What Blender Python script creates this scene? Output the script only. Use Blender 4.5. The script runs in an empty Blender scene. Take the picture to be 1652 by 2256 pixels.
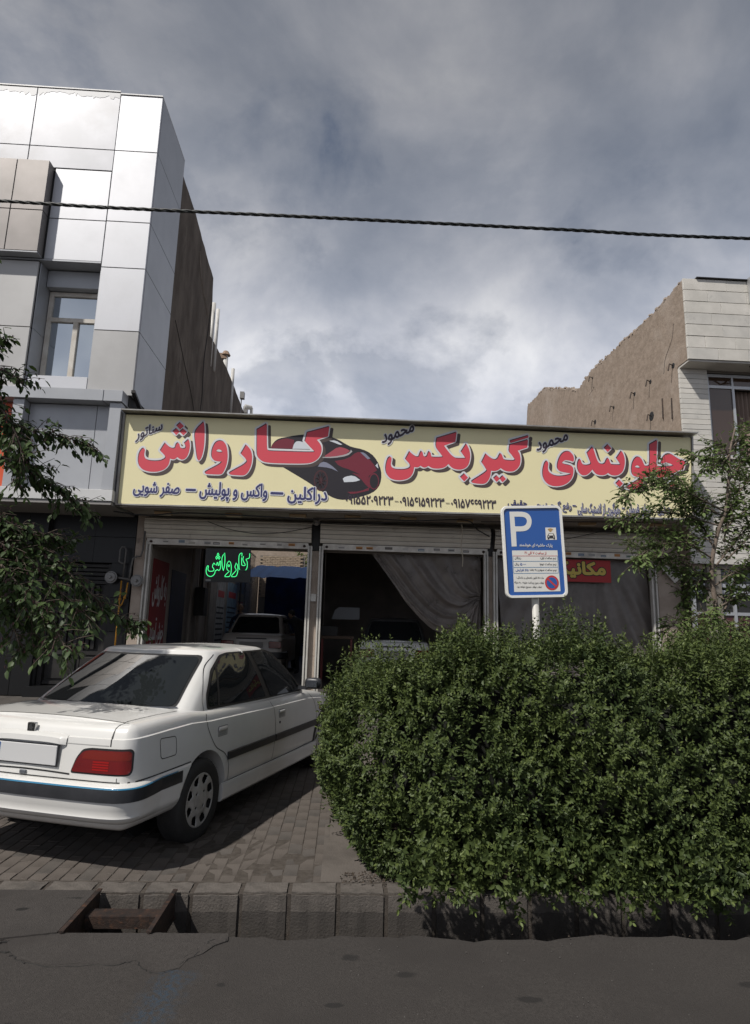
import bpy, bmesh, math, random
import numpy as np
from mathutils import Matrix, Vector
R = math.radians
random.seed(7)
RNG = np.random.default_rng(11)
scene = bpy.context.scene
COL = scene.collection

# ------------------------------------------------------------------ camera
YAW, PITCH, ROLL, CAMH = .047, .184, .026, 1.63
cam_d = bpy.data.cameras.new('camera')
cam_d.sensor_fit = 'VERTICAL'
cam_d.sensor_height = 24.0
cam_d.lens = 1360 / 2256 * 24.0
cam_d.clip_start = .05
cam_d.clip_end = 2000
cam = bpy.data.objects.new('camera', cam_d)
COL.objects.link(cam)
_f = Vector((math.sin(YAW) * math.cos(PITCH), math.cos(YAW) * math.cos(PITCH), math.sin(PITCH)))
_r = Vector((math.cos(YAW), -math.sin(YAW), 0))
_u = _r.cross(_f)
_r2 = _r * math.cos(ROLL) + _u * math.sin(ROLL)
_u2 = -_r * math.sin(ROLL) + _u * math.cos(ROLL)
cam.matrix_world = Matrix(((_r2.x, _u2.x, -_f.x, 0), (_r2.y, _u2.y, -_f.y, 0), (_r2.z, _u2.z, -_f.z, CAMH), (0, 0, 0, 1)))
scene.camera = cam

# ------------------------------------------------------------------ sun, sky, exposure
SUN_FROM = Vector((-1.09, -1.0, 1.86)).normalized()
sun_d = bpy.data.lights.new('sun', 'SUN')
sun_d.energy = 4.2
sun_d.angle = R(1.2)
sun_d.color = (1.0, .955, .89)
sun = bpy.data.objects.new('sun', sun_d)
COL.objects.link(sun)
sun.rotation_euler = SUN_FROM.to_track_quat('Z', 'Y').to_euler()
sun.location = (-8, -8, 14)

world = bpy.data.worlds.new('World')
scene.world = world
world.use_nodes = True
nt = world.node_tree
nt.nodes.clear()
N = lambda t, **k: _mk(nt, t, **k)


def _mk(tree, t, **k):
    n = tree.nodes.new(t)
    for a, b in k.items():
        setattr(n, a, b)
    return n


out = N('ShaderNodeOutputWorld')
bg_sky = N('ShaderNodeBackground'); bg_cl = N('ShaderNodeBackground'); mixs = N('ShaderNodeMixShader')
sky = N('ShaderNodeTexSky', sky_type='NISHITA')
sky.sun_disc = False
sky.sun_elevation = math.asin(SUN_FROM.z)
sky.sun_rotation = math.atan2(SUN_FROM.x, SUN_FROM.y)
bg_sky.inputs[1].default_value = .055
nt.links.new(sky.outputs[0], bg_sky.inputs[0])
tc = N('ShaderNodeTexCoord'); sep = N('ShaderNodeSeparateXYZ')
nt.links.new(tc.outputs['Generated'], sep.inputs[0])


def wm(op, a, b=None, clamp=False):
    n = nt.nodes.new('ShaderNodeMath'); n.operation = op; n.use_clamp = clamp
    for i, v in enumerate((a, b)):
        if v is None: continue
        if isinstance(v, (int, float)): n.inputs[i].default_value = v
        else: nt.links.new(v, n.inputs[i])
    return n.outputs[0]


zc = wm('ADD', wm('MAXIMUM', sep.outputs[2], 0.0), .62)
cx_ = wm('DIVIDE', sep.outputs[0], zc); cy_ = wm('DIVIDE', sep.outputs[1], zc)
comb = N('ShaderNodeCombineXYZ')
nt.links.new(cx_, comb.inputs[0]); nt.links.new(cy_, comb.inputs[1])
comb.inputs[2].default_value = 3.1


def wnoise(scale, detail, rough, dist=0.0, off=(0, 0, 0)):
    m = N('ShaderNodeMapping'); m.inputs['Location'].default_value = off
    nt.links.new(comb.outputs[0], m.inputs[0])
    n = N('ShaderNodeTexNoise'); n.inputs['Scale'].default_value = scale; n.inputs['Detail'].default_value = detail
    n.inputs['Roughness'].default_value = rough; n.inputs['Distortion'].default_value = dist
    nt.links.new(m.outputs[0], n.inputs['Vector'])
    return n.outputs[0]


def wramp(v, stops):
    r = N('ShaderNodeValToRGB')
    while len(r.color_ramp.elements) < len(stops): r.color_ramp.elements.new(.5)
    for e, (p, c) in zip(r.color_ramp.elements, stops):
        e.position = p; e.color = (*c, 1) if isinstance(c, tuple) else (c, c, c, 1)
    nt.links.new(v, r.inputs[0])
    return r.outputs[0]


cover = wramp(wnoise(4.6, 10, .58, .2, (7.7, 3.1, 0)), [(.30, .15), (.39, .72), (.47, 1.0)])
tone = wramp(wnoise(3.3, 10, .55, .2, (5.2, 1.7, 2)), [(.34, (.165, .188, .238)), (.47, (.235, .254, .30)), (.57, (.32, .332, .37)), (.68, (.44, .445, .465))])
lift = wramp(sep.outputs[2], [(0.0, 1.0), (.30, 1.03), (.42, .84), (.55, .60), (.70, .43), (.85, .37), (1.0, .35)])
liftm = wm('MULTIPLY', lift, 1.95)
vm = N('ShaderNodeVectorMath', operation='SCALE')
nt.links.new(tone, vm.inputs[0]); nt.links.new(liftm, vm.inputs['Scale'])
nt.links.new(vm.outputs[0], bg_cl.inputs[0])
bg_cl.inputs[1].default_value = 1.0
lowc = wramp(sep.outputs[2], [(.30, .93), (.55, .35), (.62, 0.0)])
nt.links.new(wm('MAXIMUM', cover, lowc), mixs.inputs[0])
nt.links.new(bg_sky.outputs[0], mixs.inputs[1]); nt.links.new(bg_cl.outputs[0], mixs.inputs[2])
nt.links.new(mixs.outputs[0], out.inputs[0])

scene.view_settings.view_transform = 'Standard'
scene.view_settings.look = 'None'
scene.view_settings.exposure = 0.15
scene.view_settings.gamma = 1.0
scene.view_settings.use_curve_mapping = False
scene.cycles.use_denoising = True
scene.cycles.max_bounces = 6
scene.cycles.transparent_max_bounces = 10

# ------------------------------------------------------------------ materials
MATS = {}


def mat(name, col, rough=.6, metal=0.0, spec=.5, col2=None, nscale=6.0, ndetail=6, contrast=(.35, .65), bump=0.0, bscale=40.0,
        coat=0.0, trans=0.0, emit=None, estr=0.0, alpha=1.0, stretch=None, transl=0.0, attr=None, col3=None, n3scale=1.0, c3=(.55, .7), rvar=0.0, objcoord=True):
    if name in MATS: return MATS[name]
    m = bpy.data.materials.new(name); m.use_nodes = True
    t = m.node_tree; b = t.nodes['Principled BSDF']
    L = t.links.new
    b.inputs['Base Color'].default_value = (*col, 1)
    b.inputs['Roughness'].default_value = rough
    b.inputs['Metallic'].default_value = metal
    b.inputs['Specular IOR Level'].default_value = spec
    if coat:
        b.inputs['Coat Weight'].default_value = coat; b.inputs['Coat Roughness'].default_value = .06
    if trans: b.inputs['Transmission Weight'].default_value = trans
    if alpha < 1: b.inputs['Alpha'].default_value = alpha
    if emit:
        b.inputs['Emission Color'].default_value = (*emit, 1); b.inputs['Emission Strength'].default_value = estr
    src = None
    if col2 or bump or col3:
        c = t.nodes.new('ShaderNodeTexCoord'); src = c.outputs['Object']
        if stretch:
            mp = t.nodes.new('ShaderNodeMapping'); mp.inputs['Scale'].default_value = stretch
            L(src, mp.inputs[0]); src = mp.outputs[0]

    def noise(s, d, r=.6):
        n = t.nodes.new('ShaderNodeTexNoise'); n.inputs['Scale'].default_value = s; n.inputs['Detail'].default_value = d
        n.inputs['Roughness'].default_value = r
        L(src, n.inputs['Vector']); return n.outputs[0]

    def ramp(v, a, b_):
        r = t.nodes.new('ShaderNodeMapRange'); r.inputs['From Min'].default_value = a; r.inputs['From Max'].default_value = b_
        L(v, r.inputs[0]); return r.outputs[0]

    def mix(f, a, b_):
        n = t.nodes.new('ShaderNodeMix'); n.data_type = 'RGBA'
        for sock, v in ((n.inputs[6], a), (n.inputs[7], b_)):
            if isinstance(v, tuple): sock.default_value = (*v, 1)
            else: L(v, sock)
        L(f, n.inputs[0]); return n.outputs[2]
    cur = col
    if col2:
        f = ramp(noise(nscale, ndetail), *contrast)
        cur = mix(f, col, col2)
        if rvar:
            mr = t.nodes.new('ShaderNodeMapRange'); mr.inputs['To Min'].default_value = rough; mr.inputs['To Max'].default_value = min(1, rough + rvar)
            L(f, mr.inputs[0]); L(mr.outputs[0], b.inputs['Roughness'])
    if col3: cur = mix(ramp(noise(n3scale, 7, .65), *c3), cur, col3)
    if attr:
        a = t.nodes.new('ShaderNodeAttribute'); a.attribute_name = 'tone'
        cur = mix(a.outputs['Fac'], cur, attr)
    if not isinstance(cur, tuple): L(cur, b.inputs['Base Color'])
    if bump:
        bn = t.nodes.new('ShaderNodeBump'); bn.inputs['Strength'].default_value = bump; bn.inputs['Distance'].default_value = .01
        L(noise(bscale, 5, .65), bn.inputs['Height']); L(bn.outputs[0], b.inputs['Normal'])
    if transl:
        tr = t.nodes.new('ShaderNodeBsdfTranslucent'); ms = t.nodes.new('ShaderNodeMixShader')
        ms.inputs[0].default_value = transl
        if isinstance(cur, tuple): tr.inputs[0].default_value = (*cur, 1)
        else: L(cur, tr.inputs[0])
        L(b.outputs[0], ms.inputs[1]); L(tr.outputs[0], ms.inputs[2])
        L(ms.outputs[0], t.nodes['Material Output'].inputs[0])
    MATS[name] = m
    return m


# ------------------------------------------------------------------ objects
LOCAL = set()


def tag(o, label=None, cat=None, group=None, kind=None):
    if label: o['label'] = label
    if cat: o['category'] = cat
    if group: o['group'] = group
    if kind: o['kind'] = kind
    return o


def thing(name, label, cat, loc=(0, 0, 0), group=None, rotz=0, local=False):
    o = bpy.data.objects.new(name, None); COL.objects.link(o)
    o.empty_display_size = .2
    o.location = loc; o.rotation_euler = (0, 0, rotz)
    if local: LOCAL.add(o.name)
    return tag(o, label, cat, group)


def setparent(o, p):
    o.parent = p
    if p.name in LOCAL: LOCAL.add(o.name)
    elif p.type == 'EMPTY': o.matrix_parent_inverse = Matrix.Translation(-Vector(p.location))


def link(name, me, m, parent=None, smooth=False, kind=None, label=None):
    if smooth and len(me.polygons): me.polygons.foreach_set('use_smooth', [True] * len(me.polygons))
    o = bpy.data.objects.new(name, me); COL.objects.link(o)
    if m is not None and not me.materials: me.materials.append(m)
    if parent is not None: setparent(o, parent)
    if kind: o['kind'] = kind
    if label: o['label'] = label
    return o


class MB:
    """collects shapes for ONE mesh"""

    def __init__(s): s.v = []; s.f = []; s.tr = None

    def add(s, vs, fs):
        n = len(s.v); s.v += [tuple(v) for v in vs]; s.f += [tuple(i + n for i in f) for f in fs]; return s

    def box(s, x0, x1, y0, y1, z0, z1, c=0.0):
        if x1 < x0: x0, x1 = x1, x0
        if y1 < y0: y0, y1 = y1, y0
        if z1 < z0: z0, z1 = z1, z0
        if not c:
            return s.add([(x, y, z) for x in (x0, x1) for y in (y0, y1) for z in (z0, z1)],
                         [(0, 1, 3, 2), (4, 6, 7, 5), (0, 4, 5, 1), (2, 3, 7, 6), (0, 2, 6, 4), (1, 5, 7, 3)])
        # chamfer on the -Y face and the top face edges (the seen ones)
        bm = bmesh.new(); r = bmesh.ops.create_cube(bm, size=1)
        for v in bm.verts:
            v.co = Vector(((x0 + x1) / 2 + v.co.x * (x1 - x0), (y0 + y1) / 2 + v.co.y * (y1 - y0), (z0 + z1) / 2 + v.co.z * (z1 - z0)))
        bmesh.ops.bevel(bm, geom=bm.edges[:], offset=c, segments=1, affect='EDGES')
        bm.verts.index_update()
        s.add([v.co[:] for v in bm.verts], [[v.index for v in f.verts] for f in bm.faces]); bm.free(); return s

    def quad(s, a, b, c, d): return s.add([a, b, c, d], [(0, 1, 2, 3)])

    def tube(s, pts, r, n=8, cap=True, closed=False):
        pts = [Vector(p) for p in pts]; m = len(pts)
        rs = r if isinstance(r, (list, tuple)) else [r] * m
        base = len(s.v); vs = []; fs = []
        up = None
        for i, p in enumerate(pts):
            if closed: d = pts[(i + 1) % m] - pts[i - 1]
            else: d = (pts[min(i + 1, m - 1)] - pts[max(i - 1, 0)])
            d.normalize()
            if up is None:
                up = Vector((0, 0, 1)) if abs(d.z) < .9 else Vector((1, 0, 0))
            a = d.cross(up)
            if a.length < 1e-5: a = d.cross(Vector((.3, 1, .2)))
            a.normalize(); b = a.cross(d).normalized(); up = b
            for k in range(n):
                t = 2 * math.pi * k / n
                vs.append(p + (a * math.cos(t) + b * math.sin(t)) * rs[i])
        for i in range(m if closed else m - 1):
            for k in range(n):
                j = (i + 1) % m
                fs.append((i * n + k, i * n + (k + 1) % n, j * n + (k + 1) % n, j * n + k))
        if cap and not closed:
            fs.append(tuple(range(n))[::-1]); fs.append(tuple((m - 1) * n + k for k in range(n)))
        return s.add(vs, fs)

    def disc(s, c, axis, r0, r1, h, n=20):
        """truncated cone from c along axis"""
        c = Vector(c); ax = Vector(axis).normalized()
        a = ax.orthogonal().normalized(); b = ax.cross(a)
        vs = []
        for (rr, hh) in ((r0, 0), (r1, h)):
            for k in range(n):
                t = 2 * math.pi * k / n
                vs.append(c + ax * hh + (a * math.cos(t) + b * math.sin(t)) * rr)
        fs = [(k, (k + 1) % n, n + (k + 1) % n, n + k) for k in range(n)] + [tuple(range(n))[::-1], tuple(range(n, 2 * n))]
        return s.add(vs, fs)

    def prism(s, poly, f0, f1):
        """poly: 2D points, f0/f1 map (a,b)->3D for both faces"""
        n = len(poly)
        s.add([f0(*p) for p in poly] + [f1(*p) for p in poly],
              [tuple(range(n)), tuple(range(2 * n - 1, n - 1, -1))] + [(i, i + n, (i + 1) % n + n, (i + 1) % n) for i in range(n)])
        return s

    def mesh(s, name):
        me = bpy.data.meshes.new(name); me.from_pydata(s.v, [], s.f); me.update(); return me

    def build(s, name, m, parent=None, smooth=False, kind=None, label=None, fix=True):
        me = s.mesh(name)
        if fix:
            bm = bmesh.new(); bm.from_mesh(me); bmesh.ops.recalc_face_normals(bm, faces=bm.faces[:]); bm.to_mesh(me); bm.free()
        return link(name, me, m, parent, smooth, kind, label)


def bx(name, m, parent, x0, x1, y0, y1, z0, z1, c=0.0, label=None, kind=None):
    return MB().box(x0, x1, y0, y1, z0, z1, c).build(name, m, parent, label=label, kind=kind)


def autosmooth(o, ang=35):
    me = o.data
    me.polygons.foreach_set('use_smooth', [True] * len(me.polygons))
    bm = bmesh.new(); bm.from_mesh(me)
    for e in bm.edges:
        e.smooth = not (len(e.link_faces) == 2 and e.calc_face_angle(0) > R(ang))
    bm.to_mesh(me); bm.free()
    return o


def copy_tree(o, parent=None, keep=True):
    c = o.copy(); COL.objects.link(c)
    if parent is not None: c.parent = parent
    for ch in list(o.children): copy_tree(ch, c)
    return c


# ------------------------------------------------------------------ 2D curves, text
def chaikin(p, sharp=55):
    q = []; n = len(p)
    for i in range(n):
        a, b, c = Vector(p[i - 1]), Vector(p[i]), Vector(p[(i + 1) % n])
        u, v = b - a, c - b
        ang = u.angle(v, 0) if u.length > 1e-6 and v.length > 1e-6 else 0
        if ang > R(sharp): q.append(tuple(b))
        else:
            q.append(tuple(b + (a - b) * .25)); q.append(tuple(b + (c - b) * .25))
    return q


def area(p): return sum(p[i - 1][0] * p[i][1] - p[i][0] * p[i - 1][1] for i in range(len(p))) / 2


def eval_curve(cu):
    o = bpy.data.objects.new('tmp', cu); COL.objects.link(o)
    dg = bpy.context.evaluated_depsgraph_get()
    me = bpy.data.meshes.new_from_object(o.evaluated_get(dg))
    vs = [tuple(v.co) for v in me.vertices]; fs = [tuple(p.vertices) for p in me.polygons]
    bpy.data.objects.remove(o); bpy.data.curves.remove(cu); bpy.data.meshes.remove(me)
    return vs, fs


def fill(polys, offset=0.0, smooth=2):
    cu = bpy.data.curves.new('c', 'CURVE'); cu.dimensions = '2D'; cu.fill_mode = 'BOTH'; cu.offset = offset
    for k, p in enumerate(polys):
        for _ in range(smooth): p = chaikin(p)
        want = 1 if k == 0 else -1
        if area(p) * want > 0: p = p[::-1]
        s = cu.splines.new('POLY'); s.points.add(len(p) - 1)
        for i, (a, b) in enumerate(p): s.points[i].co = (a, b, 0, 1)
        s.use_cyclic_u = True
    return eval_curve(cu)


# right offset sign for clockwise outlines
_t, _ = fill([[(0, 0), (1, 0), (1, 1), (0, 1)]], .1, 0)
OSGN = 1 if max(v[0] for v in _t) > 1.01 else -1

_A = {  # letter: (isolated, final, initial, medial)
    'ا': (0xfe8d, 0xfe8e), 'آ': (0xfe81, 0xfe82), 'د': (0xfea9, 0xfeaa), 'ذ': (0xfeab, 0xfeac), 'ر': (0xfead, 0xfeae), 'ز': (0xfeaf, 0xfeb0), 'و': (0xfeed, 0xfeee),
    'ب': (0xfe8f,), 'پ': (0xfb56,), 'ت': (0xfe95,), 'ج': (0xfe9d,), 'ح': (0xfea1,), 'خ': (0xfea5,), 'س': (0xfeb1,), 'ش': (0xfeb5,), 'ص': (0xfeb9,),
    'ع': (0xfec9,), 'ف': (0xfed1,), 'ق': (0xfed5,), 'ک': (0xfb8e,), 'گ': (0xfb92,), 'ل': (0xfedd,), 'م': (0xfee1,), 'ن': (0xfee5,), 'ه': (0xfee9,), 'ی': (0xfbfc,)}


def shape(s):
    """Persian text to presentation forms in visual (left to right) order"""
    res = []
    n = len(s); i = 0
    joins = lambda ch: ch in _A and len(_A[ch]) == 1
    while i < n:
        ch = s[i]
        if ch in _A:
            pj = i > 0 and joins(s[i - 1])
            if ch == 'ل' and i + 1 < n and s[i + 1] == 'ا':
                res.append(chr(0xfefc if pj else 0xfefb)); i += 2; continue
            nj = joins(ch) and i + 1 < n and s[i + 1] in _A
            if len(_A[ch]) == 2: res.append(chr(_A[ch][1 if pj else 0]))
            else:
                b = _A[ch][0]; res.append(chr(b + (3 if pj and nj else 2 if nj else 1 if pj else 0)))
        else: res.append(ch)
        i += 1
    res = res[::-1]
    # digits keep their own left to right order
    o = []; k = 0; dig = '۰۱۲۳۴۵۶۷۸۹'
    while k < len(res):
        if res[k] in dig:
            j = k
            while j < len(res) and res[j] in dig: j += 1
            o += res[k:j][::-1]; k = j
        else: o.append(res[k]); k += 1
    return ''.join(o)


def text2d(s, offset=0.0, rtl=True, raw=False):
    cu = bpy.data.curves.new('t', 'FONT'); cu.body = shape(s) if rtl else s; cu.size = 1; cu.offset = offset
    cu.resolution_u = 3
    return eval_curve(cu)


def islands(n, fs):
    p = list(range(n))

    def r(a):
        while p[a] != a: p[a] = p[p[a]]; a = p[a]
        return a
    for f in fs:
        for a in f[1:]: p[r(a)] = r(f[0])
    ids = {}
    return [ids.setdefault(r(i), len(ids)) for i in range(n)]


def plane_text(name, s, m, parent, box, frame, depth, bold=.012, rtl=True, rot=0.0, grow=0.0, label=None, shift=(0, 0)):
    """box=(u0,u1,v0,v1) target extents; frame(u,v,d)->3D; strokes thickened by stamping the outlines in a ring"""
    vs, fs = text2d(s, 0, rtl)
    if not vs: return None
    a0 = min(v[0] for v in vs); a1 = max(v[0] for v in vs); b0 = min(v[1] for v in vs); b1 = max(v[1] for v in vs)
    su = (box[1] - box[0]) / (a1 - a0); sv = (box[3] - box[2]) / (b1 - b0)
    cu_, cv_ = (box[0] + box[1]) / 2, (box[2] + box[3]) / 2
    r_ = (bold + grow) * (sv * .6 + su * .4)
    ring = [(0, 0)]
    if r_ > 0: ring += [(r_ * math.cos(t), r_ * math.sin(t)) for t in np.linspace(0, 2 * math.pi, 10 if grow else 8, endpoint=False)]
    if r_ > .02: ring += [(r_ * .5 * math.cos(t), r_ * .5 * math.sin(t)) for t in np.linspace(0, 2 * math.pi, 5, endpoint=False)]
    mb = MB(); isl = islands(len(vs), fs)
    for k, (ru, rv) in enumerate(ring):
        P = []
        for vi, v in enumerate(vs):
            u = (v[0] - (a0 + a1) / 2) * su; w = (v[1] - (b0 + b1) / 2) * sv
            if rot: w = w + u * math.tan(rot)
            P.append(frame(cu_ + u + shift[0] + ru, cv_ + w + shift[1] + rv, depth + k * .00008 + (isl[vi] % 4) * .00002))
        mb.add(P, fs)
    return mb.build(name, m, parent, fix=False, label=label)


def catmull(P, n):
    """dense open catmull-rom through P (list of tuples) with n segments per span"""
    P = [np.array(p, float) for p in P]; Q = [2 * P[0] - P[1]] + P + [2 * P[-1] - P[-2]]
    out_ = []
    for i in range(1, len(Q) - 2):
        for k in range(n):
            t = k / n; a, b, c, d = Q[i - 1:i + 3]
            out_.append(.5 * (2 * b + (c - a) * t + (2 * a - 5 * b + 4 * c - d) * t * t + (3 * b - a - 3 * c + d) * t ** 3))
    out_.append(P[-1]); return out_


# ------------------------------------------------------------------ foliage
LEAF4 = (np.array([(0, 0, 0), (.42, .25, .07), (.42, -.25, .07), (.45, 0, 0), (1, 0, -.10)]),
         np.array([(0, 3, 1), (0, 2, 3), (1, 3, 4), (2, 4, 3)]))
LEAF8 = (np.array([(0, 0, 0), (.22, .26, .05), (.22, -.26, .05), (.3, 0, 0), (.58, .29, .06), (.58, -.29, .06), (.62, 0, -.03), (.85, .12, -.02), (.85, -.12, -.02), (1.05, 0, -.14)]),
         np.array([(0, 3, 1), (0, 2, 3), (1, 3, 6), (1, 6, 4), (2, 5, 6), (2, 6, 3), (4, 6, 7), (5, 8, 6), (6, 9, 7), (6, 8, 9)]))


LEAF6 = (np.array([(0, 0, 0), (.30, .23, .05), (.30, -.23, .05), (.50, 0, -.015), (.70, .19, .02), (.70, -.19, .02), (1, 0, -.12)]),
         np.array([(0, 3, 1), (0, 2, 3), (1, 3, 4), (2, 5, 3), (4, 3, 6), (5, 6, 3)]))


def unit(a): return a / np.maximum(1e-9, np.linalg.norm(a, axis=-1, keepdims=True))


def leaf_mesh(name, P, D, Nn, S, tone, tmpl):
    """P origin, D direction, Nn normal hint, S size, tone 0..1"""
    V, F = tmpl; n = len(P)
    D = unit(D); B = unit(np.cross(Nn, D)); C = np.cross(D, B)
    co = P[:, None, :] + S[:, None, None] * (V[None, :, 0:1] * D[:, None] + V[None, :, 1:2] * B[:, None] + V[None, :, 2:3] * C[:, None])
    co = co.reshape(-1, 3).astype(np.float32)
    fa = (F[None] + (np.arange(n) * len(V))[:, None, None]).reshape(-1).astype(np.int32)
    me = bpy.data.meshes.new(name)
    me.vertices.add(len(co)); me.vertices.foreach_set('co', co.ravel())
    nf = n * len(F)
    me.loops.add(nf * 3); me.loops.foreach_set('vertex_index', fa)
    me.polygons.add(nf); me.polygons.foreach_set('loop_start', np.arange(0, nf * 3, 3, dtype=np.int32))
    me.update()
    a = me.attributes.new('tone', 'FLOAT', 'POINT'); a.data.foreach_set('value', np.repeat(tone, len(V)).astype(np.float32))
    me.polygons.foreach_set('use_smooth', np.ones(nf, bool))
    me.validate()
    return me


def foliage(parent, P, D, Nn, S, tone, m, tmpl, nbig=300, ref=(0, 0, 1.63)):
    """the nbig leaves that show largest become objects of their own, the rest one mesh"""
    P, D, Nn, S, tone = map(np.asarray, (P, D, Nn, S, tone))
    d = np.linalg.norm(P - np.array(ref), axis=1) / S
    # only leaves that the photograph's view can show
    f = np.array(_f); q = (P - np.array(ref)) @ f
    rr = (P - np.array(ref)) @ np.array(_r2) / np.maximum(q, .1); uu = (P - np.array(ref)) @ np.array(_u2) / np.maximum(q, .1)
    d = np.where((abs(rr) < .60) & (abs(uu) < .82), d, 1e9)
    idx = np.argsort(d)[:nbig]; rest = np.ones(len(P), bool); rest[idx] = False
    link('foliage', leaf_mesh('foliage', P[rest], D[rest], Nn[rest], S[rest], tone[rest], tmpl), m, parent, kind='stuff')
    base = {}
    for i in idx:
        k = int(min(3, tone[i] * 4))
        if k not in base:
            base[k] = leaf_mesh('leaf', np.zeros((1, 3)), np.array([[1., 0, 0]]), np.array([[0, 0, 1.]]), np.ones(1), np.array([k / 4 + .12]), tmpl)
            base[k].materials.append(m)
        o = bpy.data.objects.new('leaf', base[k]); COL.objects.link(o)
        x = Vector(D[i]).normalized(); y = Vector(Nn[i]).cross(x).normalized(); z = x.cross(y)
        s = float(S[i]); M_ = Matrix(((x.x, y.x, z.x), (x.y, y.y, z.y), (x.z, y.z, z.z))).to_4x4() @ Matrix.Diagonal((s, s, s, 1))
        M_.translation = Vector(P[i]); o.parent = parent
        o.matrix_parent_inverse = Matrix.Translation(-Vector(parent.location)); o.matrix_basis = M_
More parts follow.
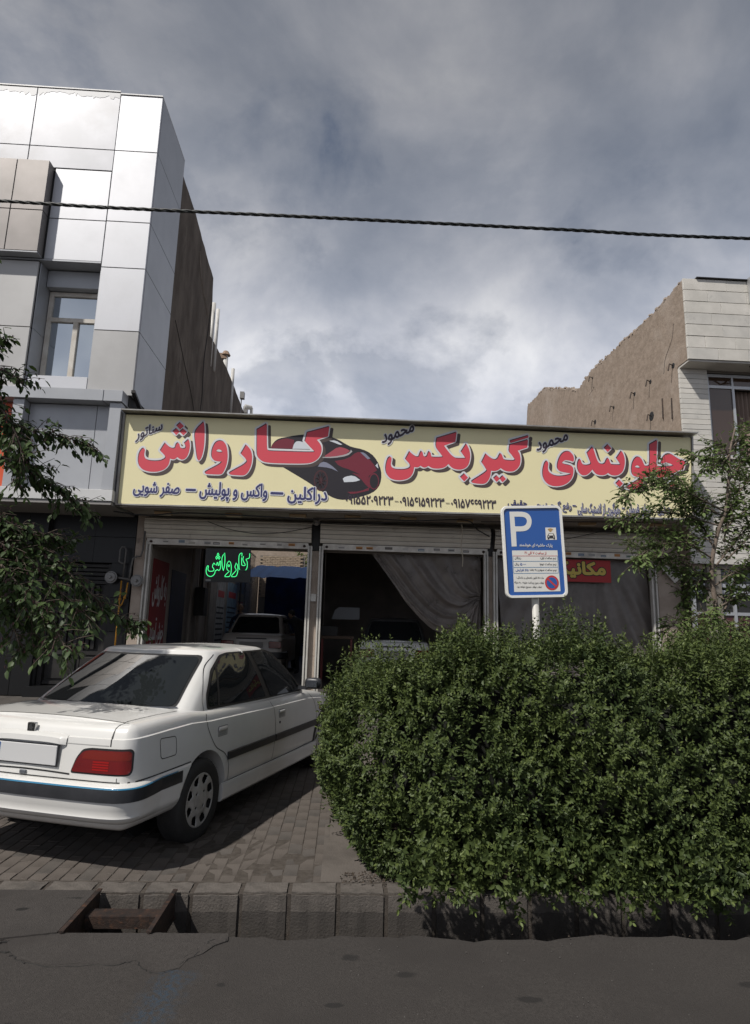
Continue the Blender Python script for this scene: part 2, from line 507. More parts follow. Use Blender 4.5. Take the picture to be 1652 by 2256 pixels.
SIGN_LETTERS=[[[(-3.688, 4.692), (-3.667, 4.676), (-3.662, 4.65), (-3.67, 4.583), (-3.657, 4.528), (-3.621, 4.484), (-3.555, 4.465), (-3.459, 4.461), (-3.364, 4.473), (-3.302, 4.505), (-3.283, 4.535), (-3.3, 4.572), (-3.344, 4.613), (-3.389, 4.655), (-3.354, 4.731), (-3.314, 4.804), (-3.277, 4.768), (-3.225, 4.723), (-3.167, 4.704), (-3.132, 4.719), (-3.124, 4.766), (-3.111, 4.804), (-3.084, 4.817), (-3.061, 4.794), (-3.049, 4.743), (-3.023, 4.715), (-2.982, 4.708), (-2.947, 4.722), (-2.941, 4.756), (-2.96, 4.789), (-2.974, 4.814), (-2.904, 4.89), (-2.881, 4.827), (-2.871, 4.734), (-2.886, 4.623), (-2.92, 4.545), (-2.973, 4.505), (-3.03, 4.516), (-3.08, 4.552), (-3.111, 4.517), (-3.15, 4.504), (-3.208, 4.521), (-3.212, 4.433), (-3.242, 4.365), (-3.294, 4.312), (-3.378, 4.276), (-3.457, 4.263), (-3.553, 4.265), (-3.642, 4.286), (-3.71, 4.329), (-3.748, 4.395), (-3.764, 4.478), (-3.761, 4.571), (-3.739, 4.639), (-3.711, 4.682)]], [[(-3.079, 5.199), (-3.01, 5.136), (-3.072, 5.068), (-3.14, 5.134)]], [[(-3.136, 5.085), (-3.077, 5.028), (-3.132, 4.961), (-3.195, 5.023)]], [[(-3.014, 5.084), (-2.947, 5.027), (-3.004, 4.96), (-3.072, 5.022)]], [[(-2.662, 5.23), (-2.639, 5.145), (-2.622, 4.914), (-2.621, 4.744), (-2.642, 4.59), (-2.669, 4.522), (-2.693, 4.5), (-2.717, 4.52), (-2.74, 4.612), (-2.781, 4.822), (-2.817, 5.052)]], [[(-2.346, 4.89), (-2.28, 4.877), (-2.236, 4.828), (-2.206, 4.744), (-2.186, 4.626), (-2.188, 4.49), (-2.213, 4.38), (-2.248, 4.294), (-2.278, 4.264), (-2.342, 4.257), (-2.551, 4.258), (-2.566, 4.278), (-2.558, 4.303), (-2.415, 4.389), (-2.315, 4.451), (-2.278, 4.499), (-2.359, 4.5), (-2.425, 4.515), (-2.46, 4.555), (-2.477, 4.622), (-2.472, 4.716), (-2.446, 4.802), (-2.409, 4.863)], [(-2.399, 4.695), (-2.379, 4.724), (-2.343, 4.727), (-2.309, 4.712), (-2.282, 4.673), (-2.33, 4.666), (-2.371, 4.673)]], [[(-1.87, 4.826), (-1.818, 4.785), (-1.778, 4.727), (-1.752, 4.643), (-1.747, 4.558), (-1.756, 4.448), (-1.798, 4.329), (-1.858, 4.261), (-1.938, 4.256), (-2.116, 4.262), (-2.134, 4.278), (-2.131, 4.303), (-2.011, 4.379), (-1.894, 4.451), (-1.841, 4.504), (-1.834, 4.53), (-1.87, 4.579), (-1.913, 4.62), (-1.952, 4.656)]], [[(-1.521, 5.243), (-1.494, 4.774), (-1.469, 4.735), (-1.385, 4.731), (-0.642, 4.737), (-0.628, 4.753), (-0.716, 4.838), (-0.813, 4.938), (-0.777, 5.109), (-0.378, 5.239), (-0.398, 5.052), (-0.599, 4.979), (-0.518, 4.886), (-0.499, 4.791), (-0.518, 4.694), (-0.568, 4.612), (-0.657, 4.548), (-0.778, 4.52), (-1.159, 4.509), (-1.494, 4.509), (-1.603, 4.555), (-1.661, 4.632), (-1.672, 4.743), (-1.691, 5.126)]], [[(0.755, 4.708), (0.776, 4.694), (0.777, 4.641), (0.763, 4.572), (0.783, 4.515), (0.835, 4.479), (0.939, 4.473), (1.042, 4.482), (1.108, 4.508), (1.128, 4.538), (1.116, 4.586), (1.068, 4.633), (1.034, 4.675), (1.108, 4.825), (1.16, 4.773), (1.237, 4.723), (1.279, 4.734), (1.302, 4.808), (1.325, 4.839), (1.349, 4.82), (1.36, 4.752), (1.398, 4.729), (1.431, 4.745), (1.449, 4.814), (1.473, 4.84), (1.497, 4.816), (1.507, 4.748), (1.531, 4.729), (1.711, 4.737), (1.725, 4.747), (1.682, 4.804), (1.581, 4.932), (1.611, 5.101), (1.975, 5.229), (1.953, 5.046), (1.743, 4.964), (1.796, 4.887), (1.882, 4.783), (1.949, 4.732), (1.997, 4.727), (2.145, 4.733), (2.138, 4.749), (2.06, 4.857), (2.159, 5.013), (2.2, 4.936), (2.229, 4.839), (2.228, 4.741), (2.204, 4.632), (2.157, 4.562), (2.071, 4.52), (1.976, 4.516), (1.883, 4.549), (1.824, 4.619), (1.778, 4.564), (1.712, 4.532), (1.618, 4.519), (1.523, 4.525), (1.456, 4.566), (1.4, 4.53), (1.362, 4.533), (1.31, 4.565), (1.277, 4.535), (1.24, 4.528), (1.194, 4.536), (1.184, 4.444), (1.138, 4.355), (1.073, 4.305), (0.961, 4.276), (0.849, 4.277), (0.754, 4.307), (0.697, 4.377), (0.674, 4.463), (0.679, 4.559), (0.7, 4.648), (0.727, 4.697)]], [[(2.123, 4.444), (2.187, 4.374), (2.116, 4.299), (2.049, 4.372)]], [[(2.522, 4.836), (2.587, 4.775), (2.682, 4.724), (2.74, 4.751), (2.77, 4.821), (2.794, 4.857), (2.823, 4.833), (2.841, 4.765), (2.874, 4.727), (3.047, 4.726), (3.068, 4.745), (3.01, 4.831), (2.948, 4.897), (2.972, 5.027), (3.315, 5.14), (3.3, 4.991), (3.116, 4.924), (3.155, 4.866), (3.172, 4.759), (3.156, 4.65), (3.102, 4.57), (3.034, 4.523), (2.938, 4.515), (2.862, 4.531), (2.794, 4.577), (2.738, 4.531), (2.68, 4.516), (2.613, 4.521), (2.603, 4.424), (2.564, 4.335), (2.507, 4.27), (2.393, 4.263), (2.27, 4.276), (2.253, 4.294), (2.265, 4.319), (2.413, 4.416), (2.527, 4.499), (2.539, 4.523), (2.499, 4.595), (2.443, 4.671)]], [[(2.983, 5.107), (3.326, 5.223), (3.321, 5.182), (2.983, 5.064)]], [[(2.722, 4.433), (2.776, 4.377), (2.716, 4.312), (2.662, 4.376)]], [[(2.834, 4.433), (2.89, 4.375), (2.826, 4.311), (2.776, 4.374)]], [[(3.659, 4.746), (3.685, 4.728), (3.688, 4.684), (3.675, 4.605), (3.692, 4.547), (3.739, 4.499), (3.815, 4.468), (3.902, 4.462), (4.018, 4.481), (4.106, 4.509), (4.097, 4.528), (3.981, 4.543), (3.895, 4.559), (3.858, 4.602), (3.855, 4.671), (3.877, 4.76), (3.923, 4.861), (3.984, 4.927), (4.052, 4.95), (4.12, 4.933), (4.166, 4.87), (4.178, 4.792), (4.158, 4.751), (4.105, 4.769), (4.028, 4.781), (3.974, 4.759), (3.943, 4.723), (3.986, 4.695), (4.073, 4.684), (4.14, 4.662), (4.162, 4.604), (4.149, 4.506), (4.112, 4.416), (4.033, 4.335), (3.935, 4.288), (3.819, 4.269), (3.714, 4.284), (3.639, 4.33), (3.593, 4.406), (3.576, 4.503), (3.588, 4.601), (3.619, 4.71)]], [[(4.286, 4.806), (4.304, 4.787), (4.317, 4.733), (4.354, 4.695), (4.413, 4.691), (4.481, 4.71), (4.497, 4.735), (4.466, 4.813), (4.426, 4.93), (4.536, 5.052), (4.556, 5.005), (4.594, 4.858), (4.638, 4.746), (4.696, 4.721), (4.755, 4.736), (4.788, 4.816), (4.818, 4.847), (4.842, 4.828), (4.854, 4.769), (4.881, 4.726), (5.037, 4.722), (5.052, 4.737), (5.021, 4.791), (4.982, 4.849), (5.083, 4.997), (5.119, 4.938), (5.143, 4.84), (5.133, 4.721), (5.098, 4.611), (5.026, 4.539), (4.938, 4.514), (4.851, 4.528), (4.808, 4.565), (4.765, 4.529), (4.697, 4.512), (4.6, 4.523), (4.553, 4.56), (4.519, 4.623), (4.466, 4.557), (4.406, 4.506), (4.337, 4.495), (4.28, 4.52), (4.244, 4.588), (4.232, 4.666), (4.245, 4.745), (4.266, 4.79)]], [[(4.832, 5.111), (4.893, 5.039), (4.819, 4.966), (4.758, 5.038)]], [[(5.019, 4.436), (5.081, 4.37), (5.013, 4.299), (4.948, 4.365)]], [[(6.027, 4.455), (6.087, 4.393), (6.014, 4.322), (5.95, 4.393)]], [[(5.401, 4.895), (5.454, 4.872), (5.489, 4.794), (5.51, 4.731), (5.543, 4.717), (5.588, 4.724), (5.614, 4.76), (5.631, 5.144), (5.782, 5.236), (5.738, 4.774), (5.76, 4.726), (5.838, 4.719), (6.036, 4.737), (6.066, 4.756), (6.0, 4.795), (5.922, 4.816), (5.851, 4.779), (5.828, 4.798), (5.857, 4.879), (5.911, 4.95), (5.982, 4.985), (6.05, 4.966), (6.145, 4.9), (6.211, 4.863), (6.307, 4.837), (6.249, 4.68), (6.159, 4.667), (6.097, 4.625), (6.024, 4.563), (5.944, 4.525), (5.825, 4.511), (5.728, 4.519), (5.657, 4.569), (5.601, 4.532), (5.551, 4.51), (5.488, 4.508), (5.467, 4.399), (5.424, 4.319), (5.382, 4.274), (5.265, 4.265), (5.159, 4.275), (5.138, 4.294), (5.161, 4.319), (5.281, 4.392), (5.392, 4.46), (5.419, 4.505), (5.336, 4.507), (5.27, 4.539), (5.255, 4.627), (5.271, 4.746), (5.314, 4.837), (5.356, 4.883)], [(5.322, 4.704), (5.358, 4.732), (5.397, 4.726), (5.429, 4.681), (5.384, 4.673), (5.345, 4.682)]]]
SIGN_CAR=[('black', [[(-1.41, 4.769), (-1.398, 4.834), (-1.334, 4.924), (-1.26, 4.968), (-1.123, 4.997), (-1.002, 5.03), (-0.818, 5.059), (-0.572, 5.069), (-0.339, 5.038), (-0.182, 4.98), (-0.055, 4.905), (0.055, 4.853), (0.257, 4.821), (0.414, 4.748), (0.526, 4.624), (0.608, 4.436), (0.612, 4.262), (0.569, 4.119), (0.449, 4.004), (0.237, 3.926), (-0.035, 3.857), (-0.218, 3.879), (-0.373, 3.958), (-0.529, 4.046), (-0.685, 4.15), (-0.904, 4.275), (-1.154, 4.415), (-1.311, 4.503)]]), ('maroon', [[(0.0, 4.635), (0.15, 4.769), (0.259, 4.757), (0.45, 4.573), (0.53, 4.433), (0.409, 4.349), (0.35, 4.284), (0.069, 4.415), (-0.164, 4.485), (-0.244, 4.577)]]), ('maroon', [[(-1.405, 4.817), (-1.318, 4.917), (-1.153, 4.975), (-0.998, 4.946), (-1.005, 4.778), (-1.405, 4.77)]]), ('maroon', [[(0.071, 4.368), (0.379, 4.316), (0.416, 4.097), (0.354, 4.126), (0.227, 4.279)]]), ('maroon', [[(0.006, 4.011), (0.234, 4.028), (0.4, 4.112), (0.387, 4.049), (0.084, 3.967)]]), ('rose', [[(-0.462, 4.648), (-0.342, 4.733), (-0.193, 4.851), (-0.053, 4.825), (0.026, 4.78), (-0.064, 4.696), (-0.277, 4.648)]]), ('pale', [[(-0.366, 4.957), (-0.243, 4.97), (-0.117, 4.894), (-0.163, 4.885), (-0.273, 4.928)]]), ('pale', [[(-1.02, 4.777), (-0.995, 4.882), (-0.936, 4.933), (-0.811, 4.906), (-0.652, 4.784)]]), ('pale', [[(-0.087, 4.251), (-0.05, 4.292), (0.103, 4.325), (0.228, 4.24), (0.137, 4.205), (-0.061, 4.189)]]), ('greyblue', [[(-0.503, 4.535), (-0.428, 4.562), (-0.302, 4.496), (-0.175, 4.382), (-0.331, 4.447), (-0.546, 4.462)]]), ('greyblue', [[(0.212, 4.763), (0.29, 4.759), (0.401, 4.651), (0.355, 4.633)]]), ('pale', [[(0.497, 4.519), (0.535, 4.568), (0.553, 4.466), (0.521, 4.496)]]), ('trim', [[(-0.469, 4.645), (-0.278, 4.656), (-0.064, 4.704), (0.027, 4.756), (0.041, 4.805), (0.07, 4.766), (-0.017, 4.682), (-0.269, 4.631), (-0.469, 4.629)]]), ('darkred', [[(-0.352, 4.21), (-0.356, 4.149), (-0.373, 4.094), (-0.399, 4.049), (-0.434, 4.02), (-0.474, 4.009), (-0.514, 4.017), (-0.551, 4.044), (-0.582, 4.086), (-0.602, 4.14), (-0.611, 4.2), (-0.608, 4.261), (-0.592, 4.316), (-0.565, 4.361), (-0.53, 4.39), (-0.49, 4.401), (-0.45, 4.393), (-0.412, 4.367), (-0.382, 4.324), (-0.361, 4.27)]]), ('black', [[(-0.375, 4.209), (-0.378, 4.156), (-0.392, 4.109), (-0.414, 4.07), (-0.442, 4.045), (-0.475, 4.036), (-0.508, 4.043), (-0.539, 4.066), (-0.564, 4.102), (-0.581, 4.149), (-0.588, 4.201), (-0.585, 4.253), (-0.572, 4.301), (-0.55, 4.34), (-0.522, 4.365), (-0.489, 4.374), (-0.456, 4.367), (-0.425, 4.344), (-0.4, 4.308), (-0.383, 4.261)]]), ('darkred', [[(-0.481, 4.183), (-0.379, 4.22), (-0.378, 4.197), (-0.482, 4.214)]]), ('darkred', [[(-0.495, 4.187), (-0.394, 4.11), (-0.403, 4.092), (-0.476, 4.212)]]), ('darkred', [[(-0.503, 4.2), (-0.45, 4.045), (-0.464, 4.04), (-0.473, 4.207)]]), ('darkred', [[(-0.501, 4.215), (-0.521, 4.054), (-0.534, 4.065), (-0.474, 4.2)]]), ('darkred', [[(-0.49, 4.225), (-0.573, 4.134), (-0.579, 4.155), (-0.478, 4.196)]]), ('darkred', [[(-0.475, 4.226), (-0.583, 4.247), (-0.579, 4.269), (-0.485, 4.196)]]), ('darkred', [[(-0.464, 4.216), (-0.546, 4.341), (-0.534, 4.353), (-0.49, 4.2)]]), ('darkred', [[(-0.461, 4.202), (-0.478, 4.371), (-0.463, 4.367), (-0.491, 4.206)]]), ('darkred', [[(-0.467, 4.188), (-0.412, 4.323), (-0.402, 4.306), (-0.488, 4.212)]]), ('maroon', [[(0.572, 4.229), (0.569, 4.181), (0.556, 4.138), (0.536, 4.103), (0.51, 4.08), (0.481, 4.071), (0.452, 4.078), (0.425, 4.099), (0.403, 4.132), (0.388, 4.174), (0.382, 4.222), (0.385, 4.27), (0.398, 4.313), (0.418, 4.348), (0.444, 4.371), (0.473, 4.38), (0.503, 4.374), (0.53, 4.353), (0.552, 4.319), (0.567, 4.277)]]), ('black', [[(0.557, 4.225), (0.554, 4.184), (0.544, 4.146), (0.528, 4.116), (0.507, 4.096), (0.484, 4.089), (0.46, 4.094), (0.438, 4.112), (0.42, 4.141), (0.408, 4.178), (0.404, 4.219), (0.406, 4.261), (0.416, 4.299), (0.432, 4.329), (0.453, 4.349), (0.477, 4.356), (0.501, 4.351), (0.523, 4.333), (0.541, 4.303), (0.552, 4.266)]])]
NEON=[(0, 0, [(-2.607, 2.702), (-2.627, 2.67), (-2.634, 2.612), (-2.625, 2.555), (-2.596, 2.512), (-2.545, 2.494), (-2.496, 2.515), (-2.468, 2.56), (-2.459, 2.611), (-2.44, 2.612), (-2.426, 2.634), (-2.403, 2.613), (-2.379, 2.626), (-2.366, 2.677), (-2.368, 2.741), (-2.378, 2.798), (-2.395, 2.772), (-2.395, 2.721), (-2.413, 2.711), (-2.422, 2.752), (-2.436, 2.765), (-2.447, 2.707)]), (0, 0, [(-2.47, 2.719), (-2.498, 2.753), (-2.521, 2.686), (-2.489, 2.636), (-2.496, 2.604), (-2.54, 2.593), (-2.578, 2.598), (-2.602, 2.632), (-2.597, 2.683), (-2.607, 2.702)]), (1, 0, [(-2.433, 2.947), (-2.412, 2.916), (-2.429, 2.89), (-2.45, 2.915)]), (1, 0, [(-2.454, 2.892), (-2.433, 2.857), (-2.453, 2.825), (-2.471, 2.856)]), (1, 0, [(-2.407, 2.89), (-2.386, 2.862), (-2.405, 2.826), (-2.426, 2.858)]), (1, 0, [(-2.307, 2.954), (-2.293, 2.846), (-2.292, 2.693), (-2.311, 2.612), (-2.328, 2.666), (-2.348, 2.767), (-2.355, 2.876)]), (1, 0, [(-2.214, 2.8), (-2.184, 2.779), (-2.164, 2.709), (-2.159, 2.595), (-2.173, 2.524), (-2.193, 2.498), (-2.272, 2.499), (-2.274, 2.521), (-2.195, 2.606), (-2.234, 2.624), (-2.249, 2.662), (-2.253, 2.719), (-2.24, 2.771)]), (1, 0, [(-2.195, 2.71), (-2.2, 2.697), (-2.212, 2.692), (-2.225, 2.697), (-2.231, 2.709), (-2.226, 2.722), (-2.214, 2.727), (-2.201, 2.723)]), (1, 0, [(-2.076, 2.769), (-2.044, 2.719), (-2.034, 2.656), (-2.038, 2.573), (-2.062, 2.502), (-2.147, 2.503), (-2.148, 2.525), (-2.087, 2.597), (-2.061, 2.633), (-2.085, 2.667), (-2.099, 2.692)]), (0, 0, [(-1.977, 2.897), (-1.981, 2.962), (-2.031, 2.905), (-2.016, 2.675), (-1.998, 2.644)]), (0, 0, [(-1.979, 2.875), (-1.971, 2.753), (-1.956, 2.725), (-1.9, 2.73), (-1.942, 2.805), (-1.954, 2.844), (-1.945, 2.902)]), (0, 0, [(-1.832, 2.96), (-1.833, 2.873), (-1.894, 2.842), (-1.869, 2.795), (-1.862, 2.693), (-1.887, 2.635)]), (0, 1, [(-1.945, 2.902), (-1.832, 2.96)]), (0, 1, [(-1.998, 2.644), (-1.943, 2.617), (-1.887, 2.635)])]
LEFT_BRANCHES=[[(-3.31, 5.0, 3.3), (-3.11, 5.05, 3.23), (-2.69, 5.1, 3.18), (-2.45, 5.15, 3.15), (-2.2, 5.2, 3.1)], [(-3.21, 5.0, 3.07), (-2.86, 5.06, 2.93), (-2.66, 5.12, 2.86), (-2.49, 5.18, 2.74), (-2.35, 5.24, 2.62), (-2.22, 5.3, 2.54)], [(-3.22, 5.0, 2.69), (-2.96, 5.08, 2.49), (-2.68, 5.17, 2.27), (-2.45, 5.25, 2.12), (-2.24, 5.33, 1.95), (-2.03, 5.42, 1.75), (-1.77, 5.5, 1.56)], [(-3.02, 5.0, 2.26), (-2.67, 4.92, 2.04), (-2.4, 4.85, 1.8), (-2.17, 4.78, 1.61), (-1.98, 4.7, 1.38)], [(-3.13, 5.0, 2.55), (-2.77, 5.05, 2.31), (-2.65, 5.1, 2.03), (-2.53, 5.15, 1.71), (-2.46, 5.2, 1.49)], [(-3.41, 5.0, 3.98), (-3.11, 5.0, 3.91), (-2.9, 5.0, 3.9)], [(-3.38, 5.0, 3.73), (-3.07, 5.05, 3.71), (-2.78, 5.1, 3.62)], [(-2.97, 5.0, 2.44), (-2.71, 5.13, 2.36), (-2.48, 5.27, 2.31), (-2.38, 5.4, 2.28)], [(-2.91, 5.0, 2.01), (-2.7, 5.03, 1.84), (-2.58, 5.07, 1.56), (-2.5, 5.1, 1.35)], [(-3.19, 5.0, 3.46), (-2.84, 4.93, 3.3), (-2.58, 4.87, 2.91), (-2.55, 4.8, 2.67)], [(-2.88, 5.0, 2.26), (-2.53, 5.07, 2.03), (-2.25, 5.13, 1.82), (-2.08, 5.2, 1.65)]]
RIGHT_BRANCHES=[[(4.0, 6.2, 2.91), (3.47, 6.1, 3.11), (3.03, 6.0, 3.14), (2.76, 5.9, 2.95)], [(3.94, 6.2, 2.76), (3.44, 6.27, 2.9), (3.08, 6.33, 2.87), (2.89, 6.4, 2.8)], [(3.85, 6.2, 2.61), (3.47, 6.35, 2.67), (3.26, 6.5, 2.76)], [(3.81, 6.2, 2.42), (3.45, 6.13, 2.57), (3.07, 6.07, 2.47), (2.89, 6.0, 2.32)], [(3.82, 6.2, 2.14), (3.43, 6.3, 2.42), (3.23, 6.4, 2.35)], [(4.06, 6.2, 3.35), (3.88, 6.25, 3.51), (3.66, 6.3, 3.56)], [(4.09, 6.2, 3.55), (3.91, 6.15, 3.38), (3.72, 6.1, 3.34)], [(4.05, 6.2, 3.25), (4.32, 6.3, 3.54), (4.5, 6.4, 3.73)], [(4.0, 6.2, 2.91), (4.22, 6.2, 3.21), (4.44, 6.2, 3.37)], [(3.83, 6.2, 2.33), (4.25, 6.3, 2.74), (4.59, 6.4, 2.96)], [(3.93, 6.2, 2.71), (4.15, 6.05, 2.93), (4.28, 5.9, 2.95)], [(3.82, 6.2, 1.91), (3.49, 6.3, 1.76), (3.29, 6.4, 1.64)], [(3.82, 6.2, 1.91), (4.15, 6.25, 2.06), (4.49, 6.3, 2.12)], [(3.85, 6.2, 1.7), (4.02, 6.1, 1.69), (4.24, 6.0, 1.74)], [(3.8, 6.2, 2.23), (3.64, 6.35, 2.14), (3.61, 6.5, 1.96)], [(3.82, 6.2, 2.14), (4.01, 6.15, 2.28), (4.27, 6.1, 2.38)], [(3.99, 6.2, 2.86), (3.77, 6.3, 3.01), (3.6, 6.4, 3.33), (3.4, 6.5, 3.4)], [(3.85, 6.2, 1.73), (3.51, 6.1, 1.63), (3.21, 6.0, 1.54)], [(4.08, 6.2, 3.5), (4.04, 6.25, 3.67), (3.92, 6.3, 3.63)], [(4.08, 6.2, 3.6), (4.3, 6.25, 3.78), (4.4, 6.3, 3.91)], [(3.84, 6.2, 2.52), (3.81, 6.4, 2.84), (3.64, 6.6, 3.12)], [(3.83, 6.2, 2.0), (3.62, 6.05, 1.72), (3.34, 5.9, 1.54)], [(3.84, 6.2, 1.86), (3.89, 6.05, 1.64), (3.91, 5.9, 1.43)]]
RIGHT_TRUNK=[(4.03, 6.2, 0.25), (3.97, 6.2, 1.1), (3.88, 6.2, 1.57), (3.83, 6.2, 1.74), (3.79, 6.2, 2.19), (3.81, 6.2, 2.42), (3.9, 6.2, 2.72), (3.99, 6.2, 2.93), (4.06, 6.2, 3.32), (4.09, 6.2, 3.57), (4.17, 6.2, 3.84)]

# ------------------------------------------------------------------ ground, road, ditch, kerb, pavement
M_ASPH = mat('asphalt', (.040, .036, .0335), .9, col2=(.062, .056, .052), nscale=95, contrast=(.34, .70), bump=.8, bscale=190, col3=(.044, .0395, .037), n3scale=1.6, c3=(.45, .62), spec=.2)
M_PATCH = mat('road_patch', (.043, .0385, .036), .9, col2=(.064, .058, .054), nscale=90, contrast=(.34, .70), bump=.8, bscale=150, col3=(.044, .0395, .037), n3scale=2, c3=(.5, .65), spec=.2)
M_CEM = mat('old_cement', (.072, .065, .059), .9, col2=(.055, .049, .045), nscale=5, bump=.5, bscale=90, col3=(.033, .030, .029), n3scale=2.2, c3=(.55, .68), spec=.25)
M_KERB = mat('kerb_concrete', (.115, .102, .092), .9, col2=(.086, .077, .069), nscale=9, bump=.7, bscale=70, col3=(.055, .051, .048), n3scale=3, c3=(.56, .7), spec=.2)
M_KERBC = mat('cement_border_mix', (.125, .110, .098), .9, col2=(.098, .086, .077), nscale=2.2, bump=.6, bscale=60, col3=(.075, .066, .059), n3scale=1.3, c3=(.5, .66), spec=.2)
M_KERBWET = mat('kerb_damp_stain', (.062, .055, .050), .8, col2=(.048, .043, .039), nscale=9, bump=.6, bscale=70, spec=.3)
M_PAVER = mat('paver_concrete', (.112, .097, .086), .9, col2=(.088, .076, .067), nscale=3.5, bump=.6, bscale=110, col3=(.066, .057, .050), n3scale=1.1, c3=(.55, .72), spec=.2)
M_PAVER2 = mat('paver_concrete_grey', (.100, .089, .081), .9, col2=(.078, .070, .063), nscale=4, bump=.6, bscale=110, col3=(.05, .046, .043), n3scale=1.4, c3=(.55, .72), spec=.2)
M_SOIL = mat('joint_sand', (.085, .074, .064), .95, col2=(.055, .047, .041), nscale=20, bump=.6, bscale=150, spec=.1)
M_EARTH = mat('garden_soil', (.06, .048, .038), .95, col2=(.035, .028, .022), nscale=12, bump=.9, bscale=60, spec=.1)
M_DARK = mat('ditch_mud', (.018, .016, .014), .8, col2=(.03, .027, .024), nscale=14, bump=.6, bscale=60)
M_RUST = mat('rusty_steel', (.052, .032, .024), .62, metal=.35, col2=(.022, .018, .017), nscale=16, bump=.4, bscale=120, col3=(.10, .05, .03), n3scale=30, c3=(.55, .7))

YK0, YK1, YR = 4.20, 4.37, 3.66      # kerb front, kerb back, road edge
mb = MB(); mb.quad((-300, -300, -.62), (300, -300, -.62), (300, 300, -.62), (-300, 300, -.62))
mb.build('ground', mat('far_ground', (.07, .065, .058), .95, col2=(.05, .046, .042), nscale=.3), kind='structure')


def sheet(name, m, xs, ys, zf, kind='structure', parent=None, thick=.45):
    V_ = []; F_ = []
    for y in ys:
        for x in xs: V_.append((x, y, zf(x, y)))
    nx = len(xs)
    for j in range(len(ys) - 1):
        for i in range(nx - 1): F_.append((j * nx + i, j * nx + i + 1, (j + 1) * nx + i + 1, (j + 1) * nx + i))
    mb = MB().add(V_, F_)
    # skirt so that it has an edge where it meets the ditch
    for ys_, in ((ys[0],), (ys[-1],)):
        for i in range(nx - 1):
            a, b = xs[i], xs[i + 1]
            mb.quad((a, ys_, zf(a, ys_)), (b, ys_, zf(b, ys_)), (b, ys_, -thick), (a, ys_, -thick))
    return mb.build(name, m, parent, smooth=False, kind=kind, fix=False)


def edge_wob(x): return .022 * math.sin(x * 5.1) + .014 * math.sin(x * 13.7 + 1) + .01 * math.sin(x * 31)


# road: edge follows the ditch a little unevenly
xs = [-60, -30, -15, -8] + [-5 + .08 * i for i in range(176)] + [12, 20, 40, 60]
V_ = []; F_ = []
ysr = [-9, -4, 0, 1.5, 2.4, 3.0, 3.4, YR]
for j, y in enumerate(ysr):
    for x in xs:
        yy = y + (edge_wob(x) if j == len(ysr) - 1 and abs(x) < 9 else 0)
        V_.append((x, yy, .006 * math.sin(x * 1.7 + y) * (abs(x) < 9) + (-.004 if j == len(ysr) - 1 else 0) + (.03 if y < -3 else 0)))
nx = len(xs)
for j in range(len(ysr) - 1):
    for i in range(nx - 1): F_.append((j * nx + i, j * nx + i + 1, (j + 1) * nx + i + 1, (j + 1) * nx + i))
j = (len(ysr) - 1) * nx
for i in range(nx - 1):
    a, b = V_[j + i], V_[j + i + 1]
    V_ += [(a[0], a[1] + .01, -.5), (b[0], b[1] + .01, -.5)]
    F_.append((j + i, j + i + 1, len(V_) - 1, len(V_) - 2))
road = MB().add(V_, F_).build('road', M_ASPH, kind='structure', fix=False, smooth=False)
# far pavement behind the camera
bx('far_pavement', M_CEM, None, -60, 60, -14, -9, -.4, .12).__setitem__('kind', 'structure')
# small stones, cracks and dark spots on the asphalt
mb = MB()
for _ in range(420):
    x = random.uniform(-3, 3.6); y = random.uniform(1.9, 3.6); s = random.uniform(.0012, .0032)
    a = random.uniform(0, 6)
    mb.disc((x, y, -.002), (0, 0, 1), s * 1.3, s * .6, s * 1.1, 5)
mb.build('grit', mat('grit', (.07, .065, .06), .9), kind='stuff')


def blob(cx, cy, rx, ry, n=22, j=.25, seed=0):
    rr = random.Random(seed)
    ph = [rr.uniform(0, 6.28) for _ in range(4)]
    return [(cx + rx * (1 + j * (.5 * math.sin(2 * t + ph[0]) + .4 * math.sin(3 * t + ph[1]) + .35 * math.sin(5 * t + ph[2]) + .3 * math.sin(9 * t + ph[3]))) * math.cos(t),
             cy + ry * (1 + j * (.5 * math.sin(2 * t + ph[1]) + .4 * math.sin(3 * t + ph[2]) + .35 * math.sin(7 * t + ph[0]))) * math.sin(t))
            for t in [2 * math.pi * k / n for k in range(n)]]


def patch(name, poly, m, z0, z1, parent=None, kind='structure'):
    return MB().prism(poly, lambda a, b: (a, b, z1), lambda a, b: (a, b, z0)).build(name, m, parent, kind=kind)


# cement collar in front of the inlet and cement apron over the ditch on the left
collar = [(-1.9, 3.675), (-1.66, 3.60), (-1.60, 3.50), (-1.52, 3.42), (-1.35, 3.36), (-1.2, 3.38), (-1.05, 3.37), (-.95, 3.40), (-.88, 3.33), (-.80, 3.30), (-.72, 3.34), (-.70, 3.42),
          (-.64, 3.47), (-.60, 3.55), (-.54, 3.60), (-.55, 3.675)]
patch('cement_patch', collar, M_PATCH, -.05, .007)
apron = [(-9, 4.19), (-9, 3.55), (-4, 3.56), (-3, 3.50), (-2.4, 3.53), (-1.9, 3.56), (-1.7, 3.60), (-1.44, 3.668), (-1.44, 4.19)]
patch('cement_apron', apron, M_PATCH, -.5, .014)


